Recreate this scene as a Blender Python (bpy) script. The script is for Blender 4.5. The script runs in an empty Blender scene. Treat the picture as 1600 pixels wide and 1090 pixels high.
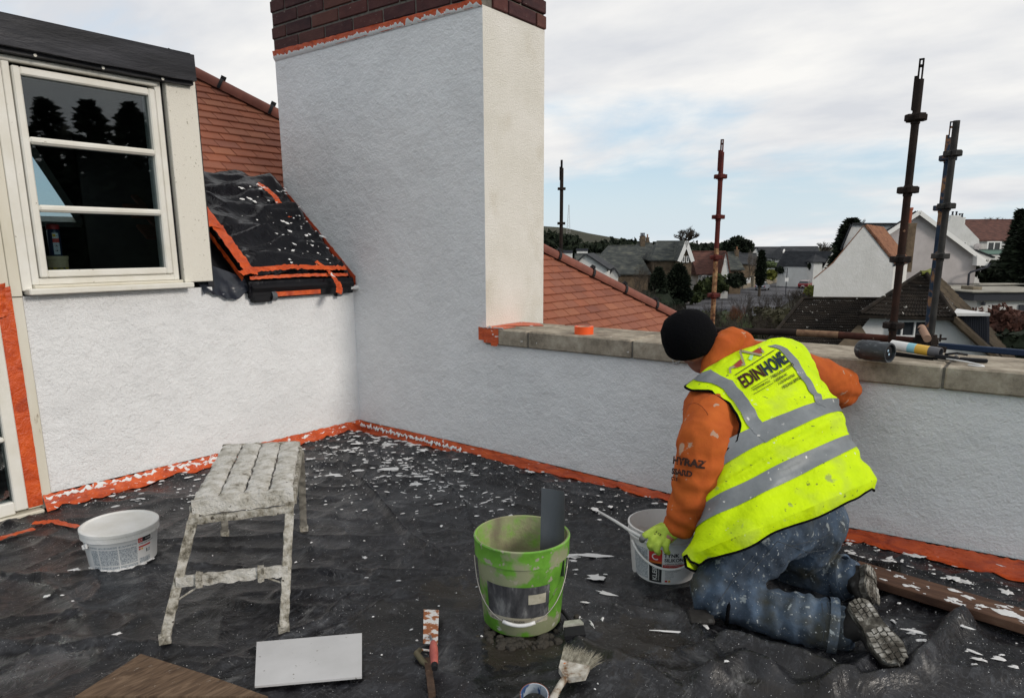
import bpy, bmesh, math, random
import numpy as np
from mathutils import Vector, Matrix, noise as mnoise
R = math.radians
random.seed(7)
SC = bpy.context.scene
COL = SC.collection

# ---------------------------------------------------------------- camera
H = 1.45
YAW, PITCH, ROLL, FPX, CY = .64909, .21046, -.004194, 1104.5, 622.26
_cy, _sy, _cp, _sp = math.cos(YAW), math.sin(YAW), math.cos(PITCH), math.sin(PITCH)
FW = Vector((-_sy * _cp, _cy * _cp, -_sp))
_r0 = Vector((_cy, _sy, 0)); _u0 = _r0.cross(FW)
RT = math.cos(ROLL) * _r0 + math.sin(ROLL) * _u0
UP = -math.sin(ROLL) * _r0 + math.cos(ROLL) * _u0
CAM = Vector((4.64494453, -3.93953852, H))
cd = bpy.data.cameras.new('camera'); cam = bpy.data.objects.new('camera', cd); COL.objects.link(cam)
cam.matrix_world = Matrix(((RT.x, UP.x, -FW.x, CAM.x), (RT.y, UP.y, -FW.y, CAM.y), (RT.z, UP.z, -FW.z, CAM.z), (0, 0, 0, 1)))
cd.sensor_fit = 'HORIZONTAL'; cd.sensor_width = 36; cd.lens = 36 * FPX / 1600
cd.shift_y = (CY - 545) / 1600; cd.clip_start = .05; cd.clip_end = 12000
SC.camera = cam

# ---------------------------------------------------------------- sky, sun, exposure
SUN_EL, SUN_AZ = R(24), R(4)          # azimuth measured from +X towards +Y
w = bpy.data.worlds.new('World'); SC.world = w; w.use_nodes = True
wn = w.node_tree; wn.nodes.clear()
def WN(t, **k):
    n = wn.nodes.new(t)
    for a, b in k.items():
        if a == 'inp':
            for i, v in b.items(): n.inputs[i].default_value = v
        else: setattr(n, a, b)
    return n
WL = wn.links.new
sky = WN('ShaderNodeTexSky', sky_type='NISHITA', sun_disc=False)
sky.sun_elevation = SUN_EL; sky.sun_rotation = math.pi / 2 - SUN_AZ
sky.air_density = 1.0; sky.dust_density = 1.5; sky.ozone_density = 1.6
tc = WN('ShaderNodeTexCoord'); sp_ = WN('ShaderNodeSeparateXYZ'); WL(tc.outputs['Generated'], sp_.inputs[0])
# cloud layer on a plane high above: direction divided by its height, so that the bands close up at the horizon
zz = WN('ShaderNodeMath', operation='MAXIMUM', inp={1: 0.0}); WL(sp_.outputs[2], zz.inputs[0])
za = WN('ShaderNodeMath', operation='ADD', inp={1: .22}); WL(zz.outputs[0], za.inputs[0])
dx = WN('ShaderNodeMath', operation='DIVIDE'); WL(sp_.outputs[0], dx.inputs[0]); WL(za.outputs[0], dx.inputs[1])
dy = WN('ShaderNodeMath', operation='DIVIDE'); WL(sp_.outputs[1], dy.inputs[0]); WL(za.outputs[0], dy.inputs[1])
cb = WN('ShaderNodeCombineXYZ'); WL(dx.outputs[0], cb.inputs[0]); WL(dy.outputs[0], cb.inputs[1])
mp = WN('ShaderNodeMapping'); mp.inputs['Rotation'].default_value = (0, 0, -YAW); mp.inputs['Location'].default_value = (1.3, .15, 0); mp.inputs['Scale'].default_value = (.55, .9, 1)
WL(cb.outputs[0], mp.inputs[0])
n1 = WN('ShaderNodeTexNoise', inp={'Scale': 1.15, 'Detail': 9, 'Roughness': .56, 'Distortion': .25}); WL(mp.outputs[0], n1.inputs[0])
n2 = WN('ShaderNodeTexNoise', inp={'Scale': 2.6, 'Detail': 6, 'Roughness': .55}); WL(mp.outputs[0], n2.inputs[0])
# more cloud overhead, broken blue low down
bias = WN('ShaderNodeMapRange', inp={'From Min': .02, 'From Max': .28, 'To Min': -.05, 'To Max': .26}); WL(zz.outputs[0], bias.inputs[0])
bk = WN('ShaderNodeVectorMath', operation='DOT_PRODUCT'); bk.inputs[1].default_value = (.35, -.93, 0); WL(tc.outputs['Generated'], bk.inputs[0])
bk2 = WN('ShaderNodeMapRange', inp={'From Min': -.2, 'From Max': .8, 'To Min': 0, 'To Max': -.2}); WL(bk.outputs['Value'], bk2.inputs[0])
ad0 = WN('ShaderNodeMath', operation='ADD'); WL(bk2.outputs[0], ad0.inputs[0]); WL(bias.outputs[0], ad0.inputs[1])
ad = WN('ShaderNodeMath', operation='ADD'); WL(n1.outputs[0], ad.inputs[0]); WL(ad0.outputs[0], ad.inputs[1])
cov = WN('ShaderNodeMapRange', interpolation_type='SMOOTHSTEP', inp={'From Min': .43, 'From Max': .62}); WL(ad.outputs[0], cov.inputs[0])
cr = WN('ShaderNodeValToRGB'); cr.color_ramp.elements[0].position = .34; cr.color_ramp.elements[0].color = (5.5, 5.65, 5.95, 1)
cr.color_ramp.elements[1].position = .66; cr.color_ramp.elements[1].color = (7.5, 7.4, 7.2, 1)
WL(n2.outputs[0], cr.inputs[0])
# thin pale veil over the blue
veil = WN('ShaderNodeMix', data_type='RGBA', inp={0: .60}); veil.inputs[7].default_value = (5.3, 6.7, 7.9, 1); WL(sky.outputs[0], veil.inputs[6])
hz = WN('ShaderNodeMapRange', inp={'From Min': .0, 'From Max': .10, 'To Min': .55, 'To Max': 0.0}); WL(zz.outputs[0], hz.inputs[0])
mh = WN('ShaderNodeMix', data_type='RGBA'); mh.inputs[7].default_value = (6.5, 7.1, 7.5, 1)
WL(hz.outputs[0], mh.inputs[0]); WL(veil.outputs[2], mh.inputs[6])
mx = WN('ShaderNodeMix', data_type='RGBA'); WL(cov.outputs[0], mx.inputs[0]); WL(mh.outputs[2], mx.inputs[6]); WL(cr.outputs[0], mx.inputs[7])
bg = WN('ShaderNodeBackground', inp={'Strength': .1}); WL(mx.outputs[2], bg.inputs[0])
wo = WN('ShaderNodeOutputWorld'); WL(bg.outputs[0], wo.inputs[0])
sl = bpy.data.lights.new('sun', 'SUN'); sl.energy = 1.35; sl.angle = R(12); sl.color = (1, .92, .83)
so = bpy.data.objects.new('sun', sl); COL.objects.link(so)
sd = Vector((math.cos(SUN_EL) * math.cos(SUN_AZ), math.cos(SUN_EL) * math.sin(SUN_AZ), math.sin(SUN_EL)))
so.rotation_euler = sd.to_track_quat('Z', 'Y').to_euler()
SC.view_settings.view_transform = 'Standard'; SC.view_settings.look = 'None'
SC.view_settings.exposure = .36; SC.view_settings.gamma = 1
SC.render.engine = 'CYCLES'

# ---------------------------------------------------------------- helpers
def ray(x, y): return RT * ((x - 800) / FPX) - UP * ((y - CY) / FPX) + FW
def P(x, y, D): return CAM + ray(x, y) * D                      # point seen at photo pixel x,y, D metres deep
def on(x, y, ax, v):                                            # ... on the plane axis=v
    d = ray(x, y); return CAM + d * ((v - CAM[ax]) / d[ax])
def onr(x, y, a=1.14, b=.85):                                   # ... on the red roof plane z = a - b x
    d = ray(x, y); return CAM + d * ((a - b * CAM.x - CAM.z) / (d.z + b * d.x))
FL = -.07

MATS = {}
def mat(name, base, rough=.7, cols=None, scale=8, detail=6, bump=(), metal=0, splat=(), rand=None, coord='Object', stretch=(1, 1, 1), sss=0, coat=0, alpha=None, nrough=.6, emis=None, rvar=0, distort=0, spec=None):
    """base colour, optional ramp `cols` [(pos, rgb)] over noise, bumps [(scale, strength, dist)], splats [(scale, threshold, rgb, softness)]"""
    if name in MATS: return MATS[name]
    m = bpy.data.materials.new(name); m.use_nodes = True; nt = m.node_tree; N = nt.nodes; L = nt.links.new
    b = N['Principled BSDF']; b.inputs['Base Color'].default_value = (*base, 1); b.inputs['Roughness'].default_value = rough
    b.inputs['Metallic'].default_value = metal
    b.inputs['Specular IOR Level'].default_value = spec if spec is not None else (.5 if metal or rough < .6 else .2)
    if coat: b.inputs['Coat Weight'].default_value = coat; b.inputs['Coat Roughness'].default_value = .2
    if sss: b.inputs['Subsurface Weight'].default_value = sss; b.inputs['Subsurface Scale'].default_value = .01
    t = N.new('ShaderNodeTexCoord'); mpn = N.new('ShaderNodeMapping'); mpn.inputs['Scale'].default_value = stretch
    L(t.outputs[coord], mpn.inputs[0]); V = mpn.outputs[0]
    if rand is not None:                                       # shift the pattern per object
        oi = N.new('ShaderNodeObjectInfo'); ml = N.new('ShaderNodeMath'); ml.operation = 'MULTIPLY'; ml.inputs[1].default_value = 37
        L(oi.outputs['Random'], ml.inputs[0]); va = N.new('ShaderNodeVectorMath'); L(V, va.inputs[0]); L(ml.outputs[0], va.inputs[1]); V = va.outputs[0]
    def nz(s, d=detail, r=nrough):
        n = N.new('ShaderNodeTexNoise'); n.inputs['Scale'].default_value = s; n.inputs['Detail'].default_value = d; n.inputs['Roughness'].default_value = r
        n.inputs['Distortion'].default_value = distort
        L(V, n.inputs['Vector']); return n.outputs[0]
    c = None
    if cols:
        r = N.new('ShaderNodeValToRGB'); e = r.color_ramp.elements
        while len(e) < len(cols): e.new(.5)
        for el, (p, q) in zip(e, cols): el.position = p; el.color = (*q, 1)
        L(nz(scale), r.inputs[0]); c = r.outputs[0]
        if rvar:
            rr = N.new('ShaderNodeMapRange'); rr.inputs[3].default_value = rough - rvar; rr.inputs[4].default_value = rough + rvar
            rr.inputs[1].default_value = .35; rr.inputs[2].default_value = .65; L(nz(scale * 1.7), rr.inputs[0]); L(rr.outputs[0], b.inputs['Roughness'])
    if rand:
        rr = N.new('ShaderNodeValToRGB'); e = rr.color_ramp.elements
        while len(e) < len(rand): e.new(.5)
        for i, (el, q) in enumerate(zip(e, rand)): el.position = i / (len(rand) - 1); el.color = (*q, 1)
        L(oi.outputs['Random'], rr.inputs[0])
        if c is None: c = rr.outputs[0]
        else:
            mm = N.new('ShaderNodeMix'); mm.data_type = 'RGBA'; mm.inputs[0].default_value = .6; L(c, mm.inputs[6]); L(rr.outputs[0], mm.inputs[7]); c = mm.outputs[2]
    for s, th, q, soft in splat:
        mr = N.new('ShaderNodeMapRange'); mr.inputs[1].default_value = th; mr.inputs[2].default_value = th + soft; L(nz(s, 4, .5), mr.inputs[0])
        mm = N.new('ShaderNodeMix'); mm.data_type = 'RGBA'; mm.inputs[6].default_value = (*base, 1); mm.inputs[7].default_value = (*q, 1)
        L(mr.outputs[0], mm.inputs[0])
        if c is not None: L(c, mm.inputs[6])
        c = mm.outputs[2]
    if c is not None: L(c, b.inputs['Base Color'])
    prev = None
    for bb in bump:
        s, st, di = bb
        bn = N.new('ShaderNodeBump'); bn.inputs['Strength'].default_value = st; bn.inputs['Distance'].default_value = di
        L(nz(s, 4), bn.inputs['Height'])
        if prev: L(prev, bn.inputs['Normal'])
        prev = bn.outputs[0]
    if prev: L(prev, b.inputs['Normal'])
    if emis: b.inputs['Emission Color'].default_value = (*emis[0], 1); b.inputs['Emission Strength'].default_value = emis[1]
    MATS[name] = m; return m

ORG = {}
def tagp(o, label=None, cat=None, group=None, kind=None):
    if label: o['label'] = label
    if cat: o['category'] = cat
    if group: o['group'] = group
    if kind: o['kind'] = kind
    return o
def thing(name, label, cat, loc=(0, 0, 0), group=None):
    o = bpy.data.objects.new(name, None); o.empty_display_size = .1; COL.objects.link(o); o.location = loc; ORG[o] = Vector(loc)
    return tagp(o, label, cat, group)

class MB:
    """collects geometry in world coordinates"""
    def __init__(s): s.v = []; s.f = []
    def add(s, vs, fs):
        n = len(s.v); s.v += [tuple(v) for v in vs]; s.f += [tuple(i + n for i in f) for f in fs]; return s
    def box(s, a, b, M=None, bev=0):
        x0, y0, z0 = a; x1, y1, z1 = b
        if bev:
            e = bev; vs = []; X = (x0, x1); Yv = (y0, y1); Z = (z0, z1)
            bm = bmesh.new(); g = bmesh.ops.create_cube(bm, size=1)
            for v in bm.verts: v.co = Vector((x0 + (v.co.x + .5) * (x1 - x0), y0 + (v.co.y + .5) * (y1 - y0), z0 + (v.co.z + .5) * (z1 - z0)))
            bmesh.ops.bevel(bm, geom=bm.edges[:], offset=e, segments=1, affect='EDGES')
            bm.verts.index_update(); vs = [v.co.copy() for v in bm.verts]; fs = [[v.index for v in f.verts] for f in bm.faces]; bm.free()
        else:
            vs = [Vector(p) for p in ((x0, y0, z0), (x1, y0, z0), (x1, y1, z0), (x0, y1, z0), (x0, y0, z1), (x1, y0, z1), (x1, y1, z1), (x0, y1, z1))]
            fs = [(3, 2, 1, 0), (4, 5, 6, 7), (0, 1, 5, 4), (1, 2, 6, 5), (2, 3, 7, 6), (3, 0, 4, 7)]
        if M: vs = [M @ v for v in vs]
        return s.add(vs, fs)
    def beam(s, p, q, w, t, up=(0, 0, 1), bev=0):               # rectangular bar from p to q
        p, q = Vector(p), Vector(q); d = q - p; L = d.length; d.normalize(); u = Vector(up)
        sx = d.cross(u)
        if sx.length < 1e-4: sx = d.cross(Vector((1, 0, 0)))
        sx.normalize(); uu = sx.cross(d)
        M = Matrix(((d.x, sx.x, uu.x, p.x), (d.y, sx.y, uu.y, p.y), (d.z, sx.z, uu.z, p.z), (0, 0, 0, 1)))
        return s.box((0, -w / 2, -t / 2), (L, w / 2, t / 2), M, bev)
    def tube(s, pts, rad, n=8, cap=True, closed=False):
        pts = [Vector(p) for p in pts]; k = len(pts); rad = rad if hasattr(rad, '__len__') else [rad] * k
        vs = []; fs = []; prev = None
        for i, p in enumerate(pts):
            d = (pts[(i + 1) % k] - pts[i - 1]) if closed else (pts[min(i + 1, k - 1)] - pts[max(i - 1, 0)])
            d.normalize()
            if prev is None:
                a = d.cross(Vector((0, 0, 1)))
                if a.length < .05: a = d.cross(Vector((1, 0, 0)))
            else: a = prev - d * prev.dot(d)
            a.normalize(); prev = a; b = d.cross(a)
            for j in range(n):
                t = 2 * math.pi * j / n; vs.append(p + (a * math.cos(t) + b * math.sin(t)) * rad[i])
        for i in range(k if closed else k - 1):
            i2 = (i + 1) % k
            for j in range(n): fs.append((i * n + j, i * n + (j + 1) % n, i2 * n + (j + 1) % n, i2 * n + j))
        if cap and not closed: fs.append(tuple(range(n))[::-1]); fs.append(tuple((k - 1) * n + j for j in range(n)))
        return s.add(vs, fs)
    def lathe(s, prof, c=(0, 0, 0), n=32, M=None, a0=0, a1=2 * math.pi):
        c = Vector(c); vs = []; full = abs(a1 - a0 - 2 * math.pi) < 1e-6; m = n if full else n + 1
        for r, z in prof:
            for j in range(m):
                t = a0 + (a1 - a0) * j / n; p = Vector((r * math.cos(t), r * math.sin(t), z)); vs.append((M @ p if M else p) + c)
        fs = []
        for i in range(len(prof) - 1):
            for j in range(n):
                j2 = (j + 1) % m; fs.append((i * m + j, i * m + j2, (i + 1) * m + j2, (i + 1) * m + j))
        return s.add(vs, fs)
    def prism(s, poly, off):                                    # planar polygon extruded by the vector off
        poly = [Vector(p) for p in poly]; off = Vector(off); n = len(poly)
        return s.add(poly + [p + off for p in poly], [tuple(range(n))[::-1], tuple(range(n, 2 * n))] + [(i, (i + 1) % n, (i + 1) % n + n, i + n) for i in range(n)])
    def quad(s, *p): return s.add(p, [tuple(range(len(p)))])
    def mesh(s, name, m, org=(0, 0, 0), smooth=False):
        me = bpy.data.meshes.new(name); o = Vector(org)
        me.from_pydata([tuple(Vector(v) - o) for v in s.v], [], s.f); me.materials.append(m)
        bm = bmesh.new(); bm.from_mesh(me); bmesh.ops.recalc_face_normals(bm, faces=bm.faces); bm.to_mesh(me); bm.free()
        if smooth:
            for p in me.polygons: p.use_smooth = True
            if smooth != True: me.set_sharp_from_angle(angle=R(smooth))
        return me
    def build(s, name, m, parent=None, smooth=False, kind=None, label=None):
        org = ORG.get(parent, Vector((0, 0, 0))) if parent else Vector((0, 0, 0))
        o = bpy.data.objects.new(name, s.mesh(name, m, org, smooth)); COL.objects.link(o)
        if parent: o.parent = parent; ORG[o] = org
        return tagp(o, label, kind=kind)
def inst(me, name, parent, M):
    o = bpy.data.objects.new(name, me); COL.objects.link(o); o.parent = parent
    o.matrix_local = Matrix.Translation(-ORG.get(parent, Vector((0, 0, 0)))) @ M; return o
def struct(name, mb, m, **k): return mb.build(name, m, kind='structure', **k)
def frame(o, x, y, z):
    return Matrix(((x[0], y[0], z[0], o[0]), (x[1], y[1], z[1], o[1]), (x[2], y[2], z[2], o[2]), (0, 0, 0, 1)))

# ---------------------------------------------------------------- materials
BLK = (.012, .012, .014)
m_render = mat('white_render', (.66, .66, .65), .92, cols=[(.3, (.74, .745, .75)), (.5, (.81, .815, .82)), (.7, (.85, .855, .86))], scale=2.2, bump=[(7, .5, .05), (42, .35, .010), (85, .75, .009), (200, .6, .004)], nrough=.7)
m_cream = mat('cream_render', (.78, .75, .68), .92, cols=[(.3, (.72, .695, .62)), (.7, (.83, .805, .75))], scale=2.2, bump=[(60, .5, .008), (120, .8, .008), (300, .5, .003)], splat=[(60, .73, (.42, .40, .34), .06), (3, .58, (.66, .62, .53), .2)])
m_panelcream = mat('cream_stipple', (.74, .71, .63), .9, bump=[(140, .6, .006), (340, .5, .003)], splat=[(60, .66, (.4, .37, .3), .06)])
m_brick = mat('dark_brick', (.06, .03, .03), .85, cols=[(.3, (.035, .02, .022)), (.55, (.09, .036, .034)), (.8, (.16, .085, .07))], scale=9, rand=[(.03, .02, .024), (.11, .04, .035), (.05, .024, .028), (.14, .06, .045), (.04, .022, .026)], bump=[(60, .5, .006), (240, .4, .002)], splat=[(30, .68, (.2, .17, .15), .08)], stretch=(1, 1, 2.2))
m_mortar = mat('mortar', (.13, .12, .10), .95, cols=[(.3, (.09, .08, .07)), (.7, (.19, .175, .15))], scale=25, bump=[(90, .5, .004)])
m_tile = mat('red_clay_tile', (.28, .10, .06), .75, cols=[(.3, (.19, .07, .048)), (.7, (.30, .11, .065))], scale=10, rand=[(.17, .065, .045), (.34, .115, .06), (.24, .09, .058), (.36, .14, .075), (.20, .078, .058)], bump=[(150, .4, .002)], splat=[(34, .72, (.2, .17, .16), .06)])
m_ridge = mat('ridge_clay', (.20, .07, .05), .7, cols=[(.3, (.15, .055, .04)), (.7, (.25, .092, .065))], scale=6, bump=[(90, .3, .003)])
m_coping = mat('coping_concrete', (.2, .17, .13), .93, cols=[(.3, (.11, .095, .073)), (.5, (.29, .25, .195)), (.72, (.48, .43, .345))], scale=7, bump=[(60, .5, .006), (260, .5, .002)], splat=[(70, .70, (.09, .08, .06), .05), (22, .73, (.6, .59, .56), .03)], nrough=.7)
m_orange = mat('orange_tape', (.60, .085, .012), .42, cols=[(.3, (.36, .042, .009)), (.5, (.56, .075, .011)), (.68, (.68, .105, .015))], scale=7, bump=[(14, .5, .02), (60, .4, .006)], distort=1.5)
m_orangespl = mat('orange_tape_splashed', (.55, .08, .012), .45, cols=[(.3, (.34, .042, .009)), (.5, (.54, .075, .011)), (.68, (.68, .11, .015))], scale=7, bump=[(14, .5, .02), (60, .4, .006)], splat=[(9, .62, (.70, .69, .68), .02), (55, .68, (.70, .69, .68), .02)], distort=1.2, stretch=(1, 1, 2.5))
m_upvc = mat('white_window_frame', (.74, .72, .65), .38, cols=[(.35, (.68, .655, .575)), (.65, (.77, .755, .70))], scale=5, splat=[(34, .72, (.32, .29, .22), .05)], bump=[(30, .1, .004)])
m_creamwood = mat('cream_painted_wood', (.66, .62, .51), .5, cols=[(.35, (.60, .56, .45)), (.65, (.70, .67, .58))], scale=5, splat=[(28, .72, (.32, .27, .2), .06)], stretch=(1, 1, .3))
m_fascia = mat('dark_lead_fascia', (.022, .023, .028), .55, spec=.25, cols=[(.3, (.012, .0125, .015)), (.55, (.026, .027, .033)), (.8, (.06, .06, .07))], scale=3.2, bump=[(9, .3, .02), (60, .3, .004)], rvar=.12, stretch=(1, .5, 3))
m_black = mat('matt_black', BLK, .6, bump=[(40, .2, .004)])
m_white_splash = mat('wet_white_render', (.74, .74, .73), .55, bump=[(60, .5, .01)])
m_glass = None
def glassmat(name, tint=(1, 1, 1), refl=.12, ior=1.5):
    m = bpy.data.materials.new(name); m.use_nodes = True; nt = m.node_tree; N = nt.nodes; L = nt.links.new; N.remove(N['Principled BSDF'])
    g = N.new('ShaderNodeBsdfGlossy'); g.inputs['Roughness'].default_value = .015; t = N.new('ShaderNodeBsdfTransparent'); t.inputs[0].default_value = (*tint, 1)
    f = N.new('ShaderNodeFresnel'); f.inputs[0].default_value = ior; a = N.new('ShaderNodeMath'); a.operation = 'MULTIPLY_ADD'; a.inputs[1].default_value = 1.5; a.inputs[2].default_value = refl
    mx_ = N.new('ShaderNodeMixShader'); L(f.outputs[0], a.inputs[0]); L(a.outputs[0], mx_.inputs[0]); L(t.outputs[0], mx_.inputs[1]); L(g.outputs[0], mx_.inputs[2])
    L(mx_.outputs[0], N['Material Output'].inputs[0]); return m
m_glass = glassmat('window_glass', (.62, .70, .72), .02)
m_farglass = mat('far_window_glass', (.03, .035, .04), .12)

# ================================================================ TERRACE STRUCTURE
mb = MB().box((-.02, -5.2, -.45), (6.2, .02, FL - .14)); struct('terrace_floor', mb, mat('roof_felt', (.03, .03, .03), .9, bump=[(60, .4, .004)]))

# ---- house with flat-roofed dormer (plane x = 0)
house = thing('dormer_house', 'house wall with flat-roofed dormer, white framed window and glazed door left of the terrace', 'house', (0, -2.0, FL))
WT = 1.19
def wall_slab(name, mb_, m, parent, **k): return mb_.build(name, m, parent, **k)
# render wall below the window: front face x=0 (stops short of the floor; base wall behind is black to give the shadow gap)
w_ = MB().prism([(0, -2.398, .022), (0, 0, -.004), (0, 0, 1.10), (0, -1.25, 1.14), (0, -1.25, WT), (0, -2.398, WT)], (-.05, 0, 0))
w_.build('render_wall', m_render, house)
MB().box((-.2, -2.45, -.3), (-.051, .3, 1.05)).build('shadow_gap_base', m_black, house)
# cream trim beside the render, window post, door jamb
MB().box((-.12, -2.457, -.06), (.012, -2.402, WT - .005), bev=.003).build('corner_trim', m_creamwood, house)
MB().box((-.12, -2.4, WT + .03), (.022, -2.349, 2.53), bev=.003).build('window_post', m_upvc, house)
MB().box((-.12, -2.457, WT), (.016, -2.401, 2.53), bev=.003).build('corner_trim', m_creamwood, house)
# dormer cladding panel right of the window
MB().box((-.05, -1.462, 1.232), (.045, -1.262, 2.56), bev=.004).build('cladding_panel', m_panelcream, house)
MB().box((-1.6, -1.262, 1.1), (-.02, -1.22, 2.5)).build('dormer_cheek', m_fascia, house)
MB().box((-.12, -1.475, 1.2), (-.0, -1.464, 2.53)).build('dark_gap', m_black, house)  # black strip painting the dark of the open gap beside the panel
# roof slab, fascia, flashing
MB().box((-2.6, -4.2, 2.56), (.10, -1.31, 2.66)).build('flat_roof', m_fascia, house)
def wavy_box(a, b, n, amp, seed):
    m_ = MB(); random.seed(seed); x0, y0, z0 = a; x1, y1, z1 = b; vs = []
    for i in range(n + 1):
        y = y0 + (y1 - y0) * i / n; e = [random.uniform(-amp, amp) for _ in range(4)]
        vs += [(x0, y, z0), (x1 + e[0], y, z0 + e[1]), (x1 + e[2], y, z1 + e[3]), (x0, y, z1)]
    fs = [(0, 1, 2, 3), tuple(4 * n + k for k in (3, 2, 1, 0))]
    for i in range(n):
        for k in range(4): fs.append((4 * i + k, 4 * i + (k + 1) % 4, 4 * i + 4 + (k + 1) % 4, 4 * i + 4 + k))
    return m_.add(vs, fs)
wavy_box((.06, -4.2, 2.492), (.12, -1.296, 2.648), 20, .003, 3).build('fascia', m_fascia, house, smooth=30)
wavy_box((.02, -4.2, 2.47), (.085, -1.30, 2.56), 24, .004, 5).build('flashing', m_fascia, house, smooth=30)
for y in (-2.2, -1.85, -1.5): MB().lathe([(0, .004), (.009, .002), (.009, 0)], (0, 0, 0), 8, Matrix.Translation((.088, y, 2.478)) @ Matrix.Rotation(R(90), 4, 'Y')).build('screw', m_upvc, house)
# window
win = MB()
WY0, WY1, WZ0, WZ1 = -2.347, -1.485, 1.25, 2.49
def rect_frame(mb_, y0, y1, z0, z1, t, x0, x1, bev=.004):
    mb_.box((x0, y0, z0), (x1, y0 + t, z1), bev=bev).box((x0, y1 - t, z0), (x1, y1, z1), bev=bev)
    mb_.box((x0 + .0015, y0 + t - .002, z1 - t), (x1 - .0015, y1 - t + .002, z1), bev=bev).box((x0 + .0015, y0 + t - .002, z0), (x1 - .0015, y1 - t + .002, z0 + t), bev=bev)
rect_frame(win, WY0, WY1, WZ0, WZ1, .038, -.08, .022)
win.box((-.0, WY0 - .01, WZ1 - .05), (.034, WY1 - .02, WZ1 - .022), bev=.006)      # drip moulding at the head
wf = win.build('window', m_upvc, house)
s_ = MB(); rect_frame(s_, WY0 + .042, WY1 - .045, WZ0 + .04, WZ1 - .07, .042, -.06, .038, bev=.007); s_.build('sash', m_upvc, wf)
for z in (2.04, 1.676): MB().box((-.03, WY0 + .08, z - .019), (.044, WY1 - .083, z + .019), bev=.012).build('glazing_bar', m_upvc, wf)
for z0, z1 in ((1.32, 1.658), (1.694, 2.022), (2.058, 2.385)):
    MB().box((.0, WY0 + .078, z0), (.006, WY1 - .082, z1)).build('pane', m_glass, wf)
MB().box((-.02, WY0 - .04, 1.197), (.085, WY1 + .065, 1.232), bev=.006).build('window_sill', m_upvc, house)
MB().box((-.02, WY0 + .0, 1.232), (.05, WY1 + .01, 1.249), bev=.004).build('sill_packer', m_creamwood, house)
# door
dr = MB(); X0, X1 = -.05, .02
dr.box((X0, -2.60, -.03), (X1 + .012, -2.534, 2.35), bev=.006)
dr.box((X0, -3.5, -.045), (X1 + .01, -2.6, .03), bev=.006).box((X0, -3.5, 2.28), (X1 + .01, -2.6, 2.35), bev=.006).box((X0, -3.52, -.03), (X1 + .012, -3.45, 2.35), bev=.006)
dro = dr.build('glazed_door', m_upvc, house)
for z in (.40, .80, 1.2, 1.6, 2.0): MB().box((-.03, -3.45, z - .014), (.034, -2.601, z + .014), bev=.007).build('glazing_bar', m_upvc, dro)
MB().box((-.004, -3.45, .03), (.0, -2.6, 2.28)).build('pane', m_glass, dro)
MB().box((-.08, -2.532, -.04), (.014, -2.459, 2.5), bev=.003).build('door_jamb', m_creamwood, house)
MB().box((-.08, -3.6, -.12), (.05, -2.46, -.05), bev=.006).build('threshold', m_creamwood, house)
def crinkle_strip(A, B, nrm, n, seed, amp=.004, wav=.003):
    """tape strip between polylines A (list) and B, displaced along nrm"""
    random.seed(seed); m_ = MB(); rows = 5; vs = []
    nv = Vector(nrm)
    for i in range(n + 1):
        t = i / n
        def samp(Lp):
            f = t * (len(Lp) - 1); k = min(int(f), len(Lp) - 2); return Vector(Lp[k]).lerp(Vector(Lp[k + 1]), f - k)
        a, b = samp(A), samp(B)
        for j in range(rows):
            s = j / (rows - 1); p = a.lerp(b, s)
            e = random.uniform(-1, 1) * wav if j in (0, rows - 1) else 0
            vs.append(p + nv * (amp * mnoise.noise(Vector((t * 31 + seed, s * 3, 0))) + .002 + amp * .5) + (b - a).normalized() * e)
    fs = []
    for i in range(n):
        for j in range(rows - 1): fs.append((i * rows + j, i * rows + j + 1, (i + 1) * rows + j + 1, (i + 1) * rows + j))
    return m_.add(vs, fs)
tp = crinkle_strip([(.018, -2.532, -.03), (.018, -2.534, 1.235)], [(.018, -2.455, -.03), (.018, -2.457, 1.25)], (1, 0, 0), 30, 4, .002, .0008)
tp.build('masking_tape', m_orange, house, smooth=True, label='vertical strip of orange tape on the door jamb')
tp = crinkle_strip([(.03, -2.55, 1.08), (.045, -2.552, 1.26)], [(.03, -2.50, 1.09), (.04, -2.495, 1.27)], (1, .3, 0), 10, 9, .02, .006)
tp.build('loose_tape_end', m_orange, house, smooth=True)
# dark room behind window: walls, floor, shelf with items; sloping ceiling has a roof window open to the sky
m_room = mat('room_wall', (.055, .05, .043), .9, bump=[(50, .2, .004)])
room = MB()
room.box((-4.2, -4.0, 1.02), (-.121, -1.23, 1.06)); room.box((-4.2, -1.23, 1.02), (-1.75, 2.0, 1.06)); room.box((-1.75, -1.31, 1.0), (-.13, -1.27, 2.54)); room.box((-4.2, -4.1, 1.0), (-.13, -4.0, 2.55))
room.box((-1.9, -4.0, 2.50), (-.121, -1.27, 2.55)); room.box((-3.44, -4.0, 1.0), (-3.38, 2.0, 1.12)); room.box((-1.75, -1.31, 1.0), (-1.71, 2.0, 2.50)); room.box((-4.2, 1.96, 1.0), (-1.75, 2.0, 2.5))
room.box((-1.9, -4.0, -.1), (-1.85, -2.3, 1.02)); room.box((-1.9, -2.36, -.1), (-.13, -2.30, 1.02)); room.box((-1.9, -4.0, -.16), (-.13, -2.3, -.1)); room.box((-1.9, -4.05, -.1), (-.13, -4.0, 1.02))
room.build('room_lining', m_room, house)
def ons(x, y): # sloping ceiling plane through x=-1.9,z=2.5 down at 45 deg
    d = ray(x, y); n = Vector((1, 0, -1)); q = Vector((-1.9, 0, 2.5)); return CAM + d * ((q - CAM).dot(n) / d.dot(n))
hole = [ons(-60, 222), ons(47, 228), ons(126, 347), ons(-60, 347)]
ya, yb = hole[0].y, hole[2].y; zt, zb = hole[1].z, hole[2].z
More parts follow.
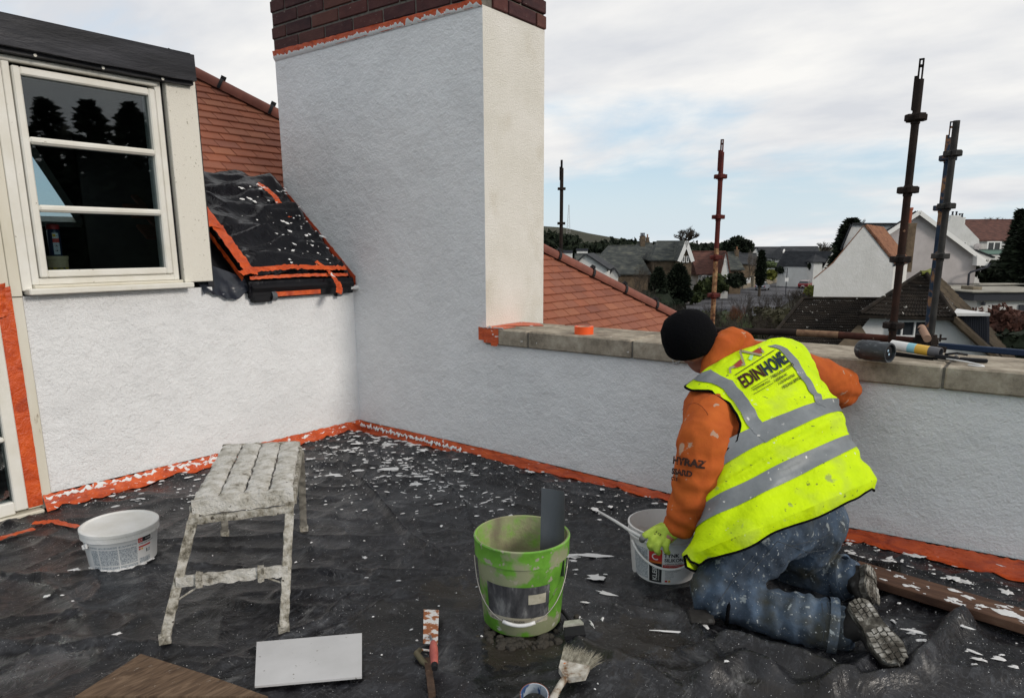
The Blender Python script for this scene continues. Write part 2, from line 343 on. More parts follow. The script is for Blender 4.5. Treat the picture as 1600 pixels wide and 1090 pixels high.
def sc_(y, z): return Vector((-1.9 - (2.5 - z), y, z))
cl = MB()
q = [sc_(-4.0, 2.5), sc_(2.0, 2.5), sc_(2.0, 1.02), sc_(-4.0, 1.02)]
h4 = [sc_(-3.6, zt), sc_(yb, zt), sc_(yb, zb), sc_(-3.6, zb)]
h4[1] = Vector(hole[1]); h4[2] = Vector(hole[2])
off = Vector((-.1, 0, .1)) * .3
for i in range(4): cl.prism([q[i], q[(i + 1) % 4], h4[(i + 1) % 4], h4[i]], off)
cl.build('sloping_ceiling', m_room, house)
rf = MB()
for i in range(4): rf.beam(h4[i], h4[(i + 1) % 4], .06, .07, up=(1, 0, -1))
rf.build('roof_window', m_upvc, house)

# ---- parapet wall
parapet = thing('parapet_wall', 'white rendered parapet wall with stone coping right of the chimney', 'wall', (3.4, .25, FL))
xs = [1.4252, 2.9, 3.95, 4.7, 6.2]; zs = [-.022, -.057, -.028, -.006, .02]
poly = [(x, 0, z) for x, z in zip(xs, zs)] + [(6.2, 0, .79), (1.4252, 0, .765)]
MB().prism(poly, (0, .06, 0)).build('render_face', m_render, parapet)
MB().box((1.43, .06, -.4), (6.2, .46, .77)).build('wall_core', mat('grey_render', (.3, .3, .29), .9, bump=[(60, .4, .005)]), parapet)
xj = [1.425, 1.815, 2.612, 3.45, 4.277, 5.12, 6.2]
for i in range(len(xj) - 1):
    g = .006; a, b = xj[i] + g, xj[i + 1] - g
    y0 = -.034
    cp = MB().box((a, y0, .772), (b, .47, .887), bev=.009)
    cp.build('coping_stone', m_coping, parapet)
    if i: MB().box((xj[i] - g + .001, y0 + .012, .775), (xj[i] + g - .001, .465, .878)).build('mortar_joint', m_mortar, parapet)

# raised trowel arcs left in the wet render near the right end
for pts in ([(1395, 700), (1410, 672), (1435, 655), (1470, 650), (1490, 648)], [(1415, 706), (1440, 695), (1470, 690), (1500, 694)], [(1505, 640), (1520, 655), (1538, 668), (1560, 662), (1600, 645)], [(1445, 640), (1490, 660), (1530, 672)]):
    q = []
    for k in range(len(pts) * 6 - 5):
        f = k / 6; i = min(int(f), len(pts) - 2); g_ = f - i; q.append(on(pts[i][0] + (pts[i + 1][0] - pts[i][0]) * g_, pts[i][1] + (pts[i + 1][1] - pts[i][1]) * g_, 1, 0) + Vector((0, .0012, random.uniform(-.001, .001))))
    MB().tube(q, [.0012 + .0012 * math.sin(math.pi * k / (len(q) - 1)) + random.uniform(0, .0006) for k in range(len(q))], 6).build('trowel_mark', m_render, parapet, smooth=True)

# ---- chimney stack
chim = thing('chimney', 'wide chimney stack, white render below dark brick courses, rising behind the parapet', 'chimney', (.3, .36, FL))
CX0, CX1, CYB = -.85, 1.425, .72
# front face in fresh white render, its side in cream: two thin skins and a core
MB().box((CX0 + .03, .029, -.5), (CX1 - .0285, CYB - .02, 3.0)).build('core', m_mortar, chim)
fr = MB().prism([(CX0, 0, .9), (0, 0, .9), (0, 0, -.004), (CX1 + .0, 0, -.022), (CX1, 0, 3.01), (CX0, 0, 3.03)], (0, .0005, 0)); fr.prism([(CX0 + .001, .0005, .9), (CX1 - .029, .0005, -.02), (CX1 - .029, .0005, 3.01), (CX0 + .001, .0005, 3.03)], (0, .0275, 0)); fr.build('front_render', m_render, chim)
MB().prism([(CX1, .0005, .85), (CX1, CYB, .4), (CX1, CYB, 3.01), (CX1, .0005, 3.01)], (-.028, 0, 0)).build('side_render', m_cream, chim)
MB().box((CX0, CYB - .02, .4), (CX1 - .03, CYB + .001, 3.0)).build('back_render', m_cream, chim)
MB().box((CX0 - .001, .029, .9), (CX0 + .03, CYB - .02, 3.0)).build('side_render', m_cream, chim)
BL, BH, MJ = .318, .088, .014
bm_ = MB().box((0, 0, 0), (BL, .11, BH), bev=.006).mesh('brick', m_brick)
bh_ = MB().box((0, 0, 0), (.11, BL * .5 - MJ, BH), bev=.006).mesh('brick_short', m_brick)
for r in range(9):
    z = 3.065 + r * (BH + MJ); x = CX0 - (BL / 2 if r % 2 else 0) + .02
    while x < CX1 - .02:
        a, b = max(x, CX0 - .005), min(x + BL, CX1 + .004)
        if b - a > .05:
            s = (b - a) / BL
            M = Matrix.Translation((a, -.012 + random.uniform(-.002, .003), z + random.uniform(-.002, .002))) @ Matrix.Diagonal((s, 1, 1, 1))
            inst(bm_, 'brick', chim, M)
            if r < 5: pass
        x += BL + MJ
    y = .10 if r % 2 else -.01 + BL * .5
    y = .105 if r % 2 == 0 else .105 + .0
    k = 0
    while y < CYB:
        ln = min((BL if (k or r % 2) else BL / 2), CYB + .006 - y)
        if ln > .04:
            M = Matrix.Translation((CX1 - .098, y + ln, z)) @ Matrix.Rotation(R(-90), 4, 'Z') @ Matrix.Diagonal((ln / BL, 1, 1, 1))
            M = Matrix.Translation((0, 0, -.05)) @ M
            inst(bm_, 'brick', chim, M)
        y += ln + MJ; k += 1
MB().box((CX0 + .004, -.002, 3.0), (CX1 - .006, CYB - .004, 3.98)).build('mortar_bed', m_mortar, chim)
MB().box((CX0 - .05, -.06, 3.985), (CX1 + .05, CYB + .05, 4.1)).build('chimney_cap', m_coping, chim)
# orange tape at render / brick line and white smear beneath
tp = crinkle_strip([(CX0 - .004, -.016, 3.075), (0, -.016, 3.062), (CX1 + .005, -.016, 3.05)], [(CX0 - .004, -.006, 3.018), (0, -.006, 3.005), (CX1 + .005, -.006, 3.005)], (0, -1, 0), 60, 12, .005, .003)
tp.build('masking_tape', m_orange, chim, smooth=True, label='orange tape along the foot of the brickwork')
def ragged(A, B, nrm, n, seed, top=.01, bot=.01, th=.004):
    """ragged smear of render between two lines"""
    random.seed(seed); m_ = MB(); A, B, nv = [Vector(a) for a in A], [Vector(b) for b in B], Vector(nrm)
    vs = []
    for i in range(n + 1):
        t = i / n; p = A[0].lerp(A[1], t); q_ = B[0].lerp(B[1], t); d = (q_ - p).normalized()
        a = p + d * top * (mnoise.noise(Vector((t * n * .21, seed, 0))) * 1.6 + random.uniform(-.35, .35))
        b = q_ + d * bot * (mnoise.noise(Vector((t * n * .25, seed + 9, 0))) * 1.6 + random.uniform(-.35, .35))
        m = a.lerp(b, .5)
        vs += [a, m + nv * th, b]
    fs = []
    for i in range(n):
        for j in range(2): fs.append((3 * i + j, 3 * i + j + 1, 3 * i + 4 + j, 3 * i + 3 + j))
    return m_.add(vs, fs)
ragged([(CX0, -.018, 3.035), (CX1, -.018, 3.022)], [(CX0, -.003, 2.998), (CX1, -.003, 2.998)], (0, -1, 0), 260, 3, .02, .004, .006).build('render_smear', m_white_splash, chim, smooth=True)
# tape wrapped over the end of the first coping stone and up the foot of the chimney
tp = MB(); tp.box((1.385, -.0395, .80), (1.43, -.001, .892)).box((1.43, -.0395, .783), (1.565, -.0345, .893), bev=.002).box((1.43, -.03, .889), (1.6, .12, .8925)); tp.box((1.50, -.0405, .765), (1.56, -.034, .80))
tp.prism([(1.43, .10, .8895), (1.72, .30, .8895), (1.60, .42, .8895), (1.43, .42, .8895)], (0, 0, .003))
tp.build('masking_tape', m_orangespl, parapet, label='orange tape wrapped over the coping end')
ragged([(1.40, -.041, .897), (1.62, -.041, .897)], [(1.40, -.035, .884), (1.62, -.035, .89)], (0, -1, .5), 40, 8, .012, .006, .006).build('render_smear', m_white_splash, parapet, smooth=True)

# ---- red tiled roof behind
roof = thing('tiled_roof', 'red clay tiled roof slope with hip ridge, seen either side of the chimney', 'roof', (0, 2, .8))
rn = Vector((.85, 0, 1)).normalized(); rs = Vector((1, 0, -.85)).normalized()   # normal, down-slope
def zroof(x): return 1.14 - .85 * x
hipA, hipB = Vector((-2.40, -.12, 0)), Vector((.95, 5.1, 0))
hipA.z = zroof(hipA.x); hipB.z = zroof(hipB.x)
def hipy(x): return hipA.y + (hipB.y - hipA.y) * (x - hipA.x) / (hipB.x - hipA.x)
# under-layer
und = MB()
def up_(p, h): return Vector(p) + rn * h
und.prism([up_((-2.4, -1.2, zroof(-2.4)), -.03), up_((-.02, -1.2, zroof(-.02)), -.03), up_((-.02, 0.0, zroof(-.02)), -.03), up_((CX0, 0.0, zroof(CX0)), -.03), up_((CX0, .75, zroof(CX0)), -.03), up_((-.02, .75, zroof(-.02)), -.03), up_((1.3, .75, zroof(1.3)), -.03), up_((1.3, 5.6, zroof(1.3)), -.03), up_(hipB, -.03), up_(hipA, -.03)], rn * -.1)
und.build('roof_deck', m_black, roof)
# back slope seen over hip (falls away)
MB().quad(up_(hipA, -.01), up_(hipB, -.01), hipB + Vector((-1.5, 2.5, -2.6)), hipA + Vector((-2.5, 2.5, -2.6))).build('far_slope', m_tile, roof)
EX, TW, TT = .112, .215, .024
tilem = MB().box((0, 0, 0), (EX + .05, TW - .006, TT), bev=.004).mesh('roof_tile', m_tile)
cand = []
course = 0; x = -2.42
dxs = EX * rs.x
while x < 1.25:
    y = -1.25 - TW + (TW / 2 if course % 2 else 0)
    while y < 5.6:
        xc = x + dxs
        ylim = hipy(x) + .04
        ok = y < ylim - .02 and not (CX0 < xc and y + TW > -.02 and y < .72) and not (xc < CX0 and False)
        ylo = y
        if not ok and x > CX0 and y < .72 < y + TW and y < ylim - .02: ok = True; ylo = .72
        if not ok and x <= CX0 and y < ylim - .02: ok = True
        if x > -.06 and y + TW < .7: ok = False
        if x > -.06 and y < .72: ylo = max(ylo, .72)
        if ok:
            wdt = min(TW, ylim - ylo, y + TW - ylo)
            if wdt < .03: y += TW; continue
            p = Vector((x, ylo, zroof(x)))
            # seen from the terrace?
            d = (p - CAM); D = d.dot(FW); px = 800 + FPX * d.dot(RT) / D; py = CY - FPX * d.dot(UP) / D
            seen = (268 < px < 450 and py < 330) or (840 < px < 1070 and py < 540); near_ = (190 < px < 480 and py < 360) or (700 < px < 1110 and py < 590)
            if seen or near_: cand.append((D + (0 if seen else 50), p, wdt))
        y += TW
    x += dxs; course += 1
cand.sort(key=lambda c: -c[2] / c[0] if False else c[0])
rest = MB()
for i, (D, p, wdt) in enumerate(cand):
    lift = .028 + random.uniform(-.001, .002)
    tl = math.atan(TT * 1.1 / EX) * .55
    ax = (rs * math.cos(tl) + rn * math.sin(tl)); nn = (rn * math.cos(tl) - rs * math.sin(tl))
    M = frame(p + rn * (lift - .03), ax, Vector((0, 1, 0)), nn) @ Matrix.Rotation(random.uniform(-.006, .006), 4, 'Z') @ Matrix.Diagonal((1, wdt / TW, 1, 1))
    if i < 296: inst(tilem, 'roof_tile', roof, M)
    else: rest.box((0, 0, 0), (EX + .05, TW - .006, TT), M)
if rest.v: rest.build('roof_tiles_far', m_tile, roof, kind='stuff')
# hip ridge: half round tiles with clips
hd = (hipB - hipA); HLn = hd.length; hd.normalize(); side = hd.cross(Vector((0, 0, 1))).normalized(); hu = side.cross(hd)
L1 = .50; k = 0; s = 0
prof = [(.115 * math.cos(R(a)), .085 * math.sin(R(a))) for a in range(-15, 196, 15)]
rid = MB(); vs = []; nP = len(prof)
for t, sc in ((0, 1), (L1 - .02, .96)):
    for a, b in prof: vs.append((t, a * sc, b * sc))
for t, sc in ((0, .86), (L1 - .02, .84)):
    for a, b in prof: vs.append((t, a * sc, b * sc - .004))
fs = []
for j in range(nP - 1): fs += [(j, j + 1, nP + j + 1, nP + j), (2 * nP + j, 3 * nP + j, 3 * nP + j + 1, 2 * nP + j + 1), (j, 2 * nP + j, 2 * nP + j + 1, j + 1), (nP + j, nP + j + 1, 3 * nP + j + 1, 3 * nP + j)]
ridm = rid.add(vs, fs).mesh('ridge_tile', m_ridge, smooth=40)
clm = MB().add(*((lambda vs_, fs_: (vs_, fs_))([(-.02 + .03 * t, a * 1.09, b * 1.09 + .003) for t in (0, 1) for a, b in prof], [(j, j + 1, nP + j + 1, nP + j) for j in range(nP - 1)])))
clm.box((-.03, -.01, .085), (.02, .012, .125)); clm.box((-.02, -.05, .075), (.01, -.03, .11)); clm.box((-.02, .03, .075), (.01, .05, .11))
clme = clm.mesh('ridge_clip', m_black)
s = -.0
while s < HLn + .3:
    M = frame(hipA + hd * s + hu * .02, hd, side, hu)
    inst(ridm, 'ridge_tile', roof, M); inst(clme, 'ridge_clip', roof, M); s += L1
# ================================================================ NEIGHBOURHOOD
G = -6.3
FH = Vector((FW.x, FW.y, 0)).normalized(); RH = Vector((FH.y, -FH.x, 0))
def V(x, y, d, n=None):                        # photo pixel on an upright plane, d metres ahead
    r = ray(x, y); n = n or FH; return CAM + r * (d / r.dot(n))
def gp(x, y, z=G): return on(x, y, 2, z)
m_grass = mat('rough_ground', (.035, .04, .02), .95, cols=[(.3, (.018, .018, .011)), (.5, (.035, .035, .02)), (.7, (.06, .065, .03))], scale=.12, bump=[(2, .6, .2)])
m_road = mat('asphalt', (.04, .04, .045), .9, spec=.05, cols=[(.35, (.045, .045, .05)), (.65, (.13, .13, .14))], scale=.22, bump=[(8, .3, .02)])
m_stone = mat('garden_stone', (.2, .17, .13), .9, cols=[(.3, (.12, .10, .07)), (.7, (.30, .26, .2))], scale=1.4, bump=[(4, .6, .1)])
m_slate = mat('grey_slate', (.06, .066, .066), .85, cols=[(.3, (.028, .032, .034)), (.52, (.06, .066, .062)), (.75, (.13, .13, .105))], scale=.9, stretch=(1, 1, 3), bump=[(3, .5, .06)])
m_slated = mat('dark_slate', (.035, .037, .042), .85, cols=[(.3, (.02, .022, .026)), (.7, (.05, .053, .058))], scale=.8, stretch=(1, 1, 3), bump=[(3, .4, .05)])
m_redroof = mat('brown_red_tiles', (.10, .05, .04), .9, cols=[(.3, (.055, .028, .025)), (.7, (.14, .065, .05))], scale=1.6, stretch=(1, 1, 3), bump=[(4, .5, .05)])
m_orroof = mat('orange_pantiles', (.26, .12, .07), .85, cols=[(.3, (.15, .07, .045)), (.7, (.34, .17, .10))], scale=2.4, bump=[(5, .5, .05)])
m_wwall = mat('white_house_wall', (.62, .62, .60), .9, cols=[(.3, (.53, .53, .51)), (.5, (.60, .60, .58)), (.7, (.66, .66, .65))], scale=.7, bump=[(6, .6, .04), (14, .5, .02)], nrough=.7)
m_gwall = mat('patchy_grey_render', (.42, .39, .38), .92, cols=[(.32, (.33, .31, .30)), (.5, (.42, .39, .385)), (.7, (.50, .47, .46))], scale=.28, bump=[(6, .4, .03)], nrough=.65)
m_swall = mat('stone_house_wall', (.12, .09, .06), .9, cols=[(.3, (.07, .052, .036)), (.7, (.18, .135, .09))], scale=1.2, bump=[(4, .6, .08)])
m_paint = mat('white_paint', (.72, .72, .70), .5)
m_conc = mat('brown_concrete_tiles', (.03, .025, .02), .95, spec=.05, cols=[(.3, (.012, .011, .010)), (.6, (.028, .023, .019)), (.8, (.055, .046, .034))], scale=1.3, bump=[(14, .5, .02)], splat=[(4.2, .685, (.42, .41, .38), .012)])
m_concb = mat('lit_brown_tiles', (.09, .068, .045), .95, cols=[(.3, (.045, .035, .024)), (.7, (.12, .092, .062))], scale=1.3, bump=[(14, .5, .02)])  # lit tone of the neighbour's tiles, light put into the colour
m_dgrey = mat('dark_cladding', (.035, .038, .048), .6)
m_leafdk = mat('dark_evergreen', (.014, .02, .012), .9, cols=[(.3, (.005, .008, .005)), (.7, (.024, .034, .018))], scale=.9)
m_leafmd = mat('hedge_green', (.03, .042, .016), .8, cols=[(.3, (.012, .02, .008)), (.7, (.05, .065, .02))], scale=1.2)
m_leafyl = mat('golden_hedge', (.14, .15, .03), .8, cols=[(.3, (.08, .09, .02)), (.7, (.19, .2, .04))], scale=1.2)
m_beech = mat('russet_beech_leaves', (.08, .035, .025), .85, cols=[(.3, (.04, .02, .016)), (.7, (.11, .045, .03))], scale=1.2)
m_twig = mat('bare_twigs', (.055, .045, .037), .9, cols=[(.3, (.03, .025, .02)), (.7, (.095, .078, .062))], scale=2)
m_twigr = mat('russet_twigs', (.13, .06, .035), .9, cols=[(.3, (.08, .035, .02)), (.7, (.17, .08, .045))], scale=2)
m_bark = mat('bark', (.08, .065, .05), .95, bump=[(12, .6, .05)])

# ground: one sheet, a field far left rising into a low hill
g = MB(); n = 60; ext = 3000
def gh(p):
    q = p - Vector((CAM.x, CAM.y, 0)); d = q.dot(FH); s = q.dot(RH)
    a = max(0, min(1, (d - 500) / 900)); hl = 48 * a * math.exp(-((s - 60) / 420) ** 2) * (1 if s < 60 else math.exp(-((s - 60) / 160) ** 2))
    return G + hl
vs = []
axd = [-200, -60, 0, 40, 80, 120, 200, 300, 400, 500, 600, 700, 800, 1000, 1200, 1400, 1800, 2500, 4000]; axs = [-3500, -1500, -900, -600, -450, -350, -250, -150, -100, -50, 0, 50, 100, 150, 200, 300, 400, 600, 1000, 1500, 3500]
for d in axd:
    for s in axs:
        p = Vector((CAM.x, CAM.y, 0)) + FH * d + RH * s; p.z = gh(p); vs.append(p)
k = len(axs); fs = [(i * k + j, i * k + j + 1, (i + 1) * k + j + 1, (i + 1) * k + j) for i in range(len(axd) - 1) for j in range(k - 1)]
struct('ground', g.add(vs, fs), m_grass, smooth=True)
roadL = [(965, 503), (1044, 482), (1085, 471), (1130, 459.5), (1205, 443), (1240, 434.5), (1272, 427), (1320, 418)]
roadR = [(1010, 545), (1120, 520), (1185, 497), (1215, 482), (1255, 458), (1268, 448), (1288, 436), (1335, 424)]
rd = MB(); n = len(roadL); pts = [gp(*p, G + .03) for p in roadL] + [gp(*p, G + .03) for p in roadR]
rd.add(pts, [(i, i + 1, n + i + 1, n + i) for i in range(n - 1)]); struct('road', rd, m_road)
pv = MB()
for i in range(n - 1):
    a, b = gp(*roadL[i]), gp(*roadL[i + 1]); o_ = (b - a).normalized().cross(Vector((0, 0, 1))) * -1.6
    pv.prism([a, b, b + o_, a + o_], (0, 0, .13))
struct('pavement', pv, mat('paving', (.12, .12, .12), .85, cols=[(.3, (.09, .09, .09)), (.7, (.15, .15, .15))], scale=.8))

def win_px(mb_none, parent, x0, y0, x1, y1, d, n=None, mull=(), nm='window', t=.09, dep=.10):
    n = n or FH
    a, b, c, e = V(x0, y1, d, n), V(x1, y1, d, n), V(x1, y0, d, n), V(x0, y0, d, n)
    ux = (b - a); L_ = ux.length; ux.normalize(); hh = (e.z - a.z); bk = -n * dep
    M = frame(a, ux, -n, Vector((0, 0, 1)))
    f = MB()
    for q in ((0, 0, t, hh), (L_ - t, 0, L_, hh), (t, 0, L_ - t, t), (t, hh - t, L_ - t, hh)):
        f.box((q[0], -.02, q[1]), (q[2], dep, q[3]), M)
    for m_ in mull: f.box((L_ * m_ - t * .4, -.02, t), (L_ * m_ + t * .4, dep, hh - t), M)
    fo = f.build(nm, m_paint, parent)
    MB().box((t * .8, .0, t * .8), (L_ - t * .8, .03, hh - t * .8), M).build('pane', m_farglass, fo)
    return fo
def gable_house(name, label, wl, ax_, wr, d, length, wallm, roofm, skew=0, n=None, over=.35, kinkL=None, kinkR=None, th=.16, barge=None, group=None):
    """upright gable facing us: eaves wl, wr and apex ax_ in photo pixels; extends `length` m away"""
    n = n or FH
    A = [V(*wl, d, n)] + ([V(*kinkL, d, n)] if kinkL else []) + [V(*ax_, d, n)] + ([V(*kinkR, d, n)] if kinkR else []) + [V(*wr, d, n)]
    bk = (n + n.cross(Vector((0, 0, 1))) * skew).normalized() * length
    base = Vector(((A[0] + A[-1]) / 2)); base.z = G
    t = thing(name, label, 'house', base, group)
    gl, gr = A[0].copy(), A[-1].copy(); gl.z = gr.z = G - .5
    MB().prism([gl] + A + [gr], bk).build('wall', wallm, t)
    rm = MB(); k = len(A); ap = 1 + bool(kinkL)
    o_ = bk.normalized() * -over
    for i in range(k - 1):
        a, b = A[i], A[i + 1]; e = (b - a).normalized(); up = e.cross(bk.normalized()); up = up if up.z > 0 else -up
        a2 = a - e * (over if i == 0 else 0); b2 = b + e * (over if i == k - 2 else 0)
        th_ = .04 if (kinkL and i < ap) else th
        rm.prism([a2 + o_ + up * .02, b2 + o_ + up * .02, b2 + o_ + up * (.02 + th_), a2 + o_ + up * (.02 + th_)], bk - o_ * 2)
    ro = rm.build('roof', roofm, t)
    if barge:
        for i in range(k - 1):
            a, b = A[i], A[i + 1]; e = (b - a).normalized(); up = e.cross(n); up = up if up.z > 0 else -up
            a2 = a - e * (over if i == 0 else 0); b2 = b + e * (over if i == k - 2 else 0); oo = -n * (over + .03)
            MB().prism([a2 + oo + up * (th + .02), b2 + oo + up * (th + .02), b2 + oo - up * barge, a2 + oo - up * barge], n * .05).build('bargeboard', m_paint, t)
    return t, A, bk, ro
def ridge_house(name, label, x0, x1, ye, xr0, xr1, yr, d, depth, wallm, roofm, group=None, over=.4, n=None):
    n = n or FH
    a, b = V(x0, ye, d, n), V(x1, ye, d, n); b.z = a.z
    r0, r1 = V(xr0, yr, d + depth / 2, n), V(xr1, yr, d + depth / 2, n); r1.z = r0.z
    c, e = b + n * depth, a + n * depth
    base = (a + c) / 2; base.z = G; t = thing(name, label, 'house', base, group)
    lo = Vector((0, 0, G - .5 - a.z)); u = (b - a).normalized()
    pp = [a + u * over, b - u * over, c - u * over, e + u * over]
    MB().prism([p + n * (over if i < 2 else -over) for i, p in enumerate(pp)], lo).build('wall', wallm, t)
    MB().add([a, b, c, e, r0, r1] + [p - Vector((0, 0, .15)) for p in (a, b, c, e)], [(0, 1, 5, 4), (1, 2, 5), (2, 3, 4, 5), (3, 0, 4), (0, 6, 7, 1), (1, 7, 8, 2), (2, 8, 9, 3), (3, 9, 6, 0), (6, 9, 8, 7)]).build('roof', roofm, t)
    MB().tube([r0, r1], .12, 6).build('ridge', roofm, t)
    return t
def chimney_px(parent, x0, x1, y0, y1, d, m_, pots=2, dep=.7, n=None):
    n = n or FH; a, b = V(x0, y1, d, n), V(x1, y1, d, n); top = V(x0, y0, d, n).z; u = (b - a)
    s = MB().prism([a, b, b + n * dep, a + n * dep], (0, 0, top - a.z)); s.prism([p + Vector((0, 0, top - a.z)) for p in (a - u * .08, b + u * .08, b + u * .08 + n * dep, a - u * .08 + n * dep)], (0, 0, .12))
    so_ = s.build('chimney_stack', m_, parent)
    for i in range(pots):
        c = a + u * ((i + .5) / pots) + n * dep / 2; c.z = top + .12
        MB().lathe([(.12, 0), (.14, .1), (.10, .12), (.11, .42), (.14, .45), (.14, .5), (.07, .5)], c, 10).build('chimney_pot', m_orroof if pots < 2 else m_dgrey, so_)
    return so_

# -- far left houses ----------------------------------------------------------
t, A, bk, _ = gable_house('slate_roof_house', 'farthest left white walled house with two pale chimneys behind the red hip', (893, 420), (915, 398), (948, 420), 80, 9, m_wwall, m_slated, skew=.2)
ridge_house('slate_roof_house', 'low grey slate roofed house just over the red ridge with three pointed white dormers', 903, 962, 419, 898, 938, 397, 92, 9, m_swall, m_slate)
h_ = thing('white_block', 'tall white chimney block left of the slate roofs', 'chimney', V(888, 420, 70) + Vector((0, 0, -5)))
MB().prism([V(881, 430, 70), V(894, 430, 70), V(894, 430, 70) + FH * .9, V(881, 430, 70) + FH * .9], (0, 0, V(881, 395, 70).z - V(881, 430, 70).z)).build('stack', m_wwall, h_)
MB().prism([V(880, 395, 69.9), V(895, 395, 69.9), V(895, 395, 71), V(880, 395, 71)], (0, 0, .25)).build('cap', m_dgrey, h_)
h_ = thing('white_block', 'short white chimney block under dark trees, second from the left', 'chimney', V(909, 405, 110) + Vector((0, 0, -5)))
MB().prism([V(901, 405, 110), V(918, 405, 110), V(918, 405, 111), V(901, 405, 111)], (0, 0, V(881, 392, 110).z - V(881, 405, 110).z)).build('stack', m_wwall, h_)
MB().prism([V(900, 392, 109.9), V(919, 392, 109.9), V(919, 392, 111.2), V(900, 392, 111.2)], (0, 0, .35)).build('cap', m_dgrey, h_)
for i, (x, lab) in enumerate(((922, 'left of the three small pointed white dormers on slate roof'), (941, 'middle one of the three small pointed white dormers on slate roof'), (959, 'right of the three small pointed white dormers, half behind twigs'))):
    t, A, bk, _ = gable_house('dormer', lab, (x - 7, 430), (x, 418 + i), (x + 7, 430), 88 - i, 4, m_wwall, m_slated, over=.25); t['category'] = 'dormer'
ridge_house('hipped_slate_house', 'house with big pale hipped slate roof behind the bare shrubs', 928, 1018, 428, 950, 992, 384, 104, 13, m_swall, m_slate)
t = ridge_house('stone_villa', 'stone villa with grey slate roof and tall dark chimney cluster', 985, 1032, 407, 996, 1019, 380, 112, 10, m_swall, m_slate)
chimney_px(t, 1001, 1008, 370, 386, 116, m_swall, 3, 1.2); chimney_px(t, 1010, 1014, 372, 384, 117, m_swall, 1, 1.0)
f = MB().prism([V(1021, 415, 108), V(1046, 415, 108), V(1046, 415, 111), V(1021, 415, 111)], (0, 0, V(1020, 403, 108).z - V(1020, 415, 108).z)).build('dormer', m_leafdk, t)
MB().prism([V(1019, 403, 107.7), V(1048, 403, 107.7), V(1048, 403, 112), V(1019, 403, 112)], (0, 0, .25)).build('roof_edge', mat('pale_green_lead', (.3, .36, .3), .8), t)
win_px(None, t, 1038, 403.5, 1044.5, 414, 107.9, mull=(.5,))
t, A, bk, _ = gable_house('gabled_stone_villa', 'stone villa with steep gable and cream bargeboards in the middle distance', (1061, 404), (1072, 377), (1081, 404), 102, 11, m_swall, m_slate, over=.4, barge=.35)
ridge_house('slate_wing', 'long slate roofed wing joined to the gabled stone villa', 1019, 1068, 406, 1026, 1070, 377, 104, 9, m_swall, m_slate)
win_px(None, t, 1066, 400, 1070, 410, 101.8); win_px(None, t, 1072, 400, 1076, 410, 101.8)
t = ridge_house('red_roof_cottage', 'cottage with brown red roof and white framed windows by the road', 1088, 1134, 428, 1078, 1134, 393, 110, 9, m_wwall, m_redroof)
win_px(None, t, 1096, 430, 1103, 438, 109.7, mull=(.5,)); win_px(None, t, 1108, 431, 1116, 438, 109.7, mull=(.5,))
t, A, bk, _ = gable_house('white_gable_cottage', 'narrow cottage end with tall white gable beside the red roof', (1127, 425), (1134, 394), (1139, 425), 108, 8, m_wwall, m_redroof, over=.15)
win_px(None, t, 1131, 405, 1134, 412, 107.8)
t = ridge_house('slate_cottage', 'dark slate cottage with pale hip edge right of the rusty pole', 1138, 1164, 421, 1137, 1149, 394, 118, 8, m_swall, m_slate); chimney_px(t, 1149, 1154, 391, 405, 121, m_swall, 1, .8)
t = ridge_house('slate_cottage', 'low dark roofed cottage behind the silvery bare tree', 1152, 1186, 412, 1154, 1182, 396, 140, 8, m_swall, m_slated)
t, A, bk, _ = gable_house('pale_gable', 'small pale gable above the dark cypress', (1171, 400), (1182, 387), (1187, 400), 150, 8, m_wwall, m_slated, over=.2)
t = ridge_house('long_terrace', 'long low grey roofed terrace with skylights closing the far end of the road', 1186, 1233, 403, 1178, 1233, 386, 172, 12, m_wwall, m_slated)
win_px(None, t, 1195, 405, 1205, 410, 171.6); win_px(None, t, 1208, 405, 1214, 410, 171.6)
MB().prism([V(1190, 396, 176), V(1194, 396, 176), V(1195, 392.5, 177.5), V(1191, 392.5, 177.5)], (0, 0, .3)).build('skylight', m_paint, t)
t = ridge_house('long_terrace', 'dark roofed terrace with flat dormer window, second part of the far row', 1221, 1283, 405, 1220, 1278, 385.5, 166, 12, m_wwall, m_slated)
win_px(None, t, 1229, 406, 1236, 411.5, 165.6); win_px(None, t, 1238, 406, 1242, 411.5, 165.6)
f = MB().prism([V(1233, 398, 166.5), V(1246, 398, 166.5), V(1246, 398, 170), V(1233, 398, 170)], (0, 0, V(1233, 391.5, 166.5).z - V(1233, 398, 166.5).z)).build('dormer', m_dgrey, t)
win_px(None, t, 1235, 392.5, 1243.5, 397.8, 166.2, mull=(.33, .66), t=.12)
MB().prism([V(1223, 395, 168), V(1225, 395, 168), V(1226.5, 392, 169.5), V(1224.5, 392, 169.5)], (0, 0, .4)).build('skylight', m_paint, t)
t, A, bk, _ = gable_house('white_end_cottage', 'small cottage with white gable left of the big dark conifer', (1286, 416), (1300, 393), (1305, 400), 135, 9, m_wwall, m_slated, over=.2, skew=-.9)
ridge_house('white_end_cottage', 'low slate roofed cottage with pale blue wall at the road bend', 1270, 1290, 409, 1275, 1299, 394, 134, 7, m_wwall, m_slated)

# -- right hand neighbours ----------------------------------------------------
t, A, bk, _ = gable_house('slate_hip_house', 'dark slate roof showing over the white gable', (1318, 385), (1332, 351), (1400, 351), 70, 12, m_wwall, m_slated, skew=.55)
# big white gable
t, A, bk, ro = gable_house('white_gable_house', 'house with big blank white gable and orange pantile roof', (1273, 435), (1350, 353), (1397, 412), 48, 8.6, m_wwall, m_orroof, skew=.68, kinkL=(1302, 411), over=.06, th=.12)
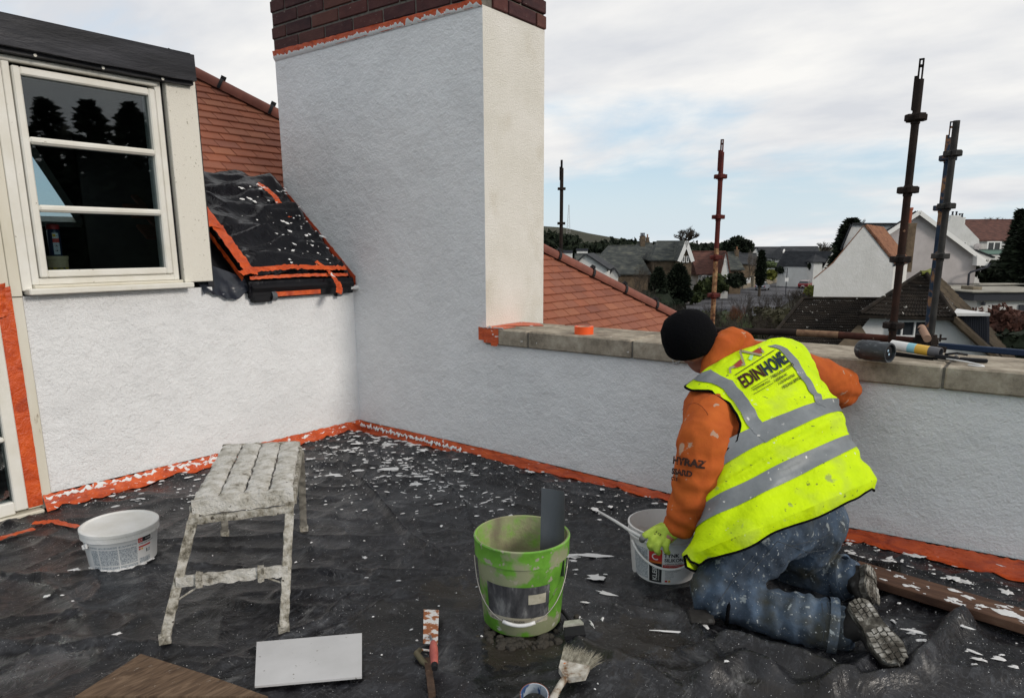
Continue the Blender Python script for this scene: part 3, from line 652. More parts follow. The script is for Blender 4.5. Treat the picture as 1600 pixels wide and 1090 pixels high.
# pantile ribs on the visible slope
rb = MB(); a, b = A[2], A[3]; bd = bk.normalized(); e = (b - a).normalized(); up = e.cross(bd); up = up if up.z > 0 else -up
for i in range(31):
    p = a.lerp(b, -.0) + bd * (.1 + i * .27); rb.tube([p + up * .15, p + (b - a) * 1.05 + up * .15], .05, 5, cap=False)
rb.build('pantile_ribs', m_orroof, ro)
for i in range(1, 14):
    q_ = a.lerp(b, i / 14) + up * .17; MB().beam(q_, q_ + bd * 8.6, .03, .03).build('tile_course', m_redroof, ro)
MB().tube([b + e * .1 - up * .05 + bd * (-.1), b + e * .1 - up * .05 + bd * 8.6], .07, 6).build('gutter', m_dgrey, t)
chimney_px(t, 1412, 1424, 351, 425, 55, m_swall, 0, .9)
MB().lathe([(.2, 0), (.22, .1), (.19, .2), (.2, 1.1), (.24, 1.15), (.24, 1.3), (.1, 1.3)], V(1419, 352, 55.4), 12).build('chimney_pot', mat('terracotta_pot', (.3, .09, .05), .8), t)
# patchy grey gable
t, A, bk, _ = gable_house('grey_gable_house', 'tall house with patchy grey rendered gable, white bargeboards and black downpipe', (1335, 395), (1432, 331), (1527, 402), 62, 14, m_gwall, m_slated, skew=.6, over=.5, barge=.22, th=.1)
MB().prism([V(1526, 415, 61.4), V(1546, 415, 61.4), V(1546, 411, 61.4), V(1527, 399, 61.4)], FH * 1.2).build('soffit_box', m_paint, t)
MB().tube([V(1547, 411, 61.3), V(1543, 417, 61.3), V(1517, 425, 61.3), V(1514, 428, 61.3), V(1510, 478, 61.3)], .09, 8).build('downpipe', m_dgrey, t)
MB().beam(V(1400, 442, 61.9), V(1524, 443, 61.9), .04, .04).build('cable', m_dgrey, t)
# house behind with brown red roof, white chimney gable, balcony window
t = ridge_house('balcony_house', 'house with brown red roof, white chimneys and glazed balcony, right edge', 1500, 1584, 375, 1470, 1583, 344, 92, 12, m_wwall, m_redroof)
MB().prism([V(1455, 420, 91), V(1455, 375, 91), V(1484, 345, 91), V(1487, 336, 91), V(1507, 340, 91), V(1507, 350, 91), V(1530, 374, 91), V(1530, 420, 91)], FH * 1.5).build('gable_wall', m_wwall, t)
chimney_px(t, 1487, 1499, 338, 352, 91.5, m_wwall, 2, 1.0); chimney_px(t, 1499, 1507, 341, 354, 92.8, m_wwall, 2, 1.0)
win_px(None, t, 1540, 377, 1562, 396, 90.9, mull=(.5,), t=.16)
win_px(None, t, 1502, 378, 1509, 384, 90.8)
MB().prism([V(1530, 390, 89.5), V(1575, 390, 89.5), V(1575, 397, 89.5), V(1530, 397, 89.5)], FH * .03).build('balcony_glass', mat('greenish_glass', (.16, .26, .22), .2), t)
MB().beam(V(1530, 397.6, 89.4), V(1578, 397.6, 89.4), .2, .12).build('balcony_floor', m_dgrey, t); MB().beam(V(1530, 389.5, 89.4), V(1578, 389.5, 89.4), .06, .06).build('handrail', m_dgrey, t)
MB().lathe([(.05, 0), (.45, .05), (.45, .25), (.05, .3)], (0, 0, 0), 14, Matrix.Translation(V(1528.5, 386, 90.4)) @ FH.to_track_quat('Z', 'Y').to_matrix().to_4x4()).build('wall_vent', m_gwall, t)
t, A, bk, _ = gable_house('lean_to_roof', 'small white boarded gable below the balcony', (1520, 398), (1524, 392), (1552, 403), 78, 5, m_paint, m_slated, over=.1)
t['category'] = 'roof'
# flat garage
t = thing('flat_roof_garage', 'flat roofed extension with dark fascia band right of the grey gable', 'garage', V(1560, 480, 54) + Vector((0, 0, -3)))
def slab(x0, x1, y0, y1, d, dep, nm, m_): 
    a, b = V(x0, y1, d), V(x1, y1, d); b.z = a.z
    return MB().prism([a, b, b + FH * dep, a + FH * dep], (0, 0, V(x0, y0, d).z - a.z)).build(nm, m_, t)
slab(1521, 1680, 457, 470, 53.6, 9, 'fascia', m_dgrey); slab(1523, 1680, 470, 500, 54, 8.5, 'wall', m_wwall)
slab(1520, 1680, 455, 457, 53.4, 9.6, 'roof', mat('pale_felt', (.34, .32, .27), .9, cols=[(.3, (.2, .19, .17)), (.7, (.45, .43, .37))], scale=.6))
slab(1520, 1534, 448, 454, 55, 1.5, 'parapet', m_stone); slab(1530, 1700, 443, 445, 60, 1, 'parapet', mat('pale_felt', (.3, .3, .3)))
MB().lathe([(.0, 0), (.16, .0), (.16, .2), (0, .3)], V(1536, 477, 53.8), 10).build('lamp', m_dgrey, t)
slab(1590, 1640, 476, 500, 53.9, .1, 'door', m_dgrey)

# near neighbour: dark concrete tiles, half hip gable with white window wall
def tile_plane(p0, p1, p2, p3, cols, rows, amp=.035, step=.03):
    """p0-p1 bottom edge, p3-p2 top edge; stepped courses with rolls"""
    p0, p1, p2, p3 = map(Vector, (p0, p1, p2, p3)); nn = (p1 - p0).cross(p3 - p0).normalized(); nn = nn if nn.z > 0 else -nn
    m_ = MB(); sub = 4; wN = cols * sub; vs = []
    for r in range(rows):
        for e, h_ in ((0, step + .012), (1, .004)):
            t_ = (r + e) / rows
            for c in range(wN + 1):
                u_ = c / wN; ph = c % sub; hh = (0, amp, amp * .3, 0)[ph] if True else 0
                p = p0.lerp(p1, u_).lerp(p3.lerp(p2, u_), t_) + nn * (h_ + hh + .03 * mnoise.noise(Vector((c * .05, r * .3, 0)))); vs.append(p)
    k = wN + 1; fs = []
    for r in range(rows * 2 - 1):
        for c in range(wN): fs.append((r * k + c, r * k + c + 1, (r + 1) * k + c + 1, (r + 1) * k + c))
    return m_.add(vs, fs)
nb = thing('neighbour_house', 'nearest neighbour house with dark lichen spotted tile roof and white half hipped gable', 'house', V(1420, 560, 30) + Vector((0, 0, -3)))
dN = 30; DN = (FH + RH * .66).normalized()
W_ = [V(1364, 491, dN), V(1486, 493, dN), V(1560, 572, dN), V(1560, 640, dN), V(1300, 640, dN), V(1347, 512, dN)]
MB().prism(W_, DN * 7).build('wall', m_wwall, nb)
hipb0, hipb1 = V(1343, 492, dN - .5), V(1491, 496, dN - .5); ap0, ap1 = V(1438, 430, dN + 4.5), V(1447, 430, dN + 4.5)
rf_ = MB().add([hipb0, hipb1, ap1, ap0] + [p - Vector((0, 0, .12)) for p in (hipb0, hipb1, ap1, ap0)], [(0, 1, 2, 3), (4, 7, 6, 5), (0, 4, 5, 1), (1, 5, 6, 2), (3, 7, 4, 0), (2, 6, 7, 3)]).build('roof', m_conc, nb)
tile_plane(hipb0, hipb1, ap1, ap0, 26, 12).build('hip_tiles', m_conc, rf_, kind='stuff')
ridge_back = V(1447, 430, dN + 4.5) + DN * 6
rs0, rs1 = V(1491, 496, dN - .5), V(1600, 596, dN - .5)
# right slope (brown, in the lit tone)
botR = rs1 + DN * 9
tile_plane(rs1, botR, ridge_back, ap1, 22, 20, .03).build('roof_slope', m_concb, nb, kind='stuff')
MB().quad(rs0, rs1, ap1).build('roof_verge', m_concb, nb)
MB().prism([rs0 + Vector((0, 0, .06)), rs1 + Vector((0, 0, .06)), rs1 - Vector((0, 0, .18)), rs0 - Vector((0, 0, .18))], FH * .25).build('verge', m_concb, nb)
# left slope of that wing
lb = V(1300, 545, dN + 1)
MB().quad(hipb0, ap0, ap0 + DN * 6, hipb0 + DN * 7).build('roof_slope', m_concb, nb)
MB().tube([hipb0 + Vector((0, 0, .08)), ap0 + Vector((0, 0, .1))], .09, 6).build('hip_ridge', m_conc, nb); MB().tube([hipb1 + Vector((0, 0, .08)), ap1 + Vector((0, 0, .1))], .09, 6).build('hip_ridge', m_conc, nb)
MB().tube([ap0 + Vector((0, 0, .1)), ap1 + Vector((0, 0, .1)), ridge_back + Vector((0, 0, .1))], .14, 6).build('ridge', m_leafyl, nb)
# main roof, lower left
mr = [V(1180, 560, dN - 2), V(1352, 560, dN - 2), V(1400, 470, dN + 7), V(1254, 469, dN + 7)]
MB().add(mr + [p - Vector((0, 0, .3)) for p in mr], [(0, 1, 2, 3), (4, 7, 6, 5), (0, 4, 5, 1), (3, 7, 4, 0), (2, 6, 7, 3)]).build('main_roof', m_conc, nb)
tile_plane(*mr, 44, 22, .04, .04).build('main_roof_tiles', m_conc, nb, kind='stuff')
MB().tube([mr[3] + Vector((0, 0, .1)), mr[2] + Vector((0, 0, .1))], .1, 6).build('ridge', m_conc, nb); MB().tube([mr[3] + Vector((0, 0, .1)), mr[0] + Vector((0, 0, .1))], .08, 6).build('hip_ridge', m_conc, nb)
# low brown porch roof by the white gable
MB().add([V(1300, 548, dN - 1.5), V(1368, 545, dN - 1.5), V(1345, 508, dN + .2), V(1340, 508, dN + .2)], [(0, 1, 2, 3)]).build('porch_roof', m_concb, nb)
MB().prism([V(1180, 565, dN - 1.5), V(1352, 565, dN - 1.5), V(1352, 565, dN + 6), V(1180, 565, dN + 6)], (0, 0, -3)).build('lower_wall', m_wwall, nb)
win_px(None, nb, 1387, 500, 1446, 526, dN - .03, mull=(.33, .66), t=.075)
MB().prism([V(1386, 500, dN - .06), V(1448, 500, dN - .06), V(1448, 498.5, dN - .06), V(1386, 498.5, dN - .06)], FH * .1).build('window_head', m_gwall, nb)
# clad side dormer
t_ = MB().prism([V(1500, 494, dN + .8), V(1546, 494, dN + .8), V(1546, 540, dN + .8), V(1536, 540, dN + .8)], FH * 3).build('side_dormer', m_dgrey, nb)
for i in range(12): x = 1503 + i * 3.5; MB().beam(V(x, 494.5, dN + .78), V(x, min(540, 494 + (x - 1498) * 1.28), dN + .78), .03, .03).build('cladding_rib', m_dgrey, t_)
MB().prism([V(1494, 489, dN + .5), V(1547, 489, dN + .5), V(1547, 493.5, dN + .5), V(1494, 493.5, dN + .5)], FH * 3.3).build('dormer_fascia', m_paint, nb)

# garden walls, gateposts
gwl = thing('garden_wall', 'low stone garden wall with white railings along the far side of the road', 'wall', gp(1130, 461))
def gwall(x0, y0, x1, y1, h_, m_=m_stone, w_=.35):
    a, b = gp(x0, y0), gp(x1, y1); MB().beam(a + Vector((0, 0, h_ / 2)), b + Vector((0, 0, h_ / 2)), w_, h_).build('wall_section', m_, gwl)
gwall(985, 497, 1126, 459.5, 1.0); gwall(1147, 455, 1174, 448.5, .9); gwall(1196, 445, 1212, 441.5, 1.0); gwall(1222, 438, 1252, 429.5, 1.6); gwall(1252, 429, 1290, 420, 1.6)
for x, y in ((1129, 459), (1137, 457), (1144, 455.7), (1175, 449), (1181, 447.5)):
    a = gp(x, y); MB().box((a.x - .4, a.y - .4, G), (a.x + .4, a.y + .4, G + 2.1)).box((a.x - .48, a.y - .48, G + 2.1), (a.x + .48, a.y + .48, G + 2.25)).build('gatepost', m_stone, gwl)
for i in range(14):
    f_ = i / 13; a = gp(1150 + 23 * f_, 454.5 - 5.6 * f_); MB().box((a.x - .08, a.y - .08, G + .9), (a.x + .08, a.y + .08, G + 1.9)).build('paling', m_paint, gwl)

# ---- vegetation
def leaf_quads(mb_, c, rad, n, size, seed, shape=None, squash=1):
    rnd = random.Random(seed); c = Vector(c)
    for _ in range(n):
        while True:
            p = Vector((rnd.uniform(-1, 1), rnd.uniform(-1, 1), rnd.uniform(-1, 1)))
            if .25 < p.length < 1: break
        q = Vector((p.x * rad[0], p.y * rad[1], p.z * rad[2]))
        lump = mnoise.noise(q * (2.2 / max(rad)) + Vector((seed, 0, 0)))
        q *= .86 + .5 * lump
        if shape: q = shape(q, p)
        u = Vector((rnd.gauss(0, 1), rnd.gauss(0, 1), rnd.gauss(0, 1))).normalized(); v = u.cross(Vector((rnd.gauss(0, 1), rnd.gauss(0, 1), rnd.gauss(0, 1)))).normalized()
        s = size * rnd.uniform(.5, 1.3); o = c + q
        mb_.add([o - u * s, o + v * s * .7, o + u * s, o - v * s * .5], [(0, 1, 2, 3)])
def bush(name, label, cat, px, ybase, ytop, wpx, d, m_, n=900, size=.25, depth=None, group=None):
    z0, z1 = V(px, ybase, d).z, V(px, ytop, d).z; base = V(px, ybase, d)
    hw = wpx / 2 * d / FPX * 1.0; dp = depth or hw
    t = thing(name, label, cat, base, group)
    mb_ = MB(); M_ = [RH, FH]
    def shp(q, p): return RH * q.x + FH * q.y + Vector((0, 0, q.z))
    c = Vector((base.x, base.y, (z0 + z1) / 2)); leaf_quads(mb_, c, (hw, dp, (z1 - z0) / 2), n, size, int(px * 7 + ybase), shp)
    mb_.build('foliage', m_, t)
    core = MB(); core.lathe([(0, -1), (.6, -.8), (.85, -.3), (.8, .3), (.5, .7), (0, .88)], (0, 0, 0), 10, frame(c, RH * hw * .85, FH * dp * .85, Vector((0, 0, 1)) * (z1 - z0) / 2)).build('inner_growth', m_, t)
    return t
def conifer(name, label, px, ybase, ytop, wpx, d, m_, n=2600, size=.35, taper=1.0, zb=None, col=False):
    b = V(px, ybase, d); zt = V(px, ytop, d).z; h_ = zt - b.z; hw = wpx / 2 * d / FPX; rnd = random.Random(px)
    t = thing(name, label, 'tree', b); MB().tube([b - Vector((0, 0, 2)), b + Vector((0, 0, h_ * .9))], [.25, .05], 7).build('trunk', m_bark, t)
    mb_ = MB()
    for _ in range(n):
        f = rnd.random() ** .8; a = rnd.uniform(0, 6.283)
        lob = 1 + .28 * mnoise.noise(Vector((math.cos(a) * 1.5, math.sin(a) * 1.5, f * 5 + px)))
        rr = (math.sin(min(1, f * 3) * math.pi / 2) * (1 - f * .4) * (1 - f ** 5) if col else (1 - f) ** taper + .04) * lob * (1 - .18 * ((f * 11 + a * .3) % 1))
        rr *= rnd.uniform(.55, 1) ** .5; o = b + Vector((math.cos(a) * hw * rr, math.sin(a) * hw * rr, h_ * f))
        out = Vector((math.cos(a), math.sin(a), rnd.uniform(-.5, .6 if not col else 1.5))).normalized(); v = out.cross(Vector((rnd.gauss(0, 1), rnd.gauss(0, 1), 1))).normalized(); s = size * rnd.uniform(.5, 1.3)
        mb_.add([o - out * s, o + v * s * .35, o + out * s, o - v * s * .35], [(0, 1, 2, 3)])
    mb_.build('crown', m_, t); return t
def bare_tree(name, label, px, ybase, ytop, wpx, d, m_=None, seed=1, depth=5, r0=.22, cat='tree', stems=1, zup=.55, nsub=4, group=None):
    b = V(px, ybase, d); h_ = V(px, ytop, d).z - b.z; hw = wpx / 2 * d / FPX; rnd = random.Random(seed); m_ = m_ or m_twig
    t = thing(name, label, cat, b, group); trunk = MB(); tw = MB()
    def grow(p, dr, L, r, k):
        mid = p + dr * L * .5 + Vector((rnd.gauss(0, 1), rnd.gauss(0, 1), rnd.gauss(0, .6))) * L * .06; e = p + dr * L + Vector((rnd.gauss(0, 1), rnd.gauss(0, 1), 0)) * L * .08
        (trunk if k >= depth - 1 else tw).tube([p, mid, e], [r, r * .8, r * .62], 5 if k >= depth - 1 else 3, cap=False)
        if k == 0: return
        for i in range(nsub if k < depth else 3):
            nd = (dr + Vector((rnd.gauss(0, 1), rnd.gauss(0, 1), rnd.gauss(.15, .5))) * .55); nd.z = nd.z + zup * .25; nd.normalize()
            f = rnd.uniform(.45, 1); q = p.lerp(e, f) if f < .95 else e
            grow(q, nd, L * rnd.uniform(.55, .8), r * .55, k - 1)
    for s_ in range(stems):
        dr = Vector((rnd.gauss(0, .35), rnd.gauss(0, .35), 1)).normalized() if stems > 1 else Vector((0, 0, 1)); o = Vector((rnd.uniform(-1, 1), rnd.uniform(-1, 1), 0)) * (hw * .5 if stems > 1 else 0)
        grow(b + o, dr, h_ * .36, r0, depth)
    # fit to the wanted spread
    allv = trunk.v + tw.v; mxh = max(v[2] for v in allv) - b.z; mxw = max((Vector((v[0] - b.x, v[1] - b.y, 0))).length for v in allv)
    sx, sz = hw / mxw, h_ / mxh
    for mb_ in (trunk, tw): mb_.v = [(b.x + (v[0] - b.x) * sx, b.y + (v[1] - b.y) * sx, b.z + (v[2] - b.z) * sz) for v in mb_.v]
    trunk.build('trunk', m_bark, t); tw.build('crown', m_, t); return t
bare_tree('bare_tree', 'large bare tree behind the stone villas', 1070, 400, 351, 52, 150, seed=5, depth=6, r0=.5, nsub=4)
bare_tree('bare_tree', 'pale many stemmed bare tree beside the dark cypress', 1172, 437, 388, 28, 115, seed=8, depth=5, r0=.14, stems=3, m_=mat('pale_twigs', (.17, .15, .13), .9))
bare_tree('bare_tree', 'bare tree tops right of the far terrace', 1289, 405, 376, 34, 140, seed=11, depth=5, r0=.2, stems=2)
bare_tree('bare_tree', 'thin bare tree rising behind the slate hip', 1340, 372, 338, 26, 85, seed=12, depth=5, r0=.12)
bare_tree('bare_tree', 'faint bare tree tops behind the brown red roof', 1555, 380, 338, 46, 130, seed=14, depth=5, r0=.2)
conifer('conifer', 'dark conifer left of the white gable', 1322, 440, 343, 56, 78, m_leafdk, 3200, .55, .55)
conifer('conifer', 'tall dark conifer filling the right edge', 1612, 470, 322, 110, 62, m_leafdk, 5200, .5, .6)
conifer('conifer', 'second conifer behind the one at the right edge', 1580, 440, 328, 40, 74, m_leafdk, 2200, .45, .7)
conifer('cypress', 'narrow dark cypress beside the parked silver car', 1187, 448, 392, 16, 112, m_leafdk, 1600, .45, .5, col=True)
conifer('yew', 'broad dark yew columns below the gabled villa', 1058, 480, 415, 48, 84, m_leafdk, 3600, .5, .5, col=True)
conifer('yew', 'smaller dark yew left of the broad one', 1027, 482, 421, 30, 82, m_leafdk, 2400, .5, .5, col=True)
# Scots pine
pb = V(1152, 440, 150); t = thing('pine_tree', 'spreading dark pine on the skyline between poles', 'tree', pb)
MB().tube([pb, V(1153, 410, 150), V(1150, 392, 150)], [.4, .3, .2], 7).build('trunk', m_bark, t); mb_ = MB()
for i, (x, y, rx, rz) in enumerate(((1140, 380, 1.6, .7), (1152, 374, 2.0, .8), (1164, 378, 1.7, .6), (1147, 386, 2.0, .8), (1160, 387, 2.0, .7), (1171, 384, 1.2, .5), (1136, 388, 1.2, .7), (1153, 380, 1.8, .8), (1168, 391, 1.5, .6))): leaf_quads(mb_, V(x, y, 150), (rx, rx, rz), 330, .34, i + 50)
mb_.build('crown', m_leafdk, t)
bush('hedge', 'golden green clipped hedge by the road', 'hedge', 1204, 438, 421, 18, 128, m_leafyl, 700, .35)
bush('hedge', 'dark green hedge in front of the brown cottage', 'hedge', 1120, 458, 429, 40, 108, m_leafmd, 900, .4)
bush('hedge', 'dull green hedge left of the brown cottage hedge', 'hedge', 1099, 460, 436, 28, 106, m_leafmd, 700, .4)
bush('hedge', 'grassy green mound behind the stone wall', 'hedge', 1085, 472, 455, 36, 96, m_leafmd, 700, .35)
bush('hedge', 'green hedge below the far terrace dormer', 'hedge', 1250, 424, 407, 30, 150, m_leafmd, 700, .45)
bush('hedge', 'dark rounded hedge before the far terrace', 'hedge', 1224, 434, 410, 30, 142, m_leafdk, 700, .45)
bush('hedge', 'dark hedge between far terrace and white cottage', 'hedge', 1273, 422, 408, 22, 136, m_leafdk, 600, .4)
bush('hedge', 'pale green lawn bank by the far terrace', 'hedge', 1202, 418, 409, 26, 158, mat('pale_leaves', (.10, .13, .06), .9), 400, .5)
bush('hedge', 'dark hedge over the wall, left of the golden hedge', 'hedge', 1150, 450, 425, 34, 104, m_leafdk, 700, .4)
bush('beech_hedge', 'tall russet beech hedge below the flat roofed garage', 'hedge', 1570, 560, 477, 170, 40, m_beech, 5200, .17, 3)
bush('hedge', 'very dark green hedge in front of the russet hedge', 'hedge', 1600, 590, 510, 150, 36, m_leafdk, 3000, .2, 2)
bush('hedge', 'dark hedge bank behind the flat roofed garage', 'hedge', 1575, 452, 402, 110, 68, m_leafdk, 2600, .35, 3)
bush('hedge', 'mossy hedge behind the parked blue car', 'hedge', 1266, 462, 446, 22, 105, m_leafyl, 400, .3)
# bare shrubs between us and the road
rnd = random.Random(3)
sh = [(1060, 528, 470, 70, 60), (1110, 530, 462, 80, 55), (1165, 525, 452, 90, 52), (1215, 505, 446, 80, 58), (1245, 485, 446, 50, 70), (1010, 500, 440, 60, 75), (980, 490, 425, 60, 80), (1000, 470, 408, 50, 90), (1195, 535, 488, 90, 40), (1130, 545, 492, 70, 38)]
lab = ['behind the worker hood', 'in front of the road left of the rusty pole', 'in front of the road right of the rusty pole', 'beside the lamp post', 'next to the white gable foot', 'right of the clay ridge', 'close over the clay ridge', 'tallest, hiding the slate hip', 'over the dark neighbour roof edge', 'lowest, just over the tube']
for i, (x, yb, yt, wp, d) in enumerate(sh):
    bare_tree('bare_shrub', 'tangle of bare grey shrub stems ' + lab[i], x, yb, yt, wp, d, seed=20 + i, depth=4, r0=.035, stems=9, cat='shrub', nsub=4, zup=.3)
bare_tree('russet_shrub', 'rust coloured bare bush in the garden below', 1152, 512, 474, 44, 50, m_=m_twigr, seed=40, depth=4, r0=.03, stems=12, cat='shrub', nsub=4, zup=.1)
bush('undergrowth', 'low dark undergrowth below the bare shrubs', 'shrub', 1130, 545, 482, 190, 64, m_leafmd, 2600, .3, 6)
bush('undergrowth', 'dark ivy mass over the clay ridge', 'shrub', 1020, 515, 448, 100, 82, m_leafdk, 1800, .35, 5)
bush('undergrowth', 'brown green scrub left of the neighbour roof', 'shrub', 1215, 520, 480, 90, 56, mat('scrub_leaves', (.06, .055, .03), .9), 1500, .28, 4)
# woodland on the skyline, as one mass
wd = MB(); rnd = random.Random(9)
for i in range(120):
    x = rnd.uniform(780, 1150); d = rnd.uniform(210, 300)
    top = 372 if x < 880 else 378 if x < 960 else 381
    top = {0: 364, 1: 378, 2: 374, 3: 378, 4: 380}[min(4, max(0, int((x - 850) / 45)))] + rnd.uniform(-3, 6)
    c = V(x, top + 12, d); rz_ = (V(x, top, d).z - c.z); leaf_quads(wd, c, (rnd.uniform(4, 7), 5, rz_ * rnd.uniform(.8, 1.1)), 200, .8, i)
    leaf_quads(wd, V(x, top + 26, d), (6, 5, 5), 90, 1.3, i + 500)
tagp(wd.build('woodland', m_leafdk), 'dark wooded skyline behind the slate roofs', 'woodland', kind='stuff')
# radio mast
t = thing('radio_mast', 'thin lattice radio mast on the hill at far left', 'mast', V(888, 372, 1000)); ms = MB()
b0, tp0 = V(888, 368, 1000), V(889, 320, 1000)
for s in (-1, 1): ms.tube([b0 + RH * 2.6 * s, tp0 + RH * .4 * s], .22, 4)
for i in range(11):
    f1, f2 = i / 11, (i + 1) / 11; ms.tube([b0.lerp(tp0, f1) + RH * (2.6 - 2.2 * f1), b0.lerp(tp0, f2) - RH * (2.6 - 2.2 * f2)], .12, 3); ms.tube([b0.lerp(tp0, f1) - RH * (2.6 - 2.2 * f1), b0.lerp(tp0, f2) + RH * (2.6 - 2.2 * f2)], .12, 3)
ms.build('lattice', m_gwall, t)
# lamp / sign post
a = gp(1227, 463); t = thing('sign_post', 'thin street post with small white plate beside the road', 'post', a)
MB().tube([a, a + Vector((0, 0, 4.4))], .06, 8).build('pole', m_dgrey, t); q = a + Vector((0, 0, 2.6)) - FH * .08
MB().box((-.28, -.01, -.3), (.28, .01, .3), frame(q, RH, FH, Vector((0, 0, 1)))).build('plate', m_paint, t)
# ---- parked cars
m_tyre = mat('tyre', (.02, .02, .02), .9)
def car(name, label, px, py, ang, paint, roofm=None):
    o = gp(px, py); o.z = G + .04; t = thing(name, label, 'car', o)
    h_ = FH * math.cos(ang) + RH * math.sin(ang); sd_ = Vector((h_.y, -h_.x, 0)); M = frame(o, h_, sd_, Vector((0, 0, 1)))
    prof = [(-2.05, .35), (-2.1, .75), (-1.95, .95), (-1.7, 1.0), (1.0, .98), (1.95, .80), (2.1, .6), (2.08, .32)]
    def ext(pr, w0, w1=None):
        m_ = MB(); w1 = w1 or w0; n_ = len(pr); zmin = min(p[1] for p in pr); zmax = max(p[1] for p in pr)
        vs = [M @ Vector((x, s * (w0 + (w1 - w0) * (z - zmin) / (zmax - zmin)), z)) for s in (-1, 1) for x, z in pr]
        return m_.add(vs, [tuple(range(n_))[::-1], tuple(range(n_, 2 * n_))] + [(i, (i + 1) % n_, (i + 1) % n_ + n_, i + n_) for i in range(n_)])
    ext(prof, .88, .86).build('body', paint, t)
    ext([(-1.85, .97), (-1.45, 1.42), (.1, 1.42), (.95, .97)], .82, .66).build('windows', m_farglass, t)
    ext([(-1.5, 1.40), (-1.35, 1.49), (-.0, 1.49), (.16, 1.40)], .67, .62).build('roof', roofm or paint, t)
    for x in (-1.3, 1.35):
        for s in (-1, 1):
            Mw = M @ Matrix.Translation((x, s * .8, .32)) @ Matrix.Rotation(R(90), 4, 'X')
            wv = MB(); wv.lathe([(0, -.1), (.2, -.1), (.32, -.08), (.32, .08), (.2, .1), (0, .1)], (0, 0, 0), 14, Mw).build('wheel', m_tyre, t)
    for s in (-1, 1): MB().box((-2.12, s * .78 - .1, .7), (-2.05, s * .78 + .1, .88), M).build('tail_light', mat('tail_light_red', (.35, .02, .02), .3), t)
    MB().box((-2.13, -.26, .5), (-2.08, .26, .62), M).build('number_plate', m_paint, t)
car('parked_car', 'silver grey car parked on the left of the road', 1191, 453.5, .55, mat('silver_car_paint', (.28, .3, .34), .35, metal=.5), mat('pale_car_roof', (.6, .62, .62), .3))
car('parked_car', 'dark red car parked on the right near the white gable', 1258, 450.5, .6, mat('red_car_paint', (.16, .012, .016), .3), mat('pinkish_car_roof', (.5, .42, .42), .3))
car('parked_car', 'dark blue car half hidden by the white gable', 1270, 466, .7, mat('blue_car_paint', (.03, .06, .12), .3))

# ================================================================ SCAFFOLD
m_rust = mat('rusty_scaffold', (.07, .03, .022), .8, spec=.1, cols=[(.3, (.035, .016, .013)), (.6, (.08, .032, .023)), (.8, (.15, .07, .04))], scale=9, bump=[(60, .4, .003)], splat=[(16, .66, (.3, .22, .16), .03)], stretch=(1, 1, .4))
m_dsc = mat('dark_scaffold', (.022, .019, .018), .8, spec=.1, cols=[(.3, (.012, .011, .011)), (.7, (.035, .025, .021))], scale=6, bump=[(60, .4, .003)])
m_bsc = mat('blue_flaked_scaffold', (.03, .05, .08), .8, cols=[(.3, (.015, .025, .05)), (.52, (.03, .05, .08)), (.6, (.25, .13, .07)), (.8, (.32, .22, .12))], scale=14, bump=[(60, .4, .003)])
m_gsc = mat('grey_scaffold', (.045, .045, .044), .8, spec=.15, cols=[(.3, (.025, .025, .025)), (.7, (.07, .067, .063))], scale=8, metal=.3, bump=[(60, .4, .003)])
m_dsc2 = mat('dark_rusted_scaffold', (.028, .017, .014), .8, spec=.1, cols=[(.3, (.015, .011, .010)), (.7, (.045, .022, .016))], scale=8, bump=[(60, .4, .003)], splat=[(22, .7, (.2, .11, .07), .03)])
m_red = mat('dull_red_scaffold', (.09, .018, .014), .7, cols=[(.3, (.055, .012, .01)), (.7, (.13, .026, .02))], scale=8, bump=[(60, .4, .003)])
m_trust = mat('tan_flaking_rust', (.22, .12, .06), .85, cols=[(.38, (.07, .03, .02)), (.5, (.24, .12, .06)), (.65, (.38, .25, .13))], scale=26, bump=[(60, .6, .004)])
def pole(label, px_t, py_t, px_b, d, m_, m2=None, cross=(), rad=.0242, top='spigot', lean=0, split=None, name='scaffold_pole'):
    a = V(px_t, py_t, d); b = Vector((a.x, a.y, -.9)); 
    if lean: b = V(px_b, 560, d); b = a + (b - a) * ((a.z + .9) / (a.z - b.z))
    t = thing(name, label, 'scaffold pole', b); ax_ = (a - b).normalized(); L_ = (a - b).length
    if split:
        c = V(px_t, split, d); f = (a.z - c.z) / (a.z - b.z); mid = a.lerp(b, f); MB().tube([a - ax_ * .12, mid], rad, 14).build('tube', m_, t, smooth=40); MB().tube([mid, b], rad, 14).build('tube', m2, t, smooth=40)
    else: MB().tube([a - ax_ * .12, b], rad, 14).build('tube', m_, t, smooth=40)
    if top == 'spigot':
        M = Matrix.Translation(a) @ ax_.to_track_quat('Z', 'Y').to_matrix().to_4x4()
        s_ = MB(); s_.box((-.014, -.004, -.22), (-.006, .016, 0), M).box((.006, -.004, -.22), (.014, .016, 0), M).box((-.014, -.004, -.008), (.014, .016, 0), M).box((-.014, -.004, -.05), (.014, .016, -.035), M)
        s_.box((.008, -.02, -.30), (.03, .02, -.1), M); s_.build('spigot', m_, t)
    for y in cross:
        f = (a.z - V(px_t, y, d).z) / (a.z - b.z); c = a.lerp(b, f)
        M = frame(c, RH, FH, Vector((0, 0, 1)))
        k_ = MB().box((-.062, -.025, -.02), (.062, .025, .02), M, bev=.004).box((-.025, -.075, -.02), (.025, .075, .02), M, bev=.004).lathe([(.025, -.04), (.028, -.036), (.028, .025), (.025, .03)], c, 12)
        k_.build('ledger_bracket', m_, t)
    return t
pole('tall dark scaffold standard, nearest of the poles, beyond the coping', 1441, 92, 1392, 4.75, m_dsc, m_dsc2, (184, 297, 405, 508), split=300, rad=.0235)
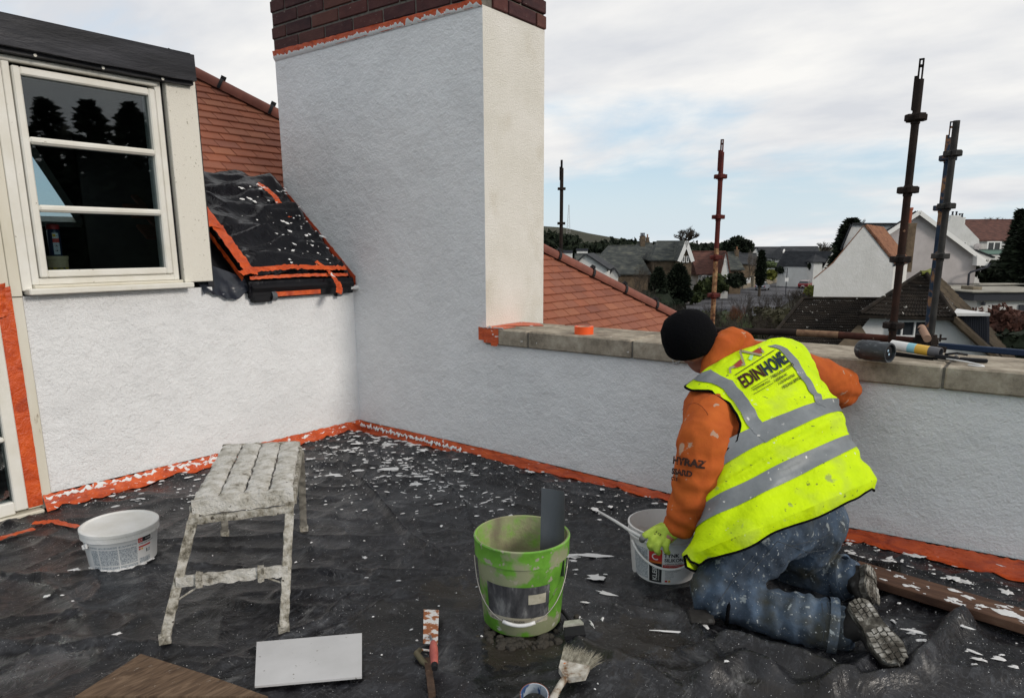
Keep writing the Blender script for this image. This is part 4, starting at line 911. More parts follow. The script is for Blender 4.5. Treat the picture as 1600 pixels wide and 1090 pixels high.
pole('dark red scaffold standard fading to rust behind the worker', 1129, 218, 1119, 7.4, m_red, m_trust, (276, 339, 402, 461), split=388)
pole('thin far scaffold standard beside the chimney', 878, 250, 877, 11.5, m_dsc, m_rust, (295, 349, 402), rad=.028)
pole('grey scaffold tube, taller of the pair clamped together', 1498, 162, 1448, 5.6, m_gsc, None, (240, 322, 400), top=None)
pole('blue flaking scaffold standard, shorter of the pair', 1488, 190, 1436, 5.9, m_bsc, None, (247, 325), lean=0)
t = thing('scaffold_tube', 'horizontal rusty scaffold tube running behind the coping', 'scaffold tube', V(1280, 520, 5.0))
MB().tube([V(1080, 515, 5.6), V(1245, 519.5, 5.15)], .0242, 12).build('tube', m_dsc, t, smooth=40); MB().tube([V(1245, 519.5, 5.15), V(1310, 523, 5.0)], .0244, 12).build('tube', mat('tan_rust', (.22, .13, .07), .8, cols=[(.3, (.12, .06, .04)), (.7, (.3, .19, .11))], scale=20), t, smooth=40)
MB().tube([V(1310, 523, 5.0), V(1442, 533, 4.75)], .0243, 12).build('tube', m_rust, t, smooth=40)
t = thing('scaffold_coupler', 'cluster of scaffold couplers with short brown tube at the pole foot', 'coupler', V(1448, 535, 4.8))
c = V(1450, 534, 4.72); k_ = MB()
for dz, dr in ((0, RH), (.0, FH), (-.07, RH)):
    k_.tube([c + Vector((0, 0, dz)) - dr * .05, c + Vector((0, 0, dz)) + dr * .05], .038, 10)
k_.tube([c - RH * .1 + Vector((0, 0, .02)), c + RH * .12 + Vector((0, 0, .02))], .008, 6).tube([c + Vector((.02, 0, .05)), c + Vector((.02, 0, -.12))], .03, 8).tube([c + RH * .08, c + RH * .08 + Vector((0, 0, .05))], .007, 6)
k_.tube([V(1440, 512, 4.7), V(1434, 514, 4.7)], .006, 6).box((-.05, -.04, -.05), (.05, .04, .05), Matrix.Translation(c + RH * -.03))
k_.build('coupler_body', m_dsc, t, smooth=40)
MB().tube([V(1440, 512, 4.75), V(1449, 529, 4.5)], .0242, 12).build('short_tube', mat('tan_tube', (.32, .2, .14), .8), t, smooth=40)
t = thing('scaffold_tube', 'dark blue horizontal scaffold rail running off to the right', 'scaffold tube', V(1530, 545, 4.9))
MB().beam(V(1466, 539.5, 4.95), V(1680, 558, 4.5), .03, .042, bev=.006).build('rail', mat('navy_paint', (.02, .035, .07), .6, bump=[(30, .3, .003)]), t)
MB().beam(V(1455, 546, 4.6), V(1476, 549, 4.6), .03, .06).build('coupler', m_dsc, t)

# conifers off to the right of the view: they are what the upper window pane mirrors
mb_ = MB()
for i in range(26):
    rnd = random.Random(i + 3); az = R(-4 + i * 2.7); D_ = 44 + rnd.uniform(-6, 12); hgt = 7.75 + D_ * math.tan(R(rnd.uniform(6.5, 11.5))); wd_ = rnd.uniform(2.4, 4.2)
    b = Vector((D_ * math.cos(az), -1.5 + D_ * math.sin(az), G))
    for _ in range(1700):
        f = rnd.random(); a = rnd.uniform(0, 6.283); rr = ((1 - f) ** .7 * wd_ + .1) * (1 + .35 * mnoise.noise(Vector((math.cos(a), math.sin(a), f * 6 + i)))) * rnd.uniform(.5, 1.1)
        o = b + Vector((math.cos(a) * rr, math.sin(a) * rr, hgt * f + .5)); u = Vector((math.cos(a), math.sin(a), rnd.uniform(-.4, .5))).normalized(); v = u.cross(Vector((rnd.gauss(0, 1), rnd.gauss(0, 1), 1))).normalized(); s = rnd.uniform(.2, .5)
        mb_.add([o - u * s, o + v * s * .5, o + u * s, o - v * s * .5], [(0, 1, 2, 3)])
    mb_.lathe([(.3, 0), (wd_ * .8, hgt * .12), (wd_ * .7, hgt * .3), (wd_ * .4, hgt * .6), (.4, hgt * .85), (.05, hgt * .97)], b, 9)
tagp(mb_.build('conifer_wood', m_leafdk), 'belt of tall conifers off to the right, mirrored in the window', 'woodland', kind='stuff')
# ================================================================ TERRACE FLOOR SHEET
def fbm(p, o=4):
    s = 0; a = 1
    for _ in range(o): s += a * mnoise.noise(p); p = p * 2.03; a *= .5
    return s
CR = []
def crease(pts, h, w):
    q = [on(x, y, 2, FL) for x, y in pts]
    for a, b in zip(q, q[1:]): CR.append((a.x, a.y, b.x, b.y, h, w))
crease([(505, 700), (545, 740), (585, 775), (640, 840), (690, 870)], .022, .018)
crease([(640, 720), (690, 750), (725, 790), (740, 830)], .012, .014)
crease([(0, 1010), (90, 1000), (200, 1015), (330, 1020)], .018, .03)
crease([(430, 935), (560, 920), (700, 905)], .012, .03)
crease([(480, 860), (620, 900), (720, 925)], .008, .016)
crease([(700, 700), (850, 765), (990, 815), (1060, 840)], .03, .03)
crease([(640, 700), (800, 760), (900, 800)], .016, .022)
crease([(850, 800), (930, 815), (990, 850)], .012, .02)
crease([(1130, 1015), (1250, 1045), (1330, 1075)], .05, .05)
crease([(1290, 1090), (1390, 1030), (1450, 1010)], .05, .05)
crease([(1430, 1060), (1480, 1000), (1500, 985)], .07, .05)
crease([(1330, 1085), (1450, 1060), (1600, 1075)], .04, .045)
crease([(1040, 950), (1100, 1000), (1130, 1060)], .03, .04)
crease([(930, 950), (1010, 960), (1090, 980)], .022, .03)
crease([(900, 1000), (980, 1040), (1060, 1080)], .016, .04)
crease([(1100, 1075), (1160, 1040), (1200, 1060)], .05, .05)
crease([(1300, 870), (1420, 905), (1600, 965)], .03, .025)
crease([(60, 900), (130, 960), (160, 1040)], .012, .03)
crease([(300, 880), (250, 960), (130, 1010)], .008, .02)
crease([(590, 700), (610, 760), (600, 800)], .008, .012)
rnd = random.Random(77)
for _ in range(46):
    x, y = rnd.uniform(.4, 5), rnd.uniform(-3.6, -.3); a_ = rnd.gauss(.75, .5); L_ = rnd.uniform(.3, 1.1); hh = rnd.uniform(.006, .018); ww = rnd.uniform(.010, .022); px_, py_ = x, y
    for k in range(4):
        nx_, ny_ = px_ + math.cos(a_) * L_ / 4, py_ + math.sin(a_) * L_ / 4; CR.append((px_, py_, nx_, ny_, hh * (1 if 0 < k < 3 else .6), ww)); px_, py_ = nx_, ny_; a_ += rnd.gauss(0, .25)
CRn = np.array(CR)
def sheet_z(X, Y):
    Z = np.zeros_like(X)
    for x0, y0, x1, y1, h_, w_ in CRn:
        dx_, dy_ = x1 - x0, y1 - y0; L2 = dx_ * dx_ + dy_ * dy_
        tt = ((X - x0) * dx_ + (Y - y0) * dy_) / L2; tc_ = np.clip(tt, 0, 1)
        dd = np.hypot(X - x0 - tc_ * dx_, Y - y0 - tc_ * dy_)
        Z = np.maximum(Z, 1.5 * h_ * np.exp(-(dd / w_) ** 1.5))
    Z *= np.clip((-Y - .05) / .08, 0, 1) * np.clip((X - .04) / .06, 0, 1)
    def wv(x, y):
        wx = x + .25 * mnoise.noise(Vector((x * 1.3, y * 1.3, 11))); wy = y + .25 * mnoise.noise(Vector((x * 1.3, y * 1.3, 17)))
        s_, t_ = wx * .82 + wy * .57, -wx * .57 + wy * .82
        r1 = (1 - min(1, abs(mnoise.noise(Vector((s_ * .9, t_ * 3.6, 4.1)))) * 3.2)) ** 3
        r2 = (1 - min(1, abs(mnoise.noise(Vector((s_ * 4.5 + 7, t_ * 1.6, 2.1)))) * 3.6)) ** 3
        r3 = (1 - min(1, abs(mnoise.noise(Vector((wx * 7 + 3, wy * 6, 8.1)))) * 4)) ** 3
        return fbm(Vector((x * 1.8, y * 1.8, 1.3)), 2) * .009 + r1 * .018 + r2 * .011 + r3 * .003
    wob = np.array([wv(x, y) for x, y in zip(X.ravel(), Y.ravel())]).reshape(X.shape)
    near = np.exp(-np.clip(-Y, 0, 9) / .10) + np.exp(-np.clip(X, 0, 9) / .09)
    bun = np.array([abs(fbm(Vector((x * 7, y * 7, 9)), 3)) for x, y in zip(X.ravel(), Y.ravel())]).reshape(X.shape) * .05 * np.clip(near * 1.4, 0, 1)
    big = np.clip((X - 3.75) / .4, 0, 1) * np.clip((-Y - 1.15) / .3, 0, 1) * np.array([max(0, fbm(Vector((x * 3.2, y * 3.2, 7.7)), 3)) for x, y in zip(X.ravel(), Y.ravel())]).reshape(X.shape) * .03
    return FL + Z + wob + bun * np.clip((-Y - .05) / .08, 0, 1) * np.clip((X - .03) / .07, 0, 1) + big - .065 * np.exp(-np.clip(-Y, 0, 9) / .07) - .03 * np.exp(-np.clip(X, 0, 9) / .05)
nx, ny = 330, 300
gx = np.linspace(.012, 5.6, nx); gy = np.linspace(-4.3, -.008, ny); XX, YY = np.meshgrid(gx, gy); ZZ = sheet_z(XX, YY)
vs = np.stack([XX, YY, ZZ], -1).reshape(-1, 3)
ii, jj = np.meshgrid(np.arange(nx - 1), np.arange(ny - 1)); a_ = (jj * nx + ii).ravel(); fsn = np.stack([a_, a_ + 1, a_ + nx + 1, a_ + nx], -1)
def sheetmat():
    m = mat('black_dust_sheet', (.012, .012, .014), .36, cols=[(.36, (.003, .003, .004)), (.50, (.006, .006, .008)), (.60, (.020, .021, .025)), (.74, (.085, .087, .092))], scale=2.6, detail=10, bump=[(6, .35, .03), (22, .18, .008), (140, .25, .002)], rvar=.15, distort=1.2, nrough=.72)
    nt = m.node_tree; N = nt.nodes; L = nt.links.new; b = N['Principled BSDF']; src = b.inputs['Base Color'].links[0].from_socket
    tcn = N.new('ShaderNodeTexCoord'); sx = N.new('ShaderNodeSeparateXYZ'); L(tcn.outputs['Object'], sx.inputs[0])
    def noise(s, d=4, r=.55, st=None, dist=0):
        n = N.new('ShaderNodeTexNoise'); n.inputs['Scale'].default_value = s; n.inputs['Detail'].default_value = d; n.inputs['Roughness'].default_value = r; n.inputs['Distortion'].default_value = dist
        if st: mp_ = N.new('ShaderNodeMapping'); mp_.inputs['Scale'].default_value = st; mp_.inputs['Rotation'].default_value = (0, 0, .6); L(tcn.outputs['Object'], mp_.inputs[0]); L(mp_.outputs[0], n.inputs['Vector'])
        else: L(tcn.outputs['Object'], n.inputs['Vector'])
        return n.outputs[0]
    def mr(v, a, c, d0=0, d1=1):
        n = N.new('ShaderNodeMapRange'); n.inputs[1].default_value = a; n.inputs[2].default_value = c; n.inputs[3].default_value = d0; n.inputs[4].default_value = d1; L(v, n.inputs[0]); return n.outputs[0]
    def mul(a, c, op='MULTIPLY'):
        n = N.new('ShaderNodeMath'); n.operation = op; L(a, n.inputs[0]); (L(c, n.inputs[1]) if not isinstance(c, (int, float)) else setattr(n.inputs[1], 'default_value', c)); return n.outputs[0]
    def mixc(f, a, col):
        n = N.new('ShaderNodeMix'); n.data_type = 'RGBA'; L(f, n.inputs[0]); L(a, n.inputs[6]); n.inputs[7].default_value = (*col, 1); return n.outputs[2]
    c = src
    dst = mul(mr(sx.outputs[1], -.25, -.8), mr(sx.outputs[0], .2, .8))                  # the strip by the walls is fresh and clean
    c = mixc(mul(mul(mr(noise(38, 9, .78, (1, .4, 1), .9), .50, .70), mr(noise(1.5, 5, .6), .36, .62, .2, 1)), mul(dst, .75)), c, (.090, .096, .108))      # scuffed dust
    c = mixc(mul(mul(mr(noise(90, 5, .75, (.25, 1, 1), .4), .55, .70), mr(noise(2.6, 5, .6), .48, .62)), mul(dst, .5)), c, (.17, .17, .17))
    c = mixc(mul(mr(noise(30, 8, .8), .62, .72), .5), c, (.12, .125, .135))
    # brown dried mud patches
    mud = mul(mr(noise(2.1, 6, .65, None, .4), .52, .60), mr(noise(11, 6, .7), .38, .6)); mud = mul(mud, mr(sx.outputs[0], 1.9, 3.0)); mud = mul(mud, mr(sx.outputs[1], -1.0, -1.5)); mud = mul(mud, .35)
    c = mixc(mud, c, (.024, .018, .012))
    c = mixc(mul(mul(mr(noise(9, 6, .7, (1, .35, 1), .6), .58, .74), mr(noise(3.3), .45, .6)), .45), c, (.30, .30, .30))
    for (qx, qy), rr_, col in ((on(712, 930, 2, FL)[:2], .15, (.022, .017, .011)), (on(600, 985, 2, FL)[:2], .17, (.010, .009, .008)), (on(665, 960, 2, FL)[:2], .12, (.006, .006, .006)), (on(815, 1012, 2, FL)[:2], .14, (.030, .025, .019)), (on(985, 1010, 2, FL)[:2], .2, (.016, .013, .010))):
        cx_ = N.new('ShaderNodeCombineXYZ'); L(sx.outputs[0], cx_.inputs[0]); L(sx.outputs[1], cx_.inputs[1]); vd = N.new('ShaderNodeVectorMath'); vd.operation = 'DISTANCE'; L(cx_.outputs[0], vd.inputs[0]); vd.inputs[1].default_value = (qx, qy, 0)
        dn = mul(vd.outputs['Value'], mul(mr(noise(6, 5, .7), .3, .7, -.11, .11), 1.0), 'ADD'); mk = mr(dn, rr_, rr_ * .8)
        c = mixc(mul(mk, .85), c, col)
    # white spatter: dense by the walls, thin in the middle
    wall = mul(mr(sx.outputs[1], -1.1, -.1), mr(sx.outputs[0], 1.3, .1), 'MAXIMUM')
    th = mr(wall, 0, 1, .77, .69)
    sp = N.new('ShaderNodeMath'); sp.operation = 'GREATER_THAN'; L(noise(42, 3, .6, (1, .6, 1)), sp.inputs[0]); L(th, sp.inputs[1])
    c = mixc(sp.outputs[0], c, (.62, .62, .61))
    sp2 = N.new('ShaderNodeMath'); sp2.operation = 'GREATER_THAN'; L(noise(150, 2, .5), sp2.inputs[0]); L(mr(wall, 0, 1, .725, .685), sp2.inputs[1])
    c = mixc(sp2.outputs[0], c, (.55, .55, .55))
    L(c, b.inputs['Base Color']); b.inputs['Specular IOR Level'].default_value = .38
    return m
m_sheet = sheetmat()
me = bpy.data.meshes.new('plastic_sheet'); me.from_pydata(vs.tolist(), [], fsn.tolist()); me.materials.append(m_sheet)
for p in me.polygons: p.use_smooth = True
sh_ = bpy.data.objects.new('plastic_sheet', me); COL.objects.link(sh_)
tagp(sh_, 'black polythene dust sheet, creased and splashed with white, covering the whole terrace floor', 'plastic sheet')
def zs_(x, y): return float(sheet_z(np.array([[x]]), np.array([[y]]))[0, 0])
# the sheet's edge turned up against both walls
ed = MB(); rnd = random.Random(4); n = 220; vs = []
for i in range(n + 1):
    y = -2.46 + 2.46 * i / n; k = .012 * mnoise.noise(Vector((y * 9, 0, 0)))
    vs += [(.013, y, zs_(.013, y) + .002), (.009, y, -.06 + k * .3), (.004, y, -.03)]
ed.add(vs, [(3 * i + j, 3 * i + 3 + j, 3 * i + 4 + j, 3 * i + 1 + j) for i in range(n) for j in range(2)])
vs = []; n2 = 420
for i in range(n2 + 1):
    x = 5.6 * i / n2; k = .014 * mnoise.noise(Vector((x * 8, 3, 0)))
    vs += [(x, -.008, zs_(x, -.008) + .002), (x, -.004, -.10 + k * .3), (x, .01, -.06)]
ed.add(vs, [(3 * i + j, 3 * i + 1 + j, 3 * i + 4 + j, 3 * i + 3 + j) for i in range(n2) for j in range(2)])
eo = ed.build('turned_up_edge', m_sheet, sh_, smooth=True)

# orange tape at the foot of the walls
t = crinkle_strip([(.006, -2.45, .018), (.006, 0, .0)], [(.075, -2.46, -.08), (.07, 0, -.09)], (1, 0, .4), 120, 21, .016, .006)
t.v = [(x, y, max(z, zs_(max(x, .013), y) + .006) if x > .03 else z) for x, y, z in t.v]
tagp(t.build('masking_tape', m_orangespl, smooth=True), 'crinkled orange tape along the foot of the left wall, smeared with white', 'tape')
t = crinkle_strip([(0, -.006, -.004), (1.43, -.006, -.022), (2.9, -.006, -.06), (3.95, -.006, -.03), (4.7, -.006, -.01), (5.5, -.006, .0)],
                  [(0, -.045, -.11), (1.43, -.05, -.12), (2.9, -.06, -.14), (3.95, -.09, -.14), (4.7, -.11, -.13), (5.5, -.11, -.13)], (0, -1, .4), 260, 22, .014, .005)
# keep the strip above the sheet
t.v = [(x, y, max(z, zs_(x, min(y, -.009)) + .006) if y < -.02 else z) for x, y, z in t.v]
tagp(t.build('masking_tape', mat('deep_orange_tape', (.52, .075, .011), .42, cols=[(.3, (.30, .034, .008)), (.5, (.50, .07, .011)), (.7, (.66, .105, .014))], scale=9, bump=[(12, .6, .025), (50, .5, .008)], splat=[(10, .70, (.70, .69, .68), .015), (70, .72, (.70, .69, .68), .02)], distort=1.5, stretch=(.5, 1, 2)), smooth=True), 'long crinkled orange tape along the foot of the parapet wall', 'tape')
for pts, lab in (([(.03, -.10, .0), (.09, -.07, -.03), (.17, -.05, -.05)], 'loose orange tape tail hanging in the wall corner'),):
    a = [Vector(p) for p in pts]; b = [p + Vector((.0, .035, -.02)) for p in a]
    tagp(crinkle_strip(a, b, (1, -1, .3), 14, 31, .01, .004).build('tape_tail', m_orangespl, smooth=True), lab, 'tape')
def floor_strip(pts, w_, seed, name, label, m_=m_orange, lift=.008):
    q = [on(x, y, 2, FL) for x, y in pts]; A = []; B = []
    for i, p in enumerate(q):
        d = (q[min(i + 1, len(q) - 1)] - q[max(i - 1, 0)]).normalized(); s_ = Vector((-d.y, d.x, 0)) * w_ / 2
        for L_, r in ((A, p + s_), (B, p - s_)): L_.append(Vector((r.x, r.y, zs_(r.x, r.y) + lift)))
    return tagp(crinkle_strip(A, B, (0, 0, 1), 24, seed, .008, .005).build(name, m_, smooth=True), label, 'tape')
floor_strip([(-30, 858), (10, 845), (55, 832)], .05, 41, 'tape_strip', 'torn orange tape on the sheet below the door sill')
floor_strip([(52, 825), (85, 822), (122, 828)], .04, 42, 'tape_strip', 'short torn orange tape on the sheet by the white tub')

# ---- render splashes: thick white blobs
def blob(mb_, c, ex, ey, n_, rnd, th=.003):
    k = rnd.randint(11, 18); ph = rnd.uniform(0, 9); vs_ = []
    for i in range(k):
        a = 2 * math.pi * i / k; r = max(.3, 1 + .9 * mnoise.noise(Vector((math.cos(a) * 2.1 + ph, math.sin(a) * 2.1, ph))) + rnd.uniform(-.12, .12))
        vs_.append(c + ex * math.cos(a) * r + ey * math.sin(a) * r)
    vs2 = [c + (v - c) * .6 + n_ * th for v in vs_] + [c + n_ * th * 1.15]
    mb_.add([v + n_ * .0 for v in vs_] + vs2, [(i, (i + 1) % k, k + (i + 1) % k, k + i) for i in range(k)] + [(k + i, k + (i + 1) % k, 2 * k) for i in range(k)])
spl = MB(); rnd = random.Random(12); Z1 = Vector((0, 0, 1))
def fblob(x, y, rx, ry, ang): 
    if x > 5.4 or y < -4 or y > -.02 or x < .03: return
    z = max(zs_(x, y), zs_(x + rx * .5, y), zs_(x, y + ry * .5)) + .0015
    e = Vector((math.cos(ang), math.sin(ang), 0)); blob(spl, Vector((x, y, z)), e * rx, Vector((-e.y, e.x, 0)) * ry, Z1, rnd)
for _ in range(90):                                            # corner
    x = abs(rnd.gauss(0, .55)) + .05; y = -(abs(rnd.gauss(0, .42)) + .05)
    if x < .05 or y > -.05: continue
    s = .005 + .016 * rnd.random() ** 2.2; fblob(x, y, s * rnd.uniform(1, 2.6), s, rnd.gauss(.65, .5))
for _ in range(80):                                            # swash parallel to the right wall
    x = rnd.uniform(.3, 5.2); y = -.06 - abs(rnd.gauss(0, .13)); s = .004 + .017 * rnd.random() ** 2; fblob(x, y, s * rnd.uniform(1, 2.2), s, rnd.gauss(0, .7))
for _ in range(40):
    x = .05 + abs(rnd.gauss(0, .12)); y = rnd.uniform(-2.4, -.1); s = .005 + .015 * rnd.random() ** 2; fblob(x, y, s * rnd.uniform(1, 2.2), s, rnd.gauss(1.5, .6))
for _ in range(90):
    x = rnd.uniform(.2, 4.7); y = rnd.uniform(-3.1, -.1); s = .003 + .008 * rnd.random() ** 3; fblob(x, y, s * rnd.uniform(1, 2), s, rnd.uniform(0, 3))
def pblob(px, py, wx, wy, ang=0, m_=spl):
    p = on(px, py, 2, FL); D = (p - CAM).dot(FW); fblob(p.x, p.y, wx / 2 * D / FPX, wy / 2 * D / FPX * 1.8, ang)
ca = math.atan2(RT.y, RT.x)
for cx_, cy_, sx_, sy_, n_, big_ in ((545, 700, 26, 9, 70, 1), (610, 722, 30, 8, 90, 1.1), (655, 740, 30, 9, 90, 1.2), (600, 750, 50, 16, 90, .8), (700, 765, 36, 9, 70, 1), (560, 775, 60, 22, 60, .7), (760, 790, 40, 9, 50, .9), (760, 735, 40, 7, 50, 1), (850, 765, 60, 10, 50, .8), (850, 800, 60, 14, 40, .7), (500, 720, 18, 14, 40, .8), (490, 745, 14, 14, 30, .7), (940, 800, 16, 5, 14, 1), (215, 785, 40, 8, 26, 1.1), (300, 765, 30, 10, 16, 1), (1380, 880, 50, 10, 26, 1), (1500, 910, 50, 14, 30, 1.1), (1420, 980, 60, 24, 26, .8), (1540, 1030, 40, 20, 20, .9), (900, 905, 50, 30, 30, .6), (1320, 850, 30, 6, 18, .9), (640, 850, 90, 40, 40, .5)):
    for _ in range(int(n_ * .75)):
        p = on(rnd.gauss(cx_, sx_), rnd.gauss(cy_, sy_), 2, FL)
        s = (.0018 + .011 * rnd.random() ** 3.2) * big_; fblob(p.x, p.y, s * rnd.uniform(1, 3.2), s * rnd.uniform(.6, 1), ca + rnd.gauss(0, .45))
for px, py, wx, wy, an in ((932, 905, 26, 12, 0), (948, 930, 30, 5, -.5), (895, 876, 12, 4, 0), (925, 872, 60, 7, -.12), (890, 868, 26, 8, -.2), (118, 893, 16, 6, .2), (1045, 990, 60, 2.5, -.15), (770, 715, 30, 5, -.4), (560, 735, 20, 6, .3), (608, 736, 34, 9, .1), (650, 758, 18, 8, 0), (520, 745, 22, 5, .3), (1283, 988, 10, 4, 0), (930, 800, 14, 9, .3), (953, 803, 9, 6, 0), (180, 1000, 20, 5, .7), (690, 825, 5, 4, 0), (1425, 1010, 34, 5, -.5), (1438, 1028, 16, 4, 0), (1395, 975, 6, 8, 0), (1530, 1035, 20, 5, -.4), (1560, 1030, 18, 8, -.2), (1500, 1003, 30, 4, -.8), (1516, 1022, 28, 4, -.8), (1585, 1042, 14, 5, 0), (1100, 990, 12, 16, 0), (925, 975, 4, 14, .2), (941, 968, 4, 6, 0), (905, 965, 4, 5, 0), (1260, 1040, 10, 6, 0), (1308, 1058, 4, 16, 0), (1447, 945, 22, 5, -.2), (1390, 885, 20, 8, -.3), (1420, 890, 14, 6, -.3), (1487, 905, 20, 10, -.3), (1510, 910, 16, 10, .3), (1350, 880, 20, 12, 0), (1572, 925, 20, 10, .3), (1335, 905, 8, 5, 0)): pblob(px, py, wx, wy, ca + an)
m_spl = mat('white_render_splash', (.68, .68, .68), .6)
tagp(spl.build('render_splashes', m_spl, smooth=False), 'white render splashes scattered over the black sheet', 'splashes', kind='stuff')
# smears on the two tapes
ragged([(.022, -2.42, .008), (.03, -.25, -.028)], [(.03, -2.42, -.006), (.036, -.25, -.042)], (1, 0, .3), 200, 5, .012, .02, .006)
sm = ragged([(.05, -.035, -.02), (1.2, -.035, -.05)], [(.05, -.04, -.038), (1.2, -.045, -.066)], (0, -1, .3), 200, 6, .02, .02, .006)
sm2 = ragged([(.024, -2.44, .012), (.026, -.15, -.02)], [(.032, -2.44, -.004), (.032, -.15, -.036)], (1, 0, .3), 260, 7, .016, .022, .006)
sm.v += []; n_ = len(sm.v); sm.f += [tuple(i + n_ for i in f) for f in sm2.f]; sm.v += sm2.v
tagp(sm.build('render_smear', m_white_splash, smooth=True), 'white smears of render over the orange tapes in the corner', 'splashes', kind='stuff')

# ================================================================ ROOF WINDOW UNDER BLACK POLYTHENE
m_poly = mat('black_polythene', (.004, .004, .006), .22, spec=.38, bump=[(8, .35, .03)], rvar=0, distort=1.0, splat=[(4, .64, (.016, .016, .022), .12)])
sk = thing('covered_skylight', 'roof window wrapped in creased black polythene and orange tape beside the chimney', 'skylight', (-.4, -.5, 1.45))
RH_ = 1.312
def rpt(x, y, h): return Vector((x, y, zroof(x) + h * RH_))       # by roof coordinates
# frame box below the sheet
sb = MB(); hq = .075
sb.prism([rpt(-.93, -.96, -.02), rpt(.02, -.98, -.02), rpt(.02, -.06, -.02), rpt(-.93, -.02, -.02)], rn * (hq + .02)); sb.build('frame', m_black, sk)
nu, nv = 110, 90; vs = []
for i in range(nu + 1):
    u_ = i / nu
    for j in range(nv + 1):
        v_ = j / nv; x = -1.02 + 1.07 * u_; yl = -1.28 if x < -.62 else -1.28 + min(1, (x + .62) / .06) * .29; yr = .0 if x < -.78 else -.01
        y = yl + (yr - yl) * v_
        if y > -.004: y = -.004
        ed_ = min(1, u_ * 7) * min(1, max(0, (1 - v_)) * 9 + .3)
        ph = x * 26 + 1.4 * mnoise.noise(Vector((y * 3, x * 2, 0))) * 3
        wr = .034 * abs(math.sin(ph * .5 + 1.2 * math.sin(y * 5))) ** 3 * (.4 + mnoise.noise(Vector((x * 5, y * 2.5, 3))) + .5) + .018 * mnoise.noise(Vector((x * 6, y * 4, 8))) + .020 * (1 - min(1, abs(mnoise.noise(Vector((x * 9 + y * 1.5, y * 2.4, 5)))) * 3.2)) ** 2
        h_ = .088 * ed_ + wr + .012
        if x < -.85: h_ += .03 * math.sin((x + 1.02) / .17 * math.pi) * (1 - v_ * .5)
        vs.append(rpt(x, y, max(.035 if x < -.9 else .03, h_)))
k = nv + 1
MB().add(vs, [(i * k + j, i * k + j + 1, (i + 1) * k + j + 1, (i + 1) * k + j) for i in range(nu) for j in range(nv)]).build('polythene_cover', m_poly, sk, smooth=True)
# hanging lower edge and flap under the cladding panel
vs = []; nn_ = 60
for i in range(nn_ + 1):
    y = -1.0 + .96 * i / nn_; k_ = .008 * mnoise.noise(Vector((y * 14, 0, 2)))
    dp = .06 if (.22 < (y + 1.0) < .36 or y > -.19) else .035
    p = rpt(.05, y, .09); vs += [p, p + Vector((.012 + k_, 0, -.05)), p + Vector((-.01, 0, -.085 - dp * .7 + k_))]
MB().add(vs, [(3 * i + j, 3 * i + 3 + j, 3 * i + 4 + j, 3 * i + 1 + j) for i in range(nn_) for j in range(2)]).build('hanging_edge', m_poly, sk, smooth=True)
vs = []
for i in range(31):
    f = i / 30; y = -1.33 + .40 * f
    for j in range(9):
        g_ = j / 8; zt_ = 1.42 - .20 * f; zb_ = 1.145 + .02 * math.sin(f * 9) - .03 * f * (1 - f) * 4 + .02 * mnoise.noise(Vector((f * 7, 0, 0)))
        vs.append((.0 + .02 * mnoise.noise(Vector((f * 5, g_ * 3, 1))) + .035 * g_ + (-.25 * (1 - g_) * (1 - f)), y, zt_ + (zb_ - zt_) * g_))
MB().add(vs, [(i * 9 + j, i * 9 + j + 1, i * 9 + 10 + j, i * 9 + 9 + j) for i in range(30) for j in range(8)]).build('loose_flap', mat('bluish_polythene', (.02, .024, .034), .3, bump=[(10, .4, .02)]), sk, smooth=True)
def roof_strip(pts, w_, h_, seed, m_=m_orange, name='tape_strip', coords=None, amp=.007, edge=.004, n=None):
    q = coords or [onr(x, y, 1.14 + h_ * RH_) for x, y in pts]; A = []; B = []
    for i, p in enumerate(q):
        d = (q[min(i + 1, len(q) - 1)] - q[max(i - 1, 0)]).normalized(); s_ = rn.cross(d).normalized() * w_ / 2; A.append(p + s_); B.append(p - s_)
    return crinkle_strip(A, B, rn, n or 10 * len(q), seed, amp, edge).build(name, m_, sk, smooth=True)
roof_strip(0, .085, 0, 51, coords=[rpt(-.62, -.99, .14), rpt(-.45, -.985, .142), rpt(-.2, -.975, .14), rpt(.03, -.975, .135)], amp=.014)
# its folded-down outer half, on the side of the frame
A = [rpt(-.60, -1.02, .10), rpt(-.3, -1.018, .10), rpt(.03, -1.015, .10)]; B = [p - rn * .03 + Vector((0, -.004, 0)) for p in A]
crinkle_strip(A, B, (0, -1, 0), 30, 53, .006, .003).build('tape_strip', m_orange, sk, smooth=True)
roof_strip(0, .05, 0, 54, coords=[rpt(.035, -1.02, .138), rpt(.03, -.8, .14), rpt(.02, -.6, .14), rpt(.03, -.4, .138), rpt(.035, -.22, .136), rpt(.04, -.10, .135)], amp=.016)
A = [rpt(.052, -.99, .12), rpt(.052, -.55, .125), rpt(.055, -.10, .12)]; B = [p + Vector((.006, 0, -.022)) for p in A]
crinkle_strip(A, B, (1, 0, 0), 50, 58, .006, .003).build('tape_strip', m_orange, sk, smooth=True)
roof_strip([(493, 409), (510, 420), (523, 436), (527, 445)], .04, .135, 55, m_orangespl)
roof_strip([(527, 440), (530, 450), (529, 459)], .05, .13, 56)
roof_strip([(376, 428), (388, 424), (402, 427)], .05, .15, 57)
roof_strip([(316, 351), (333, 352), (349, 356)], .045, .15, 59)
roof_strip([(402, 287), (415, 295), (430, 308), (438, 322)], .055, .14, 60, m_orangespl)
roof_strip([(438, 318), (444, 330), (452, 340)], .05, .11, 61)
